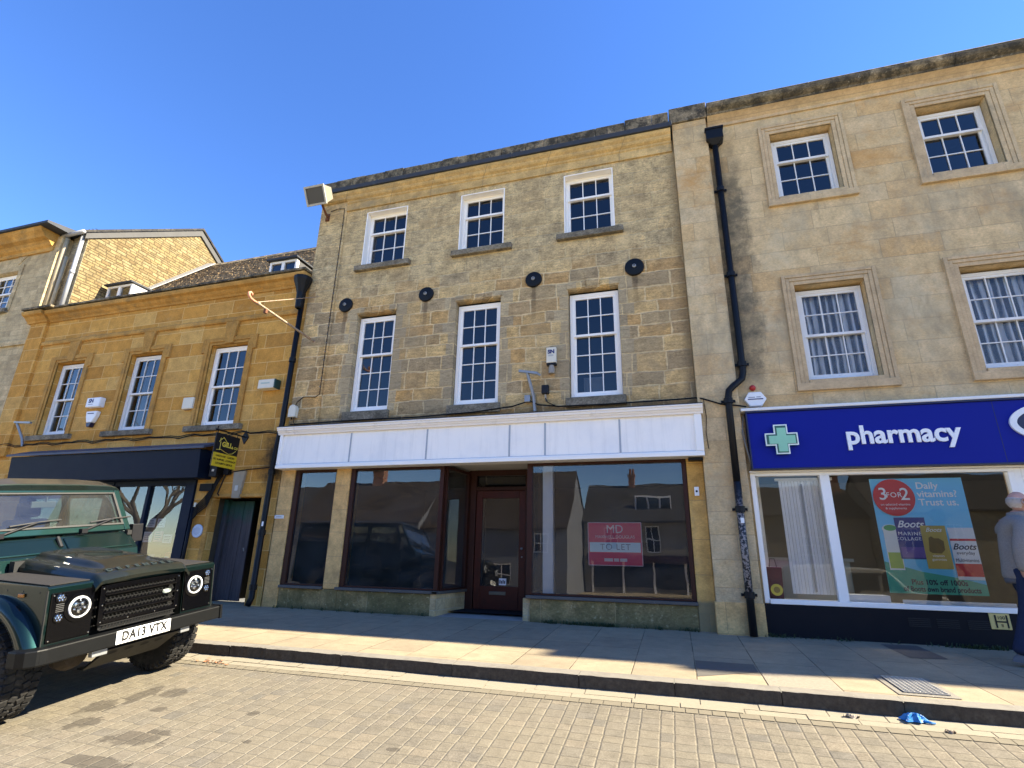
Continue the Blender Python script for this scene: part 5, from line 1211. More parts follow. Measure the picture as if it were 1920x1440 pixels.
mb = MB(); mb.tube([(1.10, -0.10, 3.0), (1.06, -0.14, 2.8), (1.075, -0.15, 2.55), (1.11, -0.15, 2.35), (1.115, -0.12, 2.17)], 0.007, 6); mb.tube([(1.09, -0.13, 2.95), (1.045, -0.15, 2.7), (1.09, -0.16, 2.4), (1.12, -0.12, 2.2)], 0.006, 6); mb.build('wire', M_GREYCABLE, cb3, smooth=True)
cb4 = thing('thin_wire', 'thin dark wire hanging down the stone from the end of the white fascia', 'cable', (0.6, -0.1, 2.8))
mb = MB(); mb.tube([(0.56, -0.13, 3.28), (0.58, -0.13, 3.0), (0.555, -0.13, 2.75), (0.57, -0.13, 2.5)], 0.005, 6); mb.build('wire', M_CABLE, cb4)
# electrical boxes and cables by the doorway
eb = thing('meter_box', 'black electrical box with white label between the navy fascia and the hanging sign', 'electrical box', (-8.6, -0.1, 2.6))
mb = MB(); mb.box(-8.60, -8.42, -0.20, -0.004, 2.28, 2.72); mb.build('case', M_BLACKPLASTIC, eb, bevel=0.01)
mb = MB(); mb.box(-8.59, -8.43, -0.206, -0.2005, 2.60, 2.71); mb.build('label', M_WHITEPLASTIC, eb); mb = MB(); mb.box(-8.53, -8.48, -0.206, -0.2005, 2.38, 2.42); mb.build('badge', M_CREAMPLASTIC, eb)
eb2 = thing('cable_bundle', 'tangle of black cables and clips running down beside the navy shopfront', 'cables', (-8.9, -0.1, 2.2))
mb = MB()
for k in range(6):
    o = 0.02 * k; mb.tube([(-8.5 + o, -0.06, 2.3), (-8.56 + o * 0.6, -0.07, 2.1), (-8.72 + o, -0.08, 1.88 - 0.03 * k), (-8.88 + o * 0.5, -0.07, 1.74 - 0.03 * k), (-8.95 + o * 0.4, -0.06, 1.5)], 0.011, 6)
mb.box(-8.86, -8.56, -0.10, -0.03, 2.02, 2.16); mb.build('cables', M_CABLE, eb2, smooth=False)
mb = MB(); mb.tube([(-8.95, -0.06, 1.75), (-8.96, -0.06, -0.05)], 0.03, 10); mb.build('conduit', M_NAVYDARK, eb2, smooth=True)
mb = MB(); mb.box(-8.93, -8.89, -0.085, -0.05, 1.72, 1.80); mb.build('clip', M_CREAMPLASTIC, eb2)
mb = MB(); mb.tube([(-8.42, -0.05, 2.36), (-8.2, -0.05, 2.38), (-7.8, -0.05, 2.42), (-7.3, -0.05, 2.45)], 0.011, 6); mb.tube([(-8.30, -0.05, 2.38), (-8.36, -0.05, 2.25), (-8.44, -0.05, 1.97), (-8.40, -0.05, 1.93)], 0.014, 6); mb.box(-8.36, -8.24, -0.09, -0.01, 2.33, 2.45); mb.build('door_cable', M_CABLE, eb2)

# hanging sign
hs = thing('hanging_sign', 'black and yellow GILL & CO shop sign hung from a black wall bar', 'hanging sign', (-8.06, 0, 3.05))
SX = -8.06
mb = MB(); mb.box(SX - 0.012, SX + 0.012, -0.71, -0.14, 2.40, 3.02); bd = mb.build('board', M_BLACKPLASTIC, hs, bevel=0.003)
mb = MB(); mb.box(SX - 0.0145, SX + 0.0145, -0.708, -0.142, 2.402, 2.655); mb.build('yellow_panel', plain('sign_yellow', (0.62, 0.42, 0.015), 0.5, var=0.05), bd)
mb = MB(); mb.tube([(SX, -0.01, 3.075), (SX, -0.74, 3.075)], 0.015, 8); mb.tube([(SX, -0.68, 3.07), (SX, -0.68, 3.01)], 0.008, 6); mb.tube([(SX, -0.2, 3.07), (SX, -0.2, 3.01)], 0.008, 6); mb.tube([(SX, -0.70, 3.07), (SX, -0.70, 3.14)], 0.012, 6); mb.build('bar', M_BLACKIRON, hs)
mb = MB(); mb.prism([(SX, 2.93), (SX + 0.085, 3.07), (SX, 3.21), (SX - 0.085, 3.07)], 'y', -0.02, -0.002); mb.build('wall_plate', M_BLACKIRON, hs)
ROT_SIDE = Matrix(((0, 0, 1), (1, 0, 0), (0, 1, 0)))       # lettering on a face that looks along +x
Y2 = plain('sign_yellow_ink', (0.66, 0.50, 0.06), 0.5, var=0.03)
SF = SX + 0.0150
text_mesh('lettering', 'GILL', 0.125, Y2, bd, (SF, -0.425, 2.825), ROT_SIDE, extrude=0.0006, font_bold=0.005)
text_mesh('lettering', '& CO', 0.065, Y2, bd, (SF, -0.235, 2.80), ROT_SIDE, extrude=0.0006, font_bold=0.002)
mb = MB()
def sline(pts, w=0.007):
    mb.tube([(SX + 0.013, y, z) for y, z in pts], w, 4)
sline([(-0.625, 2.86), (-0.53, 2.955), (-0.41, 2.855)]); sline([(-0.60, 2.885), (-0.60, 2.93), (-0.585, 2.93)]); sline([(-0.585, 2.87), (-0.585, 2.71)])
sline([(-0.66, 2.705), (-0.56, 2.725), (-0.47, 2.695), (-0.36, 2.668), (-0.27, 2.69), (-0.2, 2.75)], 0.006)
mb.build('house_mark', Y2, bd)
for i, s in enumerate(('HARDWARE - GARDEN', 'PET SUPPLIES - COOKSHOP', 'LOCKSMITH SERVICE')):
    text_mesh('lettering', s, 0.05, M_BLACKPLASTIC, bd, (SX + 0.016, -0.425, 2.60 - 0.068 * i), ROT_SIDE, extrude=0.0006, xscale=0.86, font_bold=0.0012)
# round plaque, street-number plate
pq = thing('wall_plaque', 'round pale blue plaque on golden stone beside the passage doorway', 'plaque', (-8.79, -0.02, 1.27))
mb = MB(); mb.lathe([(0.125, 0), (0.125, -0.02), (0.115, -0.028)], (-8.79, -0.002, 1.27), 'y', 40); mb.build('disc', plain('pale_blue_plaque', (0.45, 0.53, 0.64), 0.45, var=0.04), pq)
PB = plain('plaque_print', (0.20, 0.27, 0.42), 0.5)
mb = MB()
for i, w in enumerate((0.03, 0.07, 0.08, 0.075, 0.08, 0.06, 0.03)): mb.box(-8.79 - w, -8.79 + w, -0.0325, -0.0305, 1.335 - 0.023 * i, 1.342 - 0.023 * i)
mb.build('small_print', PB, pq)
pp = thing('name_plate', 'small weathered white plate on the first stone pier of the empty shop', 'sign', (-6.93, -0.01, 1.5))
mb = MB(); mb.box(-7.06, -6.86, -0.022, -0.002, 1.50, 1.565); mb.build('plate', M_WHITE_WORN, pp, bevel=0.008); mb = MB(); mb.box(-7.02, -6.90, -0.0245, -0.0225, 1.525, 1.54); mb.build('print', plain('faded_print', (0.35, 0.34, 0.33), 0.7), pp)
bp_ = thing('door_bell', 'small white bell push on the orange stone pier by the big shop window', 'door bell', (0.36, -0.01, 1.9))
mb = MB(); mb.box(0.32, 0.385, -0.03, -0.002, 1.83, 1.96); mb.build('case', M_WHITEPLASTIC, bp_, bevel=0.006); mb = MB(); mb.lathe([(0.016, 0), (0.016, -0.006)], (0.352, -0.03, 1.895), 'y', 14); mb.build('button', M_BLACKPLASTIC, bp_)
ll = thing('soffit_lamp', 'small dark lamp under the end of the white fascia on the stone pier', 'lamp', (0.4, -0.1, 2.36))
mb = MB(); mb.box(0.27, 0.47, -0.15, -0.01, 2.335, 2.38); mb.build('case', M_BLACKIRON, ll, bevel=0.006)
# TO LET board inside the window
tl = thing('to_let_board', 'crimson and pale blue TO LET board hung inside the large shop window', 'sign', (-0.92, 0.2, 1.2))
TX0, TX1, TZ0, TZ1 = -1.31, -0.52, 0.95, 1.56
CR = plain('crimson_board', (0.70, 0.04, 0.12), 0.5, var=0.06)
mb = MB(); mb.box(TX0, TX1, 0.10, 0.106, TZ0, TZ1); mb.build('board', CR, tl)
mb = MB(); mb.box(TX0 + 0.015, TX1 - 0.015, 0.096, 0.0995, 1.135, 1.275); mb.build('pale_band', plain('pale_blue_band', (0.62, 0.85, 0.98), 0.5, var=0.04), tl)
mb = MB()
for x0, x1, z0, z1 in ((TX0 - 0.008, TX1 + 0.008, TZ1, TZ1 + 0.012), (TX0 - 0.008, TX1 + 0.008, TZ0 - 0.012, TZ0), (TX0 - 0.012, TX0, TZ0, TZ1), (TX1, TX1 + 0.012, TZ0, TZ1)): mb.box(x0, x1, 0.097, 0.108, z0, z1)
mb.build('edge', plain('pink_edge', (0.62, 0.45, 0.5), 0.5), tl)
WI2 = plain('pale_sign_ink', (0.75, 0.66, 0.68), 0.5)
text_mesh('lettering', 'MD', 0.17, WI2, tl, (-0.91, 0.0975, 1.465), ROT_FRONT, extrude=0.0008); text_mesh('lettering', 'MAXWELL DOUGLAS', 0.062, WI2, tl, (-0.91, 0.0975, 1.355), ROT_FRONT, extrude=0.0008)
text_mesh('lettering', 'TO LET', 0.125, plain('grey_blue_ink', (0.18, 0.24, 0.36), 0.5), tl, (-0.91, 0.0945, 1.205), ROT_FRONT, extrude=0.0008, spacing=1.15); mb = MB()
for x0, x1 in ((-1.08, -0.95), (-0.935, -0.86), (-0.845, -0.74)): mb.box(x0, x1, 0.0965, 0.0995, 1.0, 1.045)
mb.build('blurred_number', WI2, tl)
tl.location.z -= 0.115; tl.location.x += 0.03
# far-left pipes
d3 = thing('downpipe', 'pale sunlit waste pipe with a joint down the corner of the grey stone house', 'drainpipe', (-15.3, 0, 7))
mb = MB(); mb.tube([(-15.36, 0.08, 8.95), (-15.37, 0.08, 8.5), (-15.38, 0.08, 6.6)], 0.055, 10); mb.tube([(-15.28, 0.14, 8.4), (-15.28, 0.14, 6.6)], 0.045, 10); mb.build('pipe', plain('pale_pipe', (0.36, 0.30, 0.20), 0.5, var=0.15), d3, smooth=True)
d4 = thing('downpipe', 'grey plastic downpipe at the front edge of the sunlit gable', 'drainpipe', (-14.85, 0.2, 7))
mb = MB(); mb.tube([(-14.93, 0.17, 9.05), (-14.93, 0.17, 6.6)], 0.05, 10); mb.lathe([(0.06, -0.05), (0.06, 0.05)], (-14.93, 0.17, 7.9), 'z', 10); mb.tube([(-15.5, 0.05, 9.02), (-14.75, 0.05, 9.06)], 0.055, 10); mb.build('pipe', plain('grey_pipe', (0.28, 0.29, 0.31), 0.45, var=0.15), d4, smooth=True)
an = thing('tv_aerial', 'thin dark television aerial on the chimney of the grey stone house', 'aerial', (-19.3, 2.7, 10.9))
mb = MB(); mb.tube([(-19.4, 2.6, 10.8), (-19.4, 2.6, 11.6)], 0.015, 6); mb.tube([(-19.9, 2.6, 11.5), (-18.3, 2.5, 11.35)], 0.012, 6)
for k in range(10): x = -19.8 + 0.16 * k; mb.tube([(x, 2.4, 11.49 - 0.015 * k), (x, 2.8, 11.49 - 0.015 * k)], 0.008, 5)
mb.build('rods', M_BLACKIRON, an)
# ================================================================== GROUND
KY = -2.83; PK = 0.04; KTOP = PK * KY; RZ = KTOP - 0.118; RK = 0.12
def road_z(y):
    if y >= -9.5: return RZ + RK * (y - KY)
    return RZ + RK * (-9.5 - KY) + 0.035 * (y + 9.5)
def mk_blocks():
    t = NT('tegula_block_paving'); p = t.pos()
    nz = t.noise(p, 6.0, 3, 0.6, col=True)
    vm = t.n('VectorMath', operation='MULTIPLY_ADD'); t.set(vm.inputs[0], nz); vm.inputs[1].default_value = (0.014, 0.014, 0); t.set(vm.inputs[2], p)
    s = t.sep(vm.outputs[0])
    per = 0.258; wa = 0.104
    ux = t.math('DIVIDE', t.math('ADD', s[0], 0.466 + 40 * per), per)
    cell = t.math('FLOOR', ux); fx = t.math('MULTIPLY', t.math('FRACT', ux), per)
    second = t.math('GREATER_THAN', fx, wa)
    lx = t.math('SUBTRACT', fx, t.math('MULTIPLY', second, wa))
    wd = t.math('ADD', wa, t.math('MULTIPLY', second, per - 2 * wa))
    dx = t.math('MINIMUM', lx, t.math('SUBTRACT', wd, lx))
    cid = t.math('ADD', t.math('MULTIPLY', cell, 2.0), second)
    w = t.math('ADD', s[1], t.math('MULTIPLY', cid, 13.371))
    ln = 0.125
    bc = t.sep(t.vor1(w, 1 / ln, 'F1', 0.55)); dy = t.math('MULTIPLY', t.vor1(w, 1 / ln, 'DISTANCE_TO_EDGE', 0.55), ln)
    d = t.math('MINIMUM', dx, dy)
    mk = t.math('SUBTRACT', 1.0, t.step(d, 0.0015, 0.0050))
    rnd = t.math('FRACT', t.math('ADD', t.math('MULTIPLY', bc[0], 7.7), t.math('MULTIPLY', cid, 0.37)))
    c = t.ramp(rnd, [(0.0, (0.205, 0.175, 0.125)), (0.3, (0.225, 0.192, 0.135)), (0.6, (0.19, 0.165, 0.122)), (0.85, (0.24, 0.20, 0.14)), (1.0, (0.165, 0.148, 0.117))])
    fine = t.noise(p, 70, 5, 0.85); mid = t.noise(p, 9, 6, 0.7); big = t.noise(p, 0.9, 5, 0.6)
    c = t.mix(1.0, c, t.ramp(fine, [(0.38, 0.74), (0.62, 1.25)]), 'MULTIPLY')
    c = t.mix(1.0, c, t.ramp(mid, [(0.36, 0.84), (0.64, 1.15)]), 'MULTIPLY')
    c = t.mix(t.math('MULTIPLY', t.ramp(big, [(0.42, 0.0), (0.65, 1.0)]), 0.4), c, (0.255, 0.215, 0.145))
    # joints: pale sand nearer the car, dark and open further along the street
    sp = t.sep(p)
    jn = t.ramp(t.noise(p, 1.3, 4, 0.6), [(0.40, 0.0), (0.62, 1.0)])
    jl = t.math('ADD', t.math('MULTIPLY', t.math('SUBTRACT', 1.0, t.step(sp[0], -2.6, 0.1)), 0.75), t.math('MULTIPLY', jn, 0.3), clamp=True)
    jc = t.mix(jl, (0.085, 0.072, 0.053), (0.38, 0.34, 0.25))
    along = t.math('LESS_THAN', dy, dx)
    jc = t.mix(t.math('MULTIPLY', along, 0.75), jc, (0.085, 0.07, 0.05))
    gap = t.ramp(t.noise(p, 22, 3, 0.6), [(0.35, 0.15), (0.6, 0.9)])
    c = t.mix(t.math('MULTIPLY', mk, gap), c, jc)
    # oil spots
    sx = t.math('SUBTRACT', sp[0], 0)
    n1 = t.math('MULTIPLY', t.math('SUBTRACT', t.noise(t.vscale(p, (1, 1, 0)), 6.0, 8, 0.75), 0.5), 0.75)
    tot = None
    for (ox, oy, rx, ry) in ((-4.08, -4.66, 0.24, 0.14), (-4.0, -5.03, 0.34, 0.09), (-4.97, -4.28, 0.12, 0.18), (-4.86, -3.98, 0.09, 0.2), (-4.6, -3.85, 0.12, 0.1), (-4.75, -4.55, 0.16, 0.12), (-2.06, -4.33, 0.05, 0.03), (-3.52, -4.06, 0.06, 0.05), (-3.2, -4.5, 0.045, 0.03), (0.95, -3.95, 0.09, 0.06), (-4.4, -4.2, 0.06, 0.05)):
        ex = t.math('DIVIDE', t.math('SUBTRACT', sp[0], ox), rx); ey = t.math('DIVIDE', t.math('SUBTRACT', sp[1], oy), ry)
        rr = t.math('ADD', t.math('MULTIPLY', t.math('SUBTRACT', bc[1], 0.5), 0.55), t.math('SQRT', t.math('ADD', t.math('ADD', t.math('MULTIPLY', ex, ex), t.math('MULTIPLY', ey, ey)), 0.0)))
        rr = t.math('ADD', rr, t.math('MULTIPLY', n1, 3.0))
        m = t.math('SUBTRACT', 1.0, t.step(rr, 0.86, 1.0))
        tot = m if tot is None else t.math('MAXIMUM', tot, m)
    c = t.mix(t.math('MULTIPLY', tot, 0.55), c, (0.05, 0.041, 0.032))
    dots = t.n('TexVoronoi', feature='F1'); t.set(dots.inputs['Vector'], p); dots.inputs['Scale'].default_value = 1.7
    dm = t.math('SUBTRACT', 1.0, t.step(dots.outputs['Distance'], 0.02, 0.032))
    c = t.mix(t.math('MULTIPLY', dm, 0.6), c, (0.06, 0.055, 0.05))
    c = t.mix(1.0, c, (0.73, 0.745, 0.78), 'MULTIPLY')
    h = t.math('ADD', t.math('MULTIPLY', t.step(d, 0.0, 0.012), 1.0), t.math('ADD', t.math('MULTIPLY', mid, 0.25), t.math('MULTIPLY', fine, 0.22)))
    return t.bsdf(c, 0.9, 0, t.bump(h, 0.55, 0.007), 0, 0.25)
M_BLOCKS = mk_blocks()
def mk_flags():
    t = NT('concrete_flags'); p = t.pos(); s = t.sep(p)
    # flags run in 0.59 m columns square to the kerb with random lengths
    w = 0.592
    ux = t.math('DIVIDE', t.math('ADD', s[0], 20 * w - 0.10), w); cell = t.math('FLOOR', ux); fx = t.math('MULTIPLY', t.math('FRACT', ux), w)
    dx = t.math('MINIMUM', fx, t.math('SUBTRACT', w, fx))
    wv = t.math('ADD', s[1], t.math('MULTIPLY', cell, 7.31))
    bc = t.sep(t.vor1(wv, 1 / 0.72, 'F1', 0.6)); dy = t.math('MULTIPLY', t.vor1(wv, 1 / 0.72, 'DISTANCE_TO_EDGE', 0.6), 0.72)
    d = t.math('MINIMUM', dx, dy)
    mk = t.math('SUBTRACT', 1.0, t.step(d, 0.003, 0.007))
    fine = t.noise(p, 90, 5, 0.85); mid = t.noise(p, 5, 6, 0.7); big = t.noise(p, 0.8, 5, 0.65)
    c = t.ramp(t.math('FRACT', t.math('ADD', t.math('MULTIPLY', bc[0], 5.1), t.math('MULTIPLY', cell, 0.29))), [(0.0, (0.29, 0.262, 0.215)), (0.35, (0.32, 0.29, 0.235)), (0.7, (0.30, 0.272, 0.225)), (1.0, (0.265, 0.24, 0.20))])
    c = t.mix(1.0, c, t.ramp(fine, [(0.38, 0.84), (0.62, 1.15)]), 'MULTIPLY')
    c = t.mix(1.0, c, t.ramp(mid, [(0.28, 0.80), (0.7, 1.12)]), 'MULTIPLY')
    c = t.mix(t.math('MULTIPLY', t.ramp(big, [(0.45, 0.0), (0.7, 1.0)]), 0.3), c, (0.18, 0.165, 0.14))
    g = t.math('MULTIPLY', mk, t.ramp(t.noise(p, 1.6, 4, 0.6), [(0.38, 0.2), (0.55, 0.9)]))
    c = t.mix(g, c, (0.075, 0.065, 0.05))
    c = t.mix(1.0, c, (0.96, 0.86, 0.69), 'MULTIPLY')
    h = t.math('ADD', t.math('MULTIPLY', t.step(d, 0.0, 0.009), 1.0), t.math('ADD', t.math('MULTIPLY', mid, 0.35), t.math('MULTIPLY', fine, 0.2)))
    return t.bsdf(c, 0.88, 0, t.bump(h, 0.4, 0.008), 0, 0.3)
M_FLAGS = mk_flags()
M_GRANITE = plain('granite_sett', (0.26, 0.228, 0.165), 0.85, var=0.14, scale=30, dirt=((0.17, 0.15, 0.115), 3, 0.55, 0.5), bump=0.5, spec=0.25)
M_KERBFACE = plain('shade_darkened_kerb_face', (0.062, 0.052, 0.040), 0.95, var=0.7, scale=26, dirt=((0.13, 0.112, 0.085), 7, 0.56, 0.6), bump=0.8, spec=0.1)  # kerb stone colour darkened for the shade on its upright face
M_KERB = plain('kerb_stone', (0.205, 0.187, 0.155), 0.88, var=0.2, scale=30, dirt=((0.12, 0.105, 0.085), 4, 0.5, 0.55), bump=0.5, spec=0.25)
M_SOIL = plain('plain_ground', (0.14, 0.13, 0.10), 0.95, var=0.25, scale=0.3, spec=0.1)

mb = MB(); mb.quad((-400, -400, -6.0), (400, -400, -6.0), (400, 400, -6.0), (-400, 400, -6.0)); g = mb.build('ground', M_SOIL); tag(g, 'flat open ground reaching to the horizon around the street', 'ground', kind='structure')
mb = MB()
ys = [KY - 0.235, -6.0, -9.5]
for a, b in zip(ys, ys[1:]): mb.quad((-60, a, road_z(a)), (-60, b, road_z(b)), (60, b, road_z(b)), (60, a, road_z(a)))
tag(mb.build('road', M_BLOCKS, fix=False), 'sunlit buff block-paved parking street sloping away from the kerb', 'road', kind='structure')
mb = MB()
for a, b in ((-9.5, -20.0), (-20.0, -34.0)): mb.quad((-60, a, road_z(a)), (-60, b, road_z(b)), (60, b, road_z(b)), (60, a, road_z(a)))
tag(mb.build('square_bounce_paving', plain('pale_bounce_paving', (0.42, 0.355, 0.25), 0.9, var=0.18, scale=1.2, spec=0.2), fix=False), 'unseen market place paving behind the viewer, made pale to bounce light', 'paving', kind='structure')  # unseen ground split from the road, paler to bounce fill onto the facades
mb = MB()
mb.quad((-60, 0.4, PK * 0.4), (-60, KY + 0.15, PK * (KY + 0.15)), (60, KY + 0.15, PK * (KY + 0.15)), (60, 0.4, PK * 0.4))
tag(mb.build('pavement', M_FLAGS, fix=False), 'flagstone pavement half in building shadow in front of the shops', 'pavement', kind='structure')
mb = MB(); x = -60.0; rk = random.Random(5); kj = [-4.5, -3.53, -2.24, -0.96, -0.10, 0.77, 1.66, 2.6]
xs = [-60 + 1.0 * i for i in range(56)] + kj + [3.5 + i for i in range(56)]
xs = sorted(xs)
for a, b in zip(xs, xs[1:]):
    if b - a < 0.3: continue
    z1 = PK * KY + rk.uniform(-0.003, 0.003); z0 = RZ - 0.2; o = rk.uniform(-0.004, 0.004)
    # slightly chipped upper arris
    n = 14; top = []
    for i in range(n + 1):
        xx = a + 0.004 + (b - a - 0.008) * i / n
        top.append((xx, KY + o + rk.uniform(-0.004, 0.004), z1 + rk.uniform(-0.004, 0.002)))
    vs = []
    for q in top:
        vs += [(q[0], KY + 0.15, PK * (KY + 0.15) + 0.004), (q[0], KY + 0.012, z1 + 0.002), q, (q[0], KY + o - 0.002, z0)]
    fs = []
    for i in range(n):
        for j in range(3): fs.append((i * 4 + j, i * 4 + j + 1, (i + 1) * 4 + j + 1, (i + 1) * 4 + j))
    mb.add(vs, fs)
mb.quad((-60, KY + 0.010, RZ - 0.2), (60, KY + 0.010, RZ - 0.2), (60, KY + 0.010, PK * KY - 0.012), (-60, KY + 0.010, PK * KY - 0.012))
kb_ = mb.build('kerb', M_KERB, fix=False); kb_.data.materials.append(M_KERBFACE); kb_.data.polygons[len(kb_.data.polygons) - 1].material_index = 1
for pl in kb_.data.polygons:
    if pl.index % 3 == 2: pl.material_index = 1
tag(kb_, 'long row of stone kerb blocks between pavement and block paving', 'kerb', kind='structure')
mb = MB(); x = -12.0
for row, (y0, y1) in enumerate(((KY - 0.135, KY - 0.003), (KY - 0.233, KY - 0.139))):
    x = -14.0
    while x < 8:
        L = rk.uniform(0.35, 0.62); dz = rk.uniform(-0.002, 0.003)
        mb.add([(x + .004, y0, road_z(y0) + 0.006 + dz), (x + L - .004, y0, road_z(y0) + 0.006 + dz), (x + L - .004, y1, road_z(y1) + 0.006 + dz), (x + .004, y1, road_z(y1) + 0.006 + dz)], [(0, 1, 2, 3)]); x += L
mb.quad((-60, KY - 0.236, road_z(KY - 0.236) + 0.001), (60, KY - 0.236, road_z(KY - 0.236) + 0.001), (60, KY + 0.01, road_z(KY) + 0.001), (-60, KY + 0.01, road_z(KY) + 0.001))
tag(mb.build('channel_strip', M_GRANITE, fix=False), 'pale stone channel strip along the foot of the kerb', 'gutter', kind='structure')
mb = MB(); x = -14.0
while x < 8:
    L = rk.choice((0.105, 0.105, 0.155)); y0, y1 = KY - 0.43, KY - 0.236
    ym = y1 - 0.092
    mb.add([(x + .003, ym, road_z(ym) + 0.005), (x + L - .003, ym, road_z(ym) + 0.005), (x + L - .003, y1 - 0.002, road_z(y1) + 0.005), (x + .003, y1 - 0.002, road_z(y1) + 0.005)], [(0, 1, 2, 3)]); x += L
tag(mb.build('border_course', plain('border_block', (0.175, 0.152, 0.108), 0.9, var=0.16, scale=25, bump=0.5, spec=0.25), fix=False), 'single course of small buff blocks edging the channel strip', 'road edging', kind='structure')

# ironwork and patches in the pavement
def pz(y): return PK * y
mh = thing('access_cover', 'dark recessed access cover in the pavement before the pharmacy base', 'manhole cover', (2.5, -0.5, 0))
mb = MB(); mb.add([(2.32, -0.20, pz(-.2) + .004), (2.72, -0.16, pz(-.16) + .004), (2.74, -0.92, pz(-.92) + .004), (2.36, -0.98, pz(-.98) + .004)], [(0, 1, 2, 3)]); mb.build('cover', plain('dark_cover', (0.085, 0.07, 0.06), 0.8, var=0.25, scale=30, bump=0.6), mh, fix=False)
gr = thing('drain_grate', 'square steel lattice grate in the pavement near the kerb', 'grate', (1.9, -2.3, 0))
mb = MB(); mb.add([(1.76, -2.56, pz(-2.56) + .004), (2.09, -2.56, pz(-2.56) + .004), (2.09, -2.02, pz(-2.02) + .004), (1.76, -2.02, pz(-2.02) + .004)], [(0, 1, 2, 3)]); mb.build('recess', M_DARKGAP, gr, fix=False)
mb = MB()
for i in range(9): x = 1.765 + 0.04 * i; mb.add([(x - .006, -2.56, pz(-2.56) + .012), (x + .006, -2.56, pz(-2.56) + .012), (x + .006, -2.02, pz(-2.02) + .012), (x - .006, -2.02, pz(-2.02) + .012)], [(0, 1, 2, 3)])
for i in range(15): y = -2.56 + 0.0386 * i; mb.add([(1.76, y - .006, pz(y) + .014), (2.09, y - .006, pz(y) + .014), (2.09, y + .006, pz(y) + .014), (1.76, y + .006, pz(y) + .014)], [(0, 1, 2, 3)])
mb.build('bars', plain('worn_steel', (0.42, 0.40, 0.36), 0.5, 0.5, var=0.2), gr, fix=False, solid=0.008)
mb = MB()
for x0, x1, y0, y1 in ((1.70, 1.755, -2.63, -1.96), (2.095, 2.15, -2.63, -1.96), (1.755, 2.095, -2.63, -2.565), (1.755, 2.095, -2.015, -1.96)): mb.add([(x0, y0, pz(y0) + .006), (x1, y0, pz(y0) + .006), (x1, y1, pz(y1) + .006), (x0, y1, pz(y1) + .006)], [(0, 1, 2, 3)])
mb.build('frame', M_KERB, gr, fix=False)
pt = thing('paving_patch', 'dark smooth repair patch in the pavement near the kerb', 'paving patch', (0.4, -2.2, 0))
mb = MB(); mb.add([(0.11, -2.55, pz(-2.55) + .003), (0.675, -2.20, pz(-2.2) + .003), (0.675, -1.87, pz(-1.87) + .003), (0.11, -1.87, pz(-1.87) + .003)], [(0, 1, 2, 3)]); mb.build('surface', plain('dark_mortar', (0.10, 0.09, 0.075), 0.9, var=0.2, scale=10, bump=0.3), pt, fix=False)
pt = thing('paving_patch', 'rough pebbly repair patch in the sunlit pavement beside the grate', 'paving patch', (1.0, -2.4, 0))
mb = MB(); mb.add([(0.70, -2.70, pz(-2.7) + .003), (1.275, -2.73, pz(-2.73) + .003), (1.275, -2.21, pz(-2.21) + .003), (0.70, -2.17, pz(-2.17) + .003)], [(0, 1, 2, 3)]); mb.build('surface', plain('pebbly_concrete', (0.25, 0.215, 0.16), 0.95, var=0.45, scale=40, bump=1.0), pt, fix=False)
# litter
gl = thing('blue_rag', 'crumpled bright blue glove or rag lying in the gutter against the kerb', 'litter', (1.7, -2.9, RZ))
mb = MB(); rr = random.Random(2)
def ragf(u, v):
    a = u * 2 * math.pi; r = v
    return (1.68 + r * 0.09 * math.cos(a) * (1 + 0.35 * math.sin(3 * a + 1)), -2.905 + r * 0.055 * math.sin(a) * (1 + 0.3 * math.sin(5 * a)), road_z(-2.9) + 0.012 + (1 - v) * 0.05 + 0.028 * abs(math.sin(a * 4 + v * 7)) * v * (1 - v) * 3 + 0.018 * math.sin(a * 7 + 9 * v) * v * (1 - v))
mb.grid(ragf, 48, 10); mb.build('cloth', plain('blue_nitrile', (0.012, 0.16, 0.42), 0.45, var=0.2, scale=20), gl, fix=False)
mb = MB(); mb.tube([(1.75, -2.92, road_z(-2.92) + 0.02), (1.79, -2.935, road_z(-2.935) + 0.018), (1.82, -2.93, road_z(-2.93) + 0.015)], [0.012, 0.01, 0.006], 6); mb.build('finger', bpy.data.materials['blue_nitrile'], gl)
for i, (x, y, s, lab, colr) in enumerate(((1.25, -2.93, 0.05, 'pale crumpled scrap of paper on the channel strip short of the blue rag', (0.3, 0.25, 0.19)), (1.86, -3.06, 0.03, 'small brown scrap beyond the blue rag on the channel strip', (0.25, 0.19, 0.13)))):
    lt_ = thing('litter_scrap', lab, 'litter', (x, y, road_z(y)), 'scraps of litter by the kerb')
    mb = MB(); mb.grid(lambda u, v: (x + (u - .5) * s * 2.2, y + (v - .5) * s + 0.01 * math.sin(u * 9), road_z(y) + 0.012 + 0.012 * math.sin(u * 8 + v * 5 + i)), 8, 5); mb.build('scrap', plain('scrap_paper', colr, 0.8), lt_, fix=False, solid=0.003)
lf = thing('fallen_leaves', 'small heap of rust-coloured dead leaves by the front kerbside tyre', 'leaves', (-4.95, -3.05, RZ))
lf['kind'] = 'stuff'
mb = MB()
for k in range(40):
    c = Vector((-4.98 + rr.gauss(0, 0.09), -3.07 + rr.gauss(0, 0.04), 0)); c.z = road_z(c.y) + 0.012 + rr.uniform(0, 0.012)
    m3 = Matrix.Rotation(rr.uniform(0, 6.3), 3, 'Z') @ Matrix.Rotation(rr.uniform(-.7, .7), 3, 'X')
    s = rr.uniform(0.012, 0.026); mb.add([c + m3 @ Vector(q) for q in ((-s, 0, 0), (0, -s * .5, .003), (s, 0, 0), (0, s * .5, .003))], [(0, 1, 2, 3)])
mb.build('leaf_litter', plain('dead_leaf', (0.30, 0.13, 0.06), 0.9, var=0.4, scale=30), lf, fix=False)
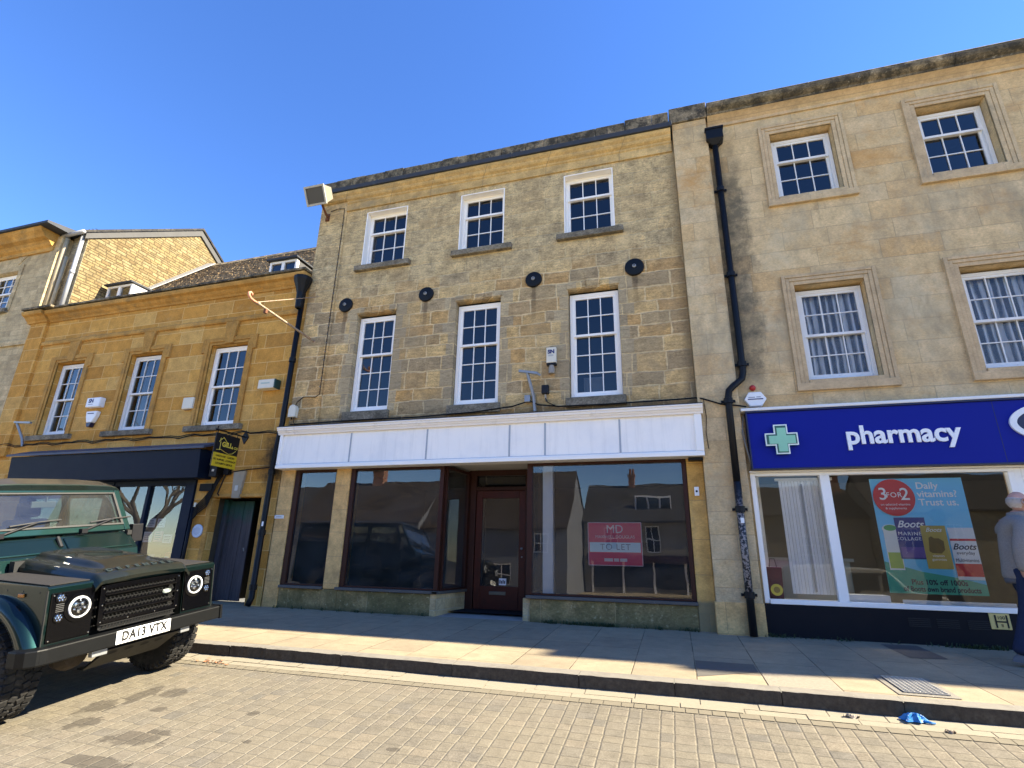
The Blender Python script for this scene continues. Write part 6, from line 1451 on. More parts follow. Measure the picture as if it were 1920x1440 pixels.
# weeds along the wall foot: small tufts
wd = bpy.data.objects.new('weeds', None); COL.objects.link(wd); tag(wd, 'low green weeds and moss growing along the foot of the walls', 'weeds', kind='stuff'); ORG['weeds'] = Vector((0, 0, 0))
mb = MB()
def tuft(x, y, n, s):
    for k in range(n):
        c = Vector((x + rr.gauss(0, s), y - abs(rr.gauss(0, 0.02)), 0)); c.z = pz(c.y)
        h = rr.uniform(0.01, 0.045); a = rr.uniform(0, 6.3); o = Vector((math.cos(a) * 0.02, math.sin(a) * 0.02, h)); w = Vector((-math.sin(a), math.cos(a), 0)) * rr.uniform(.004, .01)
        mb.add([c - w, c + w, c + o + w * 0.6 + Vector((0, 0, .004)), c + o * 1.3 - w * .4], [(0, 1, 2, 3)])
for k in range(34): tuft(rr.uniform(-2.1, 0.9), -0.03, rr.randint(4, 16), 0.04)
for k in range(12): tuft(rr.uniform(-6.9, -3.9), -0.03, rr.randint(3, 10), 0.04)
for k in range(24): tuft(rr.uniform(1.0, 4.0), -0.105, rr.randint(3, 14), 0.05)
for k in range(10): tuft(-1.3 + rr.gauss(0, 0.25), -0.04, 22, 0.05)
for k in range(8): tuft(3.3 + rr.gauss(0, 0.2), -0.11, 24, 0.05)
mb.build('weed_leaves', plain('weed_green', (0.030, 0.050, 0.016), 0.8, var=0.4, scale=20), wd, fix=False)

# ================================================================== THE OTHER SIDE OF THE MARKET PLACE (seen in the shop glass)
OZ = road_z(-34.0)
mb = MB(); mb.quad((-60, -60, OZ + 0.1), (60, -60, OZ + 0.1), (60, -34, OZ + 0.1), (-60, -34, OZ + 0.1)); mb.quad((-60, -34, OZ - 0.2), (60, -34, OZ - 0.2), (60, -34, OZ + 0.1), (-60, -34, OZ + 0.1))
tag(mb.build('far_pavement', M_FLAGS, fix=False), 'pavement along the far side of the market place', 'pavement', kind='structure')
def house(x0, x1, yf, ze, zr, wall, roofm, lab, wins, depth=9, chim=(), shop=None, gable_front=False, trim=None):
    t = thing('terrace_house', lab, 'building', ((x0 + x1) / 2, yf, OZ), 'houses across the market place')
    mb = MB()
    # front faces +y
    xs = sorted({x0, x1} | {w[i] for w in wins for i in (0, 1)}); zs = sorted({OZ - .3, ze} | {w[i] for w in wins for i in (2, 3)})
    for i in range(len(xs) - 1):
        for j in range(len(zs) - 1):
            cx, cz = (xs[i] + xs[i + 1]) / 2, (zs[j] + zs[j + 1]) / 2
            if any(w[0] < cx < w[1] and w[2] < cz < w[3] for w in wins): continue
            mb.quad((xs[i], yf, zs[j]), (xs[i], yf, zs[j + 1]), (xs[i + 1], yf, zs[j + 1]), (xs[i + 1], yf, zs[j]))
    shell(mb, x0, x1, yf, yf - depth, OZ - .3, ze)
    ym = yf - depth / 2
    for x in (x0, x1): mb.add([(x, yf, ze), (x, yf - depth, ze), (x, ym, zr)], [(0, 1, 2)])
    mb.build('wall', wall, t, fix=False)
    mb = MB()
    for (ya, yb) in ((yf + 0.35, ym), (yf - depth - 0.35, ym)):
        za = ze - 0.35 * (zr - ze) / (depth / 2)
        mb.add([(x0 - .1, ya, za), (x1 + .1, ya, za), (x1 + .1, yb, zr + .02), (x0 - .1, yb, zr + .02), (x0 - .1, ya, za + .14), (x1 + .1, ya, za + .14), (x1 + .1, yb, zr + .16), (x0 - .1, yb, zr + .16)], [(0, 1, 2, 3), (4, 5, 6, 7), (0, 1, 5, 4), (1, 2, 6, 5), (2, 3, 7, 6), (3, 0, 4, 7)])
    mb.build('roof', roofm, t)
    for (a, b, c, d) in wins:
        m = MB(); f = 0.09; y = yf - 0.1
        m.box(a, a + f, y - .06, y, c, d); m.box(b - f, b, y - .06, y, c, d); m.box(a + f, b - f, y - .06, y, d - f, d); m.box(a + f, b - f, y - .06, y, c, c + f)
        xm, zm = (a + b) / 2, (c + d) / 2; m.box(xm - .035, xm + .035, y - .05, y, c + f, d - f); m.box(a + f, xm - .035, y - .05, y, zm - .035, zm + .035); m.box(xm + .035, b - f, y - .05, y, zm - .035, zm + .035)
        w = m.build('window', trim or M_WHITE, t)
        g = MB(); g.quad((a + f, y - .03, c + f), (a + f, y - .03, d - f), (b - f, y - .03, d - f), (b - f, y - .03, c + f)); g.build('pane', plain('far_pane', (0.02, 0.025, 0.03), 0.1), w, fix=False)
    for (cx, cy, zb, zt, w, mat) in chim:
        m = MB(); m.box(cx - w, cx + w, cy - .45, cy + .45, zb, zt); m.box(cx - w - .07, cx + w + .07, cy - .52, cy + .52, zt, zt + .18)
        for k in (-.5, .5): m.lathe([(0.13, zt + .18), (0.11, zt + .7)], (cx + k * w, cy, 0), 'z', 10)
        m.build('chimney', mat, t)
    return t
def rowwin(xs, z0, z1, w): return [(x - w / 2, x + w / 2, OZ + z0, OZ + z1) for x in xs]
YF = -37.0
h1 = house(-7.2, 4.0, YF, OZ + 5.7, OZ + 9.0, M_RENDER_CREAM, M_SLATE, 'cream house with dark slate roof, dormer and shop front across the square', rowwin((-5.0, -1.6, 1.6), 3.3, 5.2, 1.1), chim=((2.6, YF - 4.6, OZ + 8, OZ + 11.4, .55, M_RENDER_CREAM), (-3.4, YF - 4.5, OZ + 8.7, OZ + 10.0, .3, M_BRICK)))
m = MB(); m.box(-6.9, 3.6, YF + .02, YF + .4, OZ + 2.45, OZ + 3.0); m.build('shop_fascia', plain('plum_fascia', (0.035, 0.012, 0.02), 0.5), h1)
m = MB(); m.box(-6.5, 3.2, YF + .01, YF + .04, OZ + .5, OZ + 2.4); m.build('shop_glass', bpy.data.materials['far_pane'], h1)
m = MB()
for x in (-6.5, -4.1, -1.7, 0.7, 3.1): m.box(x - .08, x + .08, YF + .04, YF + .1, OZ + .1, OZ + 2.45)
m.build('mullions', M_WHITE, h1)
m = MB(); m.box(-2.9, 0.0, YF - 1.6, YF - 1.2, OZ + 6.2, OZ + 7.75); m.build('dormer', M_WHITE, h1)
m = MB()
for k in range(3): m.box(-2.75 + .93 * k, -1.95 + .93 * k, YF - 1.2, YF - 1.17, OZ + 6.35, OZ + 7.6)
m.build('dormer_panes', bpy.data.materials['far_pane'], h1)
h2 = house(4.05, 14.0, YF - 2, OZ + 6.2, OZ + 8.8, M_RENDER_CREAM, M_SLATE, 'low cream house with plum shop awning across the square', rowwin((6.4, 10.5), 3.2, 4.7, 1.9), chim=((13.2, YF - 6.5, OZ + 8, OZ + 10.2, .5, M_BRICK),))
m = MB(); m.add([(4.6, YF - 1.98, OZ + 2.9), (10.5, YF - 1.98, OZ + 2.9), (10.5, YF - .6, OZ + 2.3), (4.6, YF - .6, OZ + 2.3)], [(0, 1, 2, 3)]); m.build('awning', plain('plum_awning', (0.16, 0.07, 0.14), 0.8), h2, solid=0.03)
h3 = house(-18.5, -7.3, YF + 7, OZ + 4.9, OZ + 9.3, M_RENDER_GREY, M_TILE_DARK, 'grey rendered cottage with a steep stone-tiled roof across the square', rowwin((-15.4, -9.2), 3.0, 4.4, 1.0) + rowwin((-12.5,), 0.6, 2.2, 1.4), chim=((-18.0, YF + 2.5, OZ + 9, OZ + 11, .5, M_BRICK),))
h4 = house(-30, -18.6, YF + 7.6, OZ + 5.2, OZ + 8.6, M_RENDER_GREY, M_TILE_DARK, 'long grey cottage with sagging tiled roof across the square', rowwin((-27, -22), 3.1, 4.4, 1.2), chim=((-25, YF + 3.1, OZ + 8, OZ + 10, .5, M_BRICK),))
h5 = house(-44, -30.1, YF + 2, OZ + 6.5, OZ + 9, M_RENDER_CREAM, M_SLATE, 'broad cream house at the far end of the square', rowwin((-40, -36, -32.5), 3.6, 5.2, 1.2))
h6 = house(14.1, 26, YF, OZ + 6.5, OZ + 9.6, M_RUBBLE, M_SLATE, 'rubble-stone house opposite the pharmacy', rowwin((16, 19, 22, 25), 3.6, 5.4, 1.1))
# bare street tree
def bare_tree(x, y, lab, seed, h=9.0):
    rt = random.Random(seed); z0 = road_z(max(y, -33.9))
    t = thing('bare_tree', lab, 'tree', (x, y, z0))
    tr = MB(); br = MB()
    tr.tube([(x, y, z0 - .1), (x + .05, y, z0 + 1.2), (x - .1, y + .05, z0 + 2.6)], [.30, .24, .20], 10)
    def grow(p, d, L, r, lev):
        q = p + d * L; mid = p + d * L * .5 + Vector((rt.uniform(-.1, .1), rt.uniform(-.1, .1), rt.uniform(-.05, .1))) * L
        br.tube([p, mid, q], [r, r * .8, r * .6], 6 if lev < 3 else 4, caps=False)
        if lev >= 5 or r < .008: return
        for k in range(3 if lev < 4 else 2):
            nd = (d + Vector((rt.uniform(-.8, .8), rt.uniform(-.8, .8), rt.uniform(-.15, .6)))).normalized()
            grow(q if k else mid, nd, L * rt.uniform(.6, .82), r * .58, lev + 1)
    for k in range(4):
        a = k * 1.6 + rt.uniform(-.3, .3); grow(Vector((x - .1, y + .05, z0 + 2.5)), Vector((math.cos(a) * .7, math.sin(a) * .7, .9)).normalized(), h * .22, .13, 0)
    bk = plain('grey_bark', (0.10, 0.085, 0.065), 0.9, var=0.35, scale=8, bump=0.7)
    tr.build('trunk', bk, t, smooth=True); br.build('crown', bk, t, smooth=True, fix=False)
bare_tree(-24.0, -11.5, 'bare leafless tree across the street from the navy shop', 4)
# white van parked behind the photographer, reflected in the pharmacy glass
vn = thing('delivery_van', 'cream-white panel van parked side-on in the square behind the viewer', 'van', (6.4, -14.0, road_z(-14.0)))
vz = road_z(-14.0)
mb = MB(); mb.prism([(3.9, vz + .35), (8.6, vz + .35), (8.65, vz + .9), (8.2, vz + 1.1), (7.35, vz + 1.25), (6.7, vz + 1.95), (6.4, vz + 2.02), (3.95, vz + 2.0)], 'y', -14.9, -13.1); mb.build('body', plain('van_paint', (0.62, 0.60, 0.52), 0.35, coat=0.5, var=0.04), vn, bevel=0.05)
mb = MB(); mb.prism([(6.55, vz + 1.2), (7.2, vz + 1.2), (6.75, vz + 1.8), (6.55, vz + 1.85)], 'y', -13.098, -13.085); mb.prism([(5.6, vz + 1.2), (6.45, vz + 1.2), (6.45, vz + 1.86), (5.6, vz + 1.86)], 'y', -13.098, -13.085); mb.build('side_window', bpy.data.materials['far_pane'], vn)
mb = MB(); mb.box(4.0, 6.5, -13.098, -13.07, vz + .78, vz + .84); mb.build('side_rail', M_BLACKPLASTIC, vn)
for x in (4.75, 7.75):
    mb = MB(); mb.lathe([(0.32, -.1), (0.32, .1)], (x, -13.2, vz + .32), 'y', 24); w = mb.build('wheel', M_BLACKPLASTIC, vn, smooth=False)
    mb = MB(); mb.lathe([(0.19, 0), (0.19, .03)], (x, -13.1, vz + .32), 'y', 20); mb.build('rim', M_GREYMETAL, w)
# ================================================================== THE GREEN OFF-ROAD CAR
car = bpy.data.objects.new('parked_car', None); COL.objects.link(car)
tag(car, 'dark green boxy off-road car with black bumper and white number plate parked beside the kerb', 'car')
CX = Vector((0.9996, -0.0269, -0.0032)); CY = Vector((0.0271, 0.9925, 0.119)); CZ = Vector((0.0, -0.1191, 0.9929))
cm = Matrix((CX, CY, CZ)).transposed().to_4x4(); cm.translation = Vector((-4.867, -4.104, -0.372)); car.matrix_world = cm
ORG['parked_car'] = Vector((0, 0, 0))

def car_paint(name, base, dust, flake=True):
    t = NT(name); p = t.obj(); s = t.sep(p)
    up = t.step(t.sep(t.n('NewGeometry').outputs['Normal'])[2], 0.45, 0.9)
    d = t.math('MULTIPLY', t.ramp(t.noise(p, 2.2, 8, 0.72), [(0.30, 0.45), (0.75, 1.0)]), dust)
    d = t.math('MULTIPLY', d, t.math('ADD', t.math('MULTIPLY', up, 0.9), 0.08))
    fl = t.noise(p, 420, 2, 0.5)
    c = t.mix(t.ramp(fl, [(0.52, 0.0), (0.72, 1.0)]), base, tuple(min(1, x * 1.9) for x in base))
    c = t.mix(d, c, (0.075, 0.062, 0.048))
    r = t.math('ADD', 0.46, t.math('MULTIPLY', d, 0.4))
    mt = t.math('SUBTRACT', 0.9, t.math('MULTIPLY', d, 0.9))
    t.bsdf(c, r, mt, None, 0.0, 0.0)
    b = [n for n in t.t.nodes if n.type == 'BSDF_PRINCIPLED'][0]
    t.set(b.inputs['Coat Weight'], t.math('MULTIPLY', t.math('SUBTRACT', 1.0, d), 0.85)); b.inputs['Coat Roughness'].default_value = 0.04
    return t.m
P_BODY = car_paint('dark_green_metallic', (0.0052, 0.0165, 0.0160), 0.08)
P_TOP = car_paint('dusty_green_top', (0.0042, 0.0115, 0.0112), 0.40)
P_ROOF = car_paint('dusty_roof_paint', (0.006, 0.012, 0.011), 0.9)
P_GLOSSBLK = plain('gloss_black_plastic', (0.0015, 0.0015, 0.002), 0.16, var=0.1, spec=0.2)
P_SATIN = plain('satin_black_bumper', (0.0032, 0.0036, 0.004), 0.5, var=0.25, scale=8, dirt=((0.025, 0.0235, 0.021), 14, 0.62, 0.4), bump=0.15, spec=0.2)
P_RUBBER = plain('tyre_rubber', (0.014, 0.0135, 0.013), 0.88, var=0.3, scale=9, dirt=((0.065, 0.057, 0.047), 6, 0.5, 0.6), bump=0.3, spec=0.3)
P_DARKWELL = plain('dark_underbody', (0.008, 0.008, 0.008), 0.9)
P_CHROME = plain('bright_reflector', (0.75, 0.76, 0.78), 0.12, 1.0, var=0.1)
P_HALO = plain('white_lamp_ring', (0.62, 0.63, 0.64), 0.3, var=0.02)
P_LENS = glass_mat('lamp_lens', (0.95, 0.96, 0.97), 1.3)
P_SEAL = plain('black_rubber_seal', (0.01, 0.01, 0.01), 0.6)
P_TRIM = plain('cabin_trim', (0.05, 0.05, 0.048), 0.7, var=0.2)

for sgn in (-1, 1):
    ya, yb = (0.435, 0.80)
    arch = [(-0.62 + 0.505 * math.cos(a), 0.40 + 0.505 * math.sin(a)) for a in [R(26 + (158 - 26) * k / 22) for k in range(23)]]
    poly = [(0.0, 0.62), (0.0, 1.075), (-0.02, 1.09), (-0.5, 1.105), (-1.04, 1.125), (-1.26, 1.13), (-1.26, 0.50), (-1.085, 0.50)] + arch[::-1] + [(-0.165, 0.62)]
    m = MB(); m.prism(poly, 'y', sgn * ya, sgn * yb)
    m.build('wing', P_BODY, car, bevel=0.028, seg=3)
    m = MB(); m.box(-0.012, 0.0015, min(sgn * 0.795, sgn * 0.8035), max(sgn * 0.795, sgn * 0.8035), 0.63, 1.06); m.build('wing_seam', plain('seam_dark', (0.004, 0.005, 0.005), 0.6), car)
    for q_ in range(5):
        m = MB(); m.lathe([(0.007, 0.0), (0.006, sgn * 0.003), (0, sgn * 0.0035)], (-0.10 - 0.20 * q_, sgn * 0.8005, 1.045), 'y', 8, cap=False); m.build('rivet', P_BODY, car)
    m = MB(); m.box(-0.34, -0.27, min(sgn * 0.80, sgn * 0.815), max(sgn * 0.80, sgn * 0.815), 1.0, 1.03); m.build('side_repeater', plain('amber_lens', (0.35, 0.12, 0.01), 0.2), car, bevel=0.006)
    # chequer-dusty top sheet of the wing
    m = MB(); m.add([(-0.04, sgn * 0.46, 1.0965), (-0.04, sgn * 0.77, 1.0965), (-1.0, sgn * 0.77, 1.1285), (-1.0, sgn * 0.46, 1.1285)], [(0, 1, 2, 3)]); m.build('wing_top_plate', plain('dusty_tread_plate', (0.02, 0.0175, 0.015), 0.75, 0.1, var=0.3, scale=14, bump=0.8), car, solid=0.006)
    # eyebrow over the wheel
    def brow(u, v):
        a = R(21 + 150 * u); q = [(0.645, 0.795), (0.640, 0.83), (0.622, 0.872), (0.596, 0.892), (0.565, 0.896), (0.53, 0.892), (0.515, 0.86), (0.51, 0.79)]
        i = min(int(v * 7 + 1e-6), 6); f = v * 7 - i; r_ = q[i][0] * (1 - f) + q[i + 1][0] * f; y_ = q[i][1] * (1 - f) + q[i + 1][1] * f
        return (-0.62 + r_ * math.cos(a) * 1.02, sgn * y_, 0.375 + r_ * math.sin(a) * (0.99))
    m = MB(); m.grid(brow, 40, 7); m.build('wheel_arch', P_BODY, car, smooth=True)
    # headlamp panel
    m = MB(); m.box(0.001, 0.014, min(sgn * 0.44, sgn * 0.775), max(sgn * 0.44, sgn * 0.775), 0.655, 1.038); hp_ = m.build('lamp_panel', P_GLOSSBLK, car, bevel=0.012)
    hy, hz = sgn * 0.5575, 0.896
    m = MB(); m.lathe([(0.118, 0.014), (0.116, 0.020), (0.092, 0.024), (0.088, 0.016)], (0, hy, hz), 'x', 40, cap=False); hl = m.build('headlight', P_GLOSSBLK, car, smooth=False)
    m = MB(); m.lathe([(0.087, 0.017), (0.085, 0.032), (0.071, 0.028), (0.069, 0.018)], (0, hy, hz), 'x', 40, cap=False); m.build('halo_ring', P_HALO, hl, smooth=True)
    m = MB(); m.lathe([(0.070, 0.018), (0.06, 0.010), (0.0, 0.006)], (0, hy, hz), 'x', 32, cap=False); m.build('reflector', plain('dark_reflector', (0.10, 0.105, 0.11), 0.2, 0.8), hl, smooth=True)
    m = MB()
    for dy, dz, r_ in ((-0.025, 0.025, 0.021), (0.025, 0.025, 0.021), (0, -0.03, 0.023), (-0.04, -0.013, 0.011), (0.04, -0.013, 0.011), (0, 0.052, 0.009)): m.lathe([(r_, 0.014), (r_ * 0.8, 0.026), (0, 0.030)], (0, hy + dy, hz + dz), 'x', 16, cap=False)
    m.box(0.012, 0.028, hy - 0.05, hy + 0.05, hz - 0.006, hz + 0.004)
    m.build('projectors', P_CHROME, hl, smooth=False)
    m = MB(); m.lathe([(0.072, 0.030), (0.05, 0.038), (0.025, 0.042), (0.0, 0.043)], (0, hy, hz), 'x', 32, cap=False); m.build('lens', P_LENS, hl, smooth=True)
    for lz in (0.993, 0.839):
        ly = sgn * 0.706
        m = MB(); m.lathe([(0.043, 0.013), (0.042, 0.020), (0.036, 0.022), (0.034, 0.012)], (0, ly, lz), 'x', 26, cap=False); lp = m.build('side_lamp', P_GLOSSBLK, car)
        m = MB()
        for k in range(7):
            a = k * math.pi / 3; rr_ = 0 if k == 6 else 0.021
            m.lathe([(0.011, 0.014), (0.008, 0.022), (0, 0.025)], (0, ly + rr_ * math.cos(a), lz + rr_ * math.sin(a)), 'x', 6, cap=False)
        m.lathe([(0.034, 0.013), (0.0, 0.0135)], (0, ly, lz), 'x', 20, cap=False)
        m.build('reflector', P_CHROME, lp)
        m = MB(); m.lathe([(0.035, 0.022), (0.02, 0.030), (0.0, 0.031)], (0, ly, lz), 'x', 20, cap=False); m.build('lens', P_LENS, lp, smooth=True)
    m = MB()
    for k in range(5): m.box(0.0135, 0.0165, sgn * 0.706 - 0.03, sgn * 0.706 + 0.03, 0.886 + 0.014 * k, 0.892 + 0.014 * k)
    m.build('lamp_vents', plain('vent_grey', (0.11, 0.11, 0.11), 0.3, 0.5), hp_)
    for by, bz in ((0.455, 0.675), (0.76, 0.675), (0.455, 1.02), (0.76, 1.02)):
        m = MB(); m.lathe([(0.007, 0.013), (0.006, 0.018), (0, 0.0185)], (0, sgn * by, bz), 'x', 10, cap=False); m.build('bolt', P_CHROME, hp_)

# slam panel, radiator recess and grille
m = MB(); m.prism([(-0.05, 1.04), (0.0, 1.04), (0.004, 1.09), (-0.05, 1.105)], 'y', -0.425, 0.425); m.build('slam_panel', P_BODY, car, bevel=0.006)
m = MB(); m.box(-0.6, -0.10, -0.434, 0.434, 0.55, 1.06); m.build('radiator', P_DARKWELL, car)
m = MB()
m.box(-0.02, 0.012, -0.388, -0.34, 0.705, 1.036); m.box(-0.02, 0.012, 0.34, 0.388, 0.705, 1.036); m.box(-0.02, 0.011, -0.34, 0.34, 0.995, 1.036); m.box(-0.02, 0.011, -0.34, 0.34, 0.705, 0.742)
for k in range(3):
    z = 0.775 + 0.078 * k
    m.prism([(-0.02, z), (0.020, z + 0.012), (0.026, z + 0.024), (0.012, z + 0.036), (-0.02, z + 0.036)], 'y', -0.345, 0.345)
grl = m.build('grille', P_GLOSSBLK, car, bevel=0.004)
m = MB()
for z in (0.755, 0.826, 0.904, 0.975):
    for k in range(38):
        y = -0.335 + 0.0178 * k; zz = z + (0.007 if k % 2 else -0.007)
        m.obox((-0.004, y, zz), (0.006, 0.0055, 0.026), Matrix.Rotation(R(40 if k % 2 else -40), 3, 'X'))
    m.box(-0.008, -0.002, -0.34, 0.34, z - 0.002, z + 0.002)
m.build('hex_mesh', plain('mesh_dark_metal', (0.045, 0.045, 0.045), 0.3, 0.6), grl)
m = MB()
for k in range(48): m.obox((0.006, -0.33 + 0.0141 * k, 0.682), (0.006, 0.004, 0.030), Matrix.Rotation(R(30 if k % 2 else -30), 3, 'X'))
m.box(-0.01, 0.010, -0.36, 0.36, 0.698, 0.704); m.box(-0.01, 0.010, -0.36, 0.36, 0.658, 0.664); m.box(-0.02, -0.012, -0.36, 0.36, 0.664, 0.698)
m.build('lower_grille', bpy.data.materials['mesh_dark_metal'], car)
m = MB()
for y in (-0.365, 0.365):
    for z in (0.73, 0.87, 1.01): m.lathe([(0.007, 0.012), (0.006, 0.017), (0, 0.0175)], (0, y, z), 'x', 10, cap=False)
for y in (-0.12, 0.14): m.lathe([(0.007, 0.010), (0.006, 0.016), (0, 0.0165)], (0, y, 0.724), 'x', 10, cap=False)
m.build('grille_bolts', P_CHROME, grl)
def oval(cy, cz, a, b, x0, x1, mm, n=30): mm.prism([(cy + a * math.cos(2 * math.pi * k / n), cz + b * math.sin(2 * math.pi * k / n)) for k in range(n)], 'x', x0, x1)
m = MB(); oval(0.235, 0.892, 0.052, 0.026, 0.027, 0.031, m); bdg = m.build('badge', P_CHROME, grl)
m = MB(); oval(0.235, 0.892, 0.046, 0.021, 0.0312, 0.0325, m); m.build('badge_face', plain('badge_grey_green', (0.18, 0.21, 0.19), 0.35, 0.4), bdg)
ROT_CAR_FRONT = Matrix(((0, 0, 1), (1, 0, 0), (0, 1, 0)))
for i, s_ in enumerate(('LAND', 'ROVER')): text_mesh('lettering', s_, 0.019, P_HALO, bdg, (0.0335, 0.229 + 0.012 * i, 0.900 - 0.016 * i), ROT_CAR_FRONT, extrude=0.0004, org=(0, 0, 0))

# bonnet
def bon(u, v):
    x = 0.045 - 1.08 * u; w = 2 * v - 1
    y = 0.462 * w
    z = 1.128 + 0.100 * u
    ss = lambda a, b, t: (lambda q: q * q * (3 - 2 * q))(max(0, min(1, (t - a) / (b - a))))
    z += 0.020 * (1 - w * w)                                          # slight crown
    z += 0.046 * ss(0.10, 0.42, u) * (1 - ss(0.56, 0.70, abs(w)))      # power bulge
    z -= 0.050 * ss(0.86, 1.0, abs(w)) ** 2
    if u < 0.10: z -= 0.052 * (1 - u / 0.10) ** 2
    return (x, y, z)
m = MB(); m.grid(bon, 46, 44)
# rolled-down front lip and sides
def lip(u, v): p = bon(0, u); return (p[0] - 0.004 * v, p[1], p[2] - 0.030 * v)
m.grid(lip, 44, 2)
for sd in (0, 1):
    def sidef(u, v, sd=sd): p = bon(u, sd); return (p[0], p[1], p[2] - 0.035 * v)
    m.grid(sidef, 46, 2)
bo = m.build('bonnet', P_TOP, car, smooth=True)
lt_rot = Matrix(((0, -0.93, 0.36), (1, 0, 0), (0, 0.36, 0.93)))
for i, chx in enumerate('DEFENDER'):
    y = -0.30 + 0.085 * i; v = (y / 0.462 + 1) / 2; p = bon(0.085, v)
    text_mesh('lettering', chx, 0.062, plain('dark_letter', (0.02, 0.03, 0.03), 0.4, coat=0.3) if i == 0 else bpy.data.materials['dark_letter'], bo, (p[0], y, p[2] + 0.007), lt_rot, extrude=0.004, font_bold=0.002, xscale=1.25, org=(0, 0, 0))
m = MB(); m.box(-1.06, -0.99, -0.5, 0.5, 1.10, 1.225); m.build('bonnet_seal', P_SEAL, car)
# scuttle with two vent flaps
m = MB(); m.prism([(-1.06, 1.08), (-1.09, 1.235), (-1.265, 1.405), (-1.40, 1.415), (-1.40, 0.5), (-1.265, 0.5), (-1.265, 1.0)], 'y', -0.745, 0.745); bk_ = m.build('bulkhead', P_BODY, car, bevel=0.012)
def slope_pt(s, y, off=0.0):
    a = Vector((-1.09, 0, 1.235)); b = Vector((-1.265, 0, 1.405)); d = (b - a); n = Vector((d.z * -1, 0, d.x)); n = Vector((0.697, 0, 0.717))
    q = a + d * s + n * off; return Vector((q.x, y, q.z))
for y0, y1 in ((-0.70, -0.06), (0.03, 0.69)):
    m = MB(); vs = [slope_pt(0.10, y0, 0), slope_pt(0.10, y1, 0), slope_pt(0.88, y1, 0), slope_pt(0.88, y0, 0)]; vt = [slope_pt(0.10, y0, .014), slope_pt(0.10, y1, .014), slope_pt(0.88, y1, .014), slope_pt(0.88, y0, .014)]
    m.add(vs + vt, [(4, 5, 6, 7), (0, 1, 5, 4), (1, 2, 6, 5), (2, 3, 7, 6), (3, 0, 4, 7)]); m.build('vent_flap', P_BODY, bk_, bevel=0.02, seg=3)
m = MB()
for y0 in (-0.02,): m.tube([slope_pt(0.4, y0, 0.005), slope_pt(0.9, y0, 0.02)], 0.018, 8)
for y0 in (-0.72, 0.715): m.obox(slope_pt(0.9, y0, 0.015), (0.05, 0.05, 0.05))
m.build('hinges', P_SEAL, bk_)
# windscreen
W0 = Vector((-1.285, 0, 1.415)); W1 = Vector((-1.545, 0, 1.885)); WD = W1 - W0; WN = Vector((0.875, 0, 0.484))
def wp(s, y, o=0.0): q = W0 + WD * s + WN * o; return Vector((q.x, y, q.z))
def wbar(mm, s0, y0a, y0b, s1, y1a, y1b, t=0.035):
    a = [wp(s0, y0a, 0), wp(s0, y0b, 0), wp(s1, y1b, 0), wp(s1, y1a, 0)]; b = [wp(s0, y0a, t), wp(s0, y0b, t), wp(s1, y1b, t), wp(s1, y1a, t)]
    mm.add(a + b, [(3, 2, 1, 0), (4, 5, 6, 7), (0, 1, 5, 4), (1, 2, 6, 5), (2, 3, 7, 6), (3, 0, 4, 7)])
m = MB(); wbar(m, 0, -0.755, -0.69, 1, -0.735, -0.67); wbar(m, 0, 0.69, 0.755, 1, 0.67, 0.735); wbar(m, 0.0, -0.69, 0.69, 0.13, -0.688, 0.688); wbar(m, 0.90, -0.672, 0.672, 1.0, -0.67, 0.67)
wf = m.build('windscreen_frame', P_BODY, car, bevel=0.008)
m = MB(); wbar(m, 0.13, -0.688, -0.662, 0.90, -0.672, -0.648, .038); wbar(m, 0.13, 0.662, 0.688, 0.90, 0.648, 0.672, .038); wbar(m, 0.13, -0.662, 0.662, 0.165, -0.662, 0.662, .038); wbar(m, 0.87, -0.649, 0.649, 0.90, -0.648, 0.648, .038); m.build('windscreen_seal', P_SEAL, wf)
m = MB(); m.add([wp(0.165, -0.662, .022), wp(0.165, 0.662, .022), wp(0.87, 0.649, .022), wp(0.87, -0.649, .022)], [(0, 1, 2, 3)]); m.build('windscreen', G_CAR, car, fix=False)
for y0, y1 in ((-0.52, -0.18), (0.23, 0.56)):
    m = MB(); a = wp(0.02, y0, 0.05); b = wp(0.25, y1, 0.055); m.tube([a, b], [0.013, 0.009], 8); m.obox(a, (0.05, 0.06, 0.045)); m.build('wiper', M_BLACKPLASTIC, car)
    m = MB(); m.tube([wp(0.20, y1 - 0.24, 0.045), wp(0.255, y1, 0.05), wp(0.29, y1 + 0.22, 0.045)], 0.009, 6); m.build('wiper_blade', P_SEAL, car)
# roof
m = MB(); sec = [(-0.742, 1.87), (-0.742, 1.915), (-0.70, 1.955), (-0.60, 1.985), (-0.3, 2.005), (0.3, 2.005), (0.60, 1.985), (0.70, 1.955), (0.742, 1.915), (0.742, 1.87)]
n = len(sec); fr_ = [(-1.50, y * .985, min(z, 1.93) if abs(y) > 9 else 1.87 + (z - 1.87) * .55) for y, z in sec]; mid_ = [(-1.66, y, z) for y, z in sec]; bk2 = [(-4.32, y, z) for y, z in sec]
m.add(fr_ + mid_ + bk2, [tuple(range(n - 1, -1, -1)), tuple(range(2 * n, 3 * n))] + [(r_ * n + i, r_ * n + (i + 1) % n, (r_ + 1) * n + (i + 1) % n, (r_ + 1) * n + i) for r_ in (0, 1) for i in range(n)])
m.build('roof', P_ROOF, car, bevel=0.01)
m = MB()
for k in range(5): m.box(-2.0 - 0.5 * k, -1.96 - 0.5 * k, -0.58, 0.58, 2.004, 2.012)
m.build('roof_ribs', P_ROOF, car)
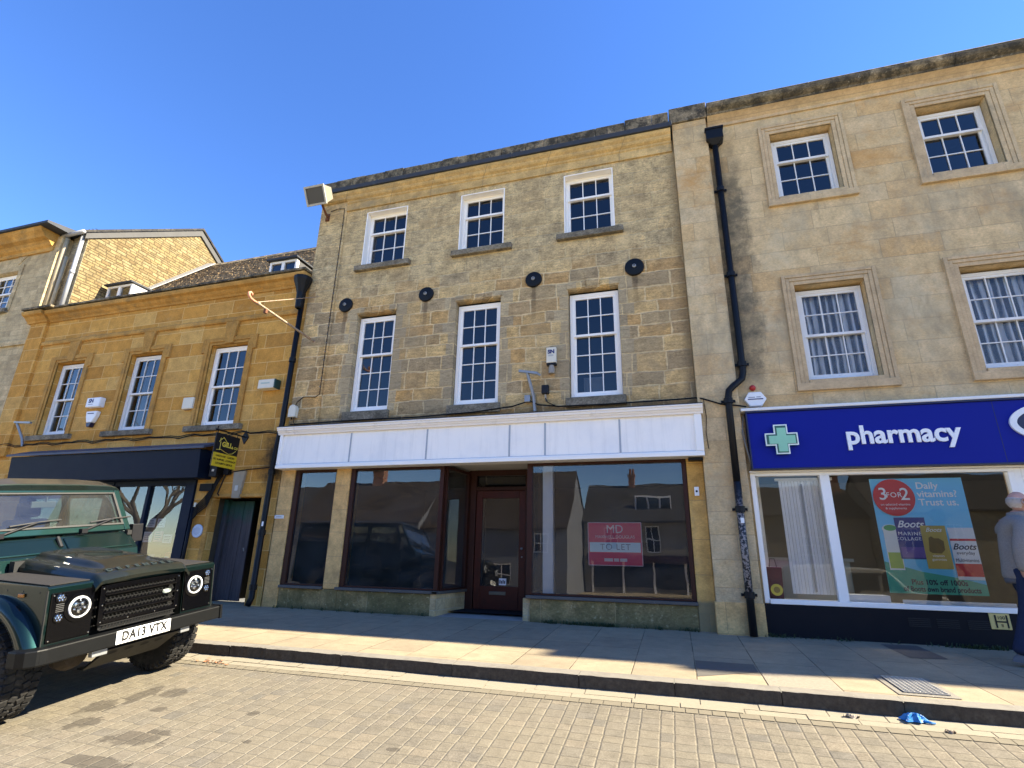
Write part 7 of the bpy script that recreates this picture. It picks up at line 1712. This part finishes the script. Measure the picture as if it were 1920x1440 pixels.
# body sides, doors, rear
arch2 = [(-3.41 + 0.50 * math.cos(a), 0.40 + 0.50 * math.sin(a)) for a in [R(18 + (162 - 18) * k / 20) for k in range(21)]]
for sgn in (-1, 1):
    yo, yi = sgn * 0.795, sgn * 0.74
    m = MB(); m.prism([(-2.40, 0.52), (-2.40, 1.40), (-4.32, 1.40), (-4.32, 0.56), (-3.9, 0.56)] + arch2[::-1] + [(-2.93, 0.52)], 'y', yi, yo); m.build('body_side', P_BODY, car, bevel=0.01)
    m = MB(); m.prism([(-1.42, 0.56), (-1.42, 1.40), (-2.385, 1.40), (-2.385, 0.56)], 'y', yi, yo); dr_ = m.build('door', P_BODY, car, bevel=0.01)
    m = MB(); m.box(-2.30, -2.16, min(yo, yo + sgn * .025), max(yo, yo + sgn * .025), 1.10, 1.15); m.build('handle', M_BLACKPLASTIC, dr_, bevel=0.006)
    # upper window frames lean in
    def up(x0, x1, z0, z1, nm, par):
        mm = MB(); f = 0.045
        def q(x, z, o): s = (z - 1.40) / 0.48; return (x - (0.22 * s if x > -1.5 else 0), sgn * (0.79 - 0.055 * s - o), z)
        for (a, b, c, d) in ((x0, x0 - f, z0, z1), (x1 + f, x1, z0, z1), (x0 - f, x1 + f, z0, z0 + f), (x0 - f, x1 + f, z1 - f, z1)):
            mm.add([q(a, c, 0), q(b, c, 0), q(b, d, 0), q(a, d, 0), q(a, c, .03), q(b, c, .03), q(b, d, .03), q(a, d, .03)], [(0, 1, 2, 3), (7, 6, 5, 4), (0, 1, 5, 4), (1, 2, 6, 5), (2, 3, 7, 6), (3, 0, 4, 7)])
        w = mm.build(nm, P_BODY, par)
        g_ = MB(); g_.add([q(x0 - f, z0 + f, .015), q(x1 + f, z0 + f, .015), q(x1 + f, z1 - f, .015), q(x0 - f, z1 - f, .015)], [(0, 1, 2, 3)]); g_.build('side_glass', G_CAR, w)
    up(-1.43, -2.385, 1.402, 1.868, 'door_frame', dr_); up(-2.40, -4.31, 1.402, 1.868, 'side_window', car)
    # mirror
    m = MB(); m.tube([(-1.40, sgn * 0.78, 1.36), (-1.38, sgn * 0.86, 1.40)], 0.014, 8); m.box(-1.44, -1.37, sgn * 0.93 - 0.065, sgn * 0.93 + 0.065, 1.28, 1.48); m.build('door_mirror', M_BLACKPLASTIC, car, bevel=0.02)
m = MB(); m.box(-4.34, -4.30, -0.74, 0.74, 0.56, 1.868); m.build('rear_panel', P_BODY, car)
m = MB(); m.box(-4.3, -1.3, -0.735, 0.735, 0.50, 0.56); m.box(-4.3, -0.2, -0.40, -0.30, 0.45, 0.56); m.box(-4.3, -0.2, 0.30, 0.40, 0.45, 0.56); m.box(-1.0, -0.1, -0.43, 0.43, 0.56, 1.0); m.build('chassis', P_DARKWELL, car)
# cabin
m = MB(); m.box(-1.62, -1.42, -0.70, 0.70, 1.05, 1.36); m.build('dashboard', P_TRIM, car, bevel=0.03)
for y in (-0.37, 0.37):
    m = MB(); m.box(-2.35, -1.85, y - .24, y + .24, 0.85, 1.0); m.prism([(-2.28, 0.98), (-2.38, 1.56), (-2.48, 1.56), (-2.40, 0.98)], 'y', y - .23, y + .23); m.prism([(-2.37, 1.58), (-2.39, 1.75), (-2.47, 1.75), (-2.46, 1.58)], 'y', y - .12, y + .12); m.build('seat', P_TRIM, car, bevel=0.04)
m = MB(); n2 = 28
m.tube([Vector((-1.72, -0.37, 1.30)) + Matrix.Rotation(R(-25), 3, 'Y') @ Vector((0, 0.19 * math.cos(2 * math.pi * k / n2), 0.19 * math.sin(2 * math.pi * k / n2))) for k in range(n2 + 1)], 0.014, 6, caps=False); m.build('steering_wheel', M_BLACKPLASTIC, car, smooth=True)
m = MB(); m.box(-1.55, -1.53, -0.13, 0.10, 1.70, 1.765); m.tube([(-1.53, 0, 1.765), (-1.52, 0, 1.84)], 0.01, 6); m.build('rear_view_mirror', plain('mirror_grey', (0.10, 0.11, 0.11), 0.3), car, bevel=0.012)
m = MB(); m.box(-4.2, -2.6, -0.7, 0.7, 0.56, 0.58); m.box(-2.62, -2.58, -0.72, 0.72, 0.56, 1.35); m.build('cargo_floor', P_TRIM, car)
m = MB(); m.lathe([(0.0, 0.0), (0.03, 0.004), (0.035, 0.03), (0.02, 0.05), (0, 0.05)], (-1.40, 0.02, 1.455), 'z', 14, cap=False); m.build('dash_mount', P_HALO, car, smooth=True)
# front bumper with wrapped ends
def bplan(off): return [(0.097 - off, -0.80), (0.085 - off, -0.865), (0.045, -0.925 + off), (-0.02, -0.95 + off), (-0.12, -0.95 + off), (-0.12, -0.80), (0.0, -0.74), (0.0, 0.74), (-0.12, 0.80), (-0.12, 0.85 - off), (0.02, 0.85 - off), (0.097 - off, 0.835)]
m = MB(); m.prism(bplan(0), 'z', 0.516, 0.640); bmp = m.build('bumper', P_SATIN, car, bevel=0.012, seg=2)
m = MB()
for y in (-0.845,): m.box(0.086, 0.0895, y - .002, y + .002, 0.53, 0.63)
m.box(-0.10, 0.103, 0.836, 0.862, 0.512, 0.646); m.build('end_cap', P_SATIN, bmp, bevel=0.006)
m = MB(); m.box(0.0985, 0.1045, -0.268, 0.252, 0.527, 0.638); npl = m.build('number_plate', plain('plate_white', (0.80, 0.80, 0.79), 0.35, var=0.03), car, bevel=0.004)
text_mesh('lettering', 'DA13 VTX', 0.106, plain('plate_black', (0.008, 0.008, 0.008), 0.4), npl, (0.1052, -0.005, 0.583), ROT_CAR_FRONT, extrude=0.0006, org=(0, 0, 0), xscale=0.82, font_bold=0.0045, spacing=1.1)
m = MB()
for y in (-0.245, 0.232): m.lathe([(0.006, 0.1045), (0.005, 0.107), (0, 0.1075)], (0, y, 0.585), 'x', 8, cap=False)
m.build('plate_screws', M_GREYMETAL, npl)
# steering guard
m = MB(); m.prism([(0.035, 0.512), (0.055, 0.49), (-0.23, 0.30), (-0.30, 0.30), (-0.30, 0.315), (-0.23, 0.318), (0.02, 0.50)], 'y', -0.29, 0.42); gd = m.build('steering_guard', P_SATIN, car, bevel=0.004)
gn = Vector((0.19, 0, -0.285)).normalized(); gdv = Vector((-0.285, 0, -0.19)).normalized()
m = MB()
for k, y in enumerate((-0.20, -0.05, 0.10, 0.24)):
    c = Vector((0.055, y, 0.49)) + gdv * 0.085 + Vector((0.557, 0, -0.83)) * 0.003
    vs = [c + Vector((0, 1, 0)) * 0.042 * math.cos(2 * math.pi * q / 18) + gdv * 0.026 * math.sin(2 * math.pi * q / 18) for q in range(18)]
    m.add(vs, [tuple(range(18))])
m.build('guard_holes', P_DARKWELL, gd, fix=False)
c = Vector((0.055, -0.22, 0.49)) + gdv * 0.085
m = MB(); m.box(0.0, 0.05, -0.42, -0.29, 0.46, 0.515); m.box(0.0, 0.05, 0.42, 0.52, 0.46, 0.515); m.build('guard_brackets', M_GREYMETAL, gd, bevel=0.006)
# axle
m = MB(); m.tube([(-0.62, -0.66, 0.40), (-0.62, 0.66, 0.40)], 0.045, 12); m.lathe([(0.0, -0.16), (0.09, -0.13), (0.135, -0.05), (0.14, 0.03), (0.10, 0.12), (0, 0.15)], (-0.55, -0.22, 0.40), 'x', 18, cap=False); m.tube([(-0.35, -0.62, 0.44), (-0.35, 0.6, 0.46)], 0.018, 8); m.tube([(-0.62, -0.5, 0.42), (-0.1, -0.4, 0.52)], 0.03, 8); m.tube([(-0.62, 0.5, 0.42), (-0.1, 0.4, 0.52)], 0.03, 8)
m.build('front_axle', plain('dusty_axle_iron', (0.06, 0.045, 0.032), 0.8, var=0.4, scale=8), car, smooth=False)
m = MB(); m.tube([(-3.41, -0.66, 0.40), (-3.41, 0.66, 0.40)], 0.05, 10); m.build('rear_axle', P_DARKWELL, car)
# wheels: tyre with chunky all-terrain tread, rim
def wheel(x, y, sgn):
    prof = [(0.215, -0.105), (0.255, -0.125), (0.33, -0.134), (0.375, -0.125), (0.392, -0.10), (0.396, 0), (0.392, 0.10), (0.375, 0.125), (0.33, 0.134), (0.255, 0.125), (0.215, 0.105)]
    m = MB(); m.lathe(prof, (x, y, 0.405), 'y', 56, cap=False); w = m.build('wheel', P_RUBBER, car, smooth=True)
    m = MB(); nb = 38; rw = random.Random(9)
    for k in range(nb):
        a0 = 2 * math.pi * k / nb
        for (yc, wy, la, tw, off) in ((-0.093, 0.060, 0.050, 8, 0), (-0.035, 0.050, 0.042, -24, .35), (0.030, 0.050, 0.042, 24, .8), (0.093, 0.060, 0.050, -8, .5)):
            a = a0 + off * 2 * math.pi / nb
            rot = Matrix.Rotation(-a, 3, 'Y') @ Matrix.Rotation(R(tw), 3, 'X')
            rad = 0.397 if abs(yc) < .06 else 0.391
            c = Vector((x + rad * math.cos(a), y + yc, 0.405 + rad * math.sin(a))); m.obox(c, (0.026, wy, la), rot)
        for sd in (-1, 1):     # shoulder lugs wrapping down the sidewall
            a = a0 + (0.5 if sd > 0 else 0) * 2 * math.pi / nb; rot = Matrix.Rotation(-a, 3, 'Y')
            c = Vector((x + 0.366 * math.cos(a), y + sd * 0.127, 0.405 + 0.366 * math.sin(a))); m.obox(c, (0.050, 0.020, 0.034 if k % 2 else 0.022), rot)
    m.build('tread', P_RUBBER, w, bevel=0.003, seg=1)
    m = MB(); so = sgn * 0.06
    m.lathe([(0.218, -0.10), (0.205, -0.09), (0.20, 0.0), (0.205, 0.09), (0.218, 0.10)], (x, y, 0.405), 'y', 36, cap=False); m.lathe([(0.20, 0), (0.12, sgn * .02), (0.07, sgn * .05), (0, sgn * .055)], (x, y + so * .5, 0.405), 'y', 30, cap=False)
    m.build('rim', plain('dark_rim', (0.03, 0.03, 0.032), 0.4, 0.4), w, smooth=True)
    return w
for x in (-0.62, -3.41):
    for s in (-1, 1): wheel(x, s * 0.745, s)
# ================================================================== THE MAN WALKING PAST THE PHARMACY
def skin_body(name, nodes, edges, mat, parent, sub=2, root=0, org=None):
    me = bpy.data.meshes.new(name)
    o = Vector(org)
    me.from_pydata([Vector(n[0]) - o for n in nodes], edges, [])
    ob = bpy.data.objects.new(name, me); COL.objects.link(ob)
    ob.modifiers.new('skin', 'SKIN').use_smooth_shade = True
    if not me.skin_vertices: me.skin_vertices.new()
    for i, n in enumerate(nodes):
        r = n[1]; me.skin_vertices[0].data[i].radius = r if isinstance(r, tuple) else (r, r)
        me.skin_vertices[0].data[i].use_root = (i == root)
    md = ob.modifiers.new('smooth', 'SUBSURF'); md.levels = sub; md.render_levels = sub
    me.materials.append(mat)
    if parent: ob.parent = parent; ORG[ob.name] = o
    return ob
PX0, PY0 = 3.57, -0.98
gz = PK * PY0
man = thing('person', 'grey-haired balding man in a grey fleece and blue jeans walking by the pharmacy, hands down', 'person', (PX0, PY0, gz))
def Q(x, y, z): return (PX0 + x, PY0 + y, gz + z)      # x: walking direction, y: towards the shop
SKIN = plain('skin', (0.42, 0.22, 0.15), 0.55, var=0.1, scale=12)
FLEECE = plain('grey_fleece', (0.225, 0.205, 0.19), 0.95, var=0.35, scale=70, bump=0.9, dirt=((0.20, 0.20, 0.21), 60, 0.55, 0.5), spec=0.1)
DENIM = plain('blue_denim', (0.018, 0.026, 0.058), 0.85, var=0.3, scale=26, bump=0.5, spec=0.15)
SHOE = plain('grey_shoe', (0.10, 0.10, 0.11), 0.6, var=0.2)
# body: pelvis, spine, neck, head core, arms to wrists and legs to ankles in one surface
nd = [(Q(0, 0, .92), (.125, .09)), (Q(.01, 0, 1.10), (.125, .09)), (Q(.03, 0, 1.28), (.165, .115)), (Q(.05, 0, 1.42), (.13, .09)), (Q(.075, 0, 1.50), (.058, .058)), (Q(.095, 0, 1.57), (.062, .065)),
      (Q(.02, -.18, 1.40), .06), (Q(-.09, -.235, 1.14), .047), (Q(-.10, -.24, .90), .036), (Q(-.085, -.235, .85), .03),
      (Q(.05, .18, 1.40), .06), (Q(.10, .235, 1.15), .047), (Q(.20, .22, .95), .036), (Q(.22, .215, .90), .03),
      (Q(-.01, -.09, .86), .095), (Q(-.09, -.09, .49), .065), (Q(-.25, -.09, .11), .042),
      (Q(.01, .09, .86), .095), (Q(.12, .09, .48), .065), (Q(.19, .09, .09), .042)]
ed = [(0, 1), (1, 2), (2, 3), (3, 4), (4, 5), (3, 6), (6, 7), (7, 8), (8, 9), (3, 10), (10, 11), (11, 12), (12, 13), (0, 14), (14, 15), (15, 16), (0, 17), (17, 18), (18, 19)]
skin_body('body', nd, ed, SKIN, man, org=Q(0, 0, 0))
# head looking down the street, turned a little to the shop
HC = Vector(Q(.13, 0.01, 1.655)); HR = Matrix.Rotation(R(14), 3, 'Z') @ Matrix.Rotation(R(12), 3, 'Y')
def headf(u, v):
    th = u * 2 * math.pi; ph_ = (v - .5) * math.pi
    x = math.cos(ph_) * math.cos(th); y = math.cos(ph_) * math.sin(th); z = math.sin(ph_)
    sx = 0.098 if x > 0 else 0.104; q = Vector((x * sx, y * 0.077, z * 0.118))
    if z < -0.1: k = min(1, (-z - .1) / .9); q.y *= 1 - .38 * k; q.x = q.x * (1 - .25 * k) + .022 * k
    if x > 0.5:
        k = (x - .5) * 2; q.x += 0.012 * k * math.exp(-((z + .02) / .5) ** 2)
        q.x += 0.026 * math.exp(-(y / .16) ** 2 - ((z + .12) / .16) ** 2)                       # nose
        q.x -= 0.010 * (math.exp(-((y - .35) / .15) ** 2 - ((z - .1) / .1) ** 2) + math.exp(-((y + .35) / .15) ** 2 - ((z - .1) / .1) ** 2))   # eye sockets
        q.x += 0.007 * math.exp(-((z + .48) / .07) ** 2 - (y / .3) ** 2)                        # lips
        q.x += 0.012 * math.exp(-((z + .8) / .14) ** 2 - (y / .4) ** 2)                         # chin
    return HC + HR @ q
m = MB(); m.grid(headf, 48, 36); hd = m.build('head', plain('pink_skin', (0.50, 0.27, 0.20), 0.5, var=0.12, scale=14), man, smooth=True)
for s in (-1, 1):
    m = MB()
    def earf(u, v, s=s):
        a = u * 2 * math.pi; return HC + HR @ Vector((-.005 - .010 * v + .020 * math.cos(a) * (1 - .2 * v), s * (.074 + .022 * math.sin(v * math.pi / 2)), .0 + .034 * math.sin(a) * (1 - .15 * v)))
    m.grid(earf, 18, 3); m.build('ear', bpy.data.materials['pink_skin'], hd, smooth=True, solid=0.006)
    m = MB(); m.lathe([(0, -.011), (.008, -.007), (.0115, 0), (.008, .007), (0, .011)], HC + HR @ Vector((.089, s * .03, .012)), 'x', 12, cap=False); m.build('eye', plain('eye_white', (0.6, 0.6, 0.6), 0.2), hd, smooth=True)
# short grey hair round the back and sides: many short tufts
m = MB(); rh = random.Random(21)
for k in range(4200):
    th = rh.uniform(R(62), R(298)); z = rh.uniform(-.48, .62)
    back = (math.cos(th) < -0.2)
    if z > (.30 if back else .05): continue
    if z < -.25 and not back: continue
    v = math.asin(z) / math.pi + .5; p = headf(th / (2 * math.pi), v); n_ = (p - HC).normalized()
    dn = HR @ Vector((-.25, 0, -1)); t_ = (dn - n_ * dn.dot(n_)).normalized(); sd = n_.cross(t_)
    a = p + n_ * .001 + sd * rh.uniform(-.004, .004); L = rh.uniform(.012, .022); w = .0028
    m.add([a - sd * w, a + sd * w, a + t_ * L + n_ * .007 + sd * w * .4, a + t_ * L + n_ * .007 - sd * w * .4], [(0, 1, 2, 3)])
m.build('hair', plain('grey_hair', (0.62, 0.54, 0.46), 0.6, var=0.35, scale=40), hd, fix=False)
# fleece jacket with standing collar
nj = [(Q(-.01, 0, .80), (.190, .15)), (Q(-.01, 0, .90), (.188, .147)), (Q(0, 0, 1.00), (.180, .14)), (Q(.01, 0, 1.14), (.178, .135)), (Q(.03, 0, 1.30), (.188, .138)), (Q(.05, 0, 1.43), (.145, .108)), (Q(.07, 0, 1.50), (.078, .078)),
      (Q(.01, -.20, 1.39), .080), (Q(-.105, -.258, 1.14), .070), (Q(-.115, -.265, .91), .055),
      (Q(.05, .20, 1.39), .080), (Q(.10, .262, 1.14), .070), (Q(.18, .245, .96), .055)]
ej = [(0, 1), (1, 2), (2, 3), (3, 4), (4, 5), (5, 6), (5, 7), (7, 8), (8, 9), (5, 10), (10, 11), (11, 12)]
jk = skin_body('jacket', nj, ej, FLEECE, man, org=Q(0, 0, 0))
m = MB()
def coll(u, v): a = u * 2 * math.pi; r_ = .090 - .010 * v; return Q(.075 + .012 * v + r_ * math.cos(a), r_ * 0.95 * math.sin(a), 1.475 + .075 * v + .008 * math.cos(a))
m.grid(coll, 32, 4); m.build('collar', FLEECE, jk, smooth=True, solid=0.012, org=Q(0, 0, 0))
m = MB(); m.grid(lambda u, v: Q(-.01 + (.150 + .010 * v) * math.cos(u * 6.2832), (.118 + .008 * v) * math.sin(u * 6.2832), .80 + .05 * v), 36, 2); m.build('hem', plain('dark_fleece_hem', (0.09, 0.09, 0.10), 0.95, var=0.3, scale=60, bump=0.6), jk, smooth=True, solid=0.012, org=Q(0, 0, 0))
# jeans
nt = [(Q(-.005, 0, 1.0), (.155, .12)), (Q(-.005, 0, .90), (.165, .125)), (Q(-.015, -.092, .82), .112), (Q(-.05, -.092, .64), .095), (Q(-.10, -.09, .48), .084), (Q(-.18, -.09, .28), .076), (Q(-.255, -.09, .10), .074),
      (Q(.015, .092, .82), .112), (Q(.07, .09, .64), .095), (Q(.12, .09, .46), .084), (Q(.16, .09, .26), .076), (Q(.18, .09, .09), .074)]
et = [(0, 1), (1, 2), (2, 3), (3, 4), (4, 5), (5, 6), (1, 7), (7, 8), (8, 9), (9, 10), (10, 11)]
skin_body('trousers', nt, et, DENIM, man, org=Q(0, 0, 0))
# shoes: rear heel lifting, front foot landing
for (x, y, z, tilt) in ((-.25, -.09, .025, 9), (.20, .09, .012, -3)):
    m = MB(); rm_ = Matrix.Rotation(R(tilt), 3, 'Y')
    def shf(u, v):
        a = u * 2 * math.pi; L = .145; f = math.cos(a)
        w = .048 if f > -.2 else .040
        hgt = (.095 if f < .1 else .095 - .055 * min(1, (f - .1) / .6))
        k = math.sin(v * math.pi / 2); sc_ = (1 - .45 * k ** 2.5)
        return Vector(Q(x + .045, y, z)) + rm_ @ Vector((f * L * sc_ + .02, math.sin(a) * w * sc_, hgt * k * (1 if v < 1 else 1)))
    m.grid(shf, 28, 8); m.grid(lambda u, v: Vector(Q(x + .045, y, z)) + rm_ @ Vector((math.cos(u * 6.2832) * .147 * v + .02, math.sin(u * 6.2832) * .05 * v, -.012)), 28, 2)
    m.build('shoe', SHOE, man, smooth=True, org=Q(0, 0, 0))
# hands: palm, four curled fingers, thumb
def hand(wx, wy, wz, s, parent):
    W = Vector(Q(wx, wy, wz)); nodes = [(W, .026), (W + Vector((.012, 0, -.045)), (.036, .017)), (W + Vector((.018, 0, -.085)), (.034, .015))]
    edges = [(0, 1), (1, 2)]
    for i, (ox, L) in enumerate(((.030, .070), (.011, .080), (-.009, .075), (-.027, .060))):
        b0 = W + Vector((.018 + ox, 0, -.088)); b1 = b0 + Vector((.010, -s * .012, -L * .5)); b2 = b1 + Vector((.002, -s * .022, -L * .38))
        k = len(nodes); nodes += [(b0, .0095), (b1, .0088), (b2, .0075)]; edges += [(2, k), (k, k + 1), (k + 1, k + 2)]
    t0 = W + Vector((.042, -s * .006, -.040)); t1 = t0 + Vector((.022, -s * .018, -.030)); t2 = t1 + Vector((.006, -s * .014, -.028))
    k = len(nodes); nodes += [(t0, .013), (t1, .011), (t2, .009)]; edges += [(1, k), (k, k + 1), (k + 1, k + 2)]
    return skin_body('hand', nodes, edges, SKIN, parent, sub=2, org=Q(0, 0, 0))
hand(-.095, -.245, .87, -1, man); hand(.215, .225, .92, 1, man)
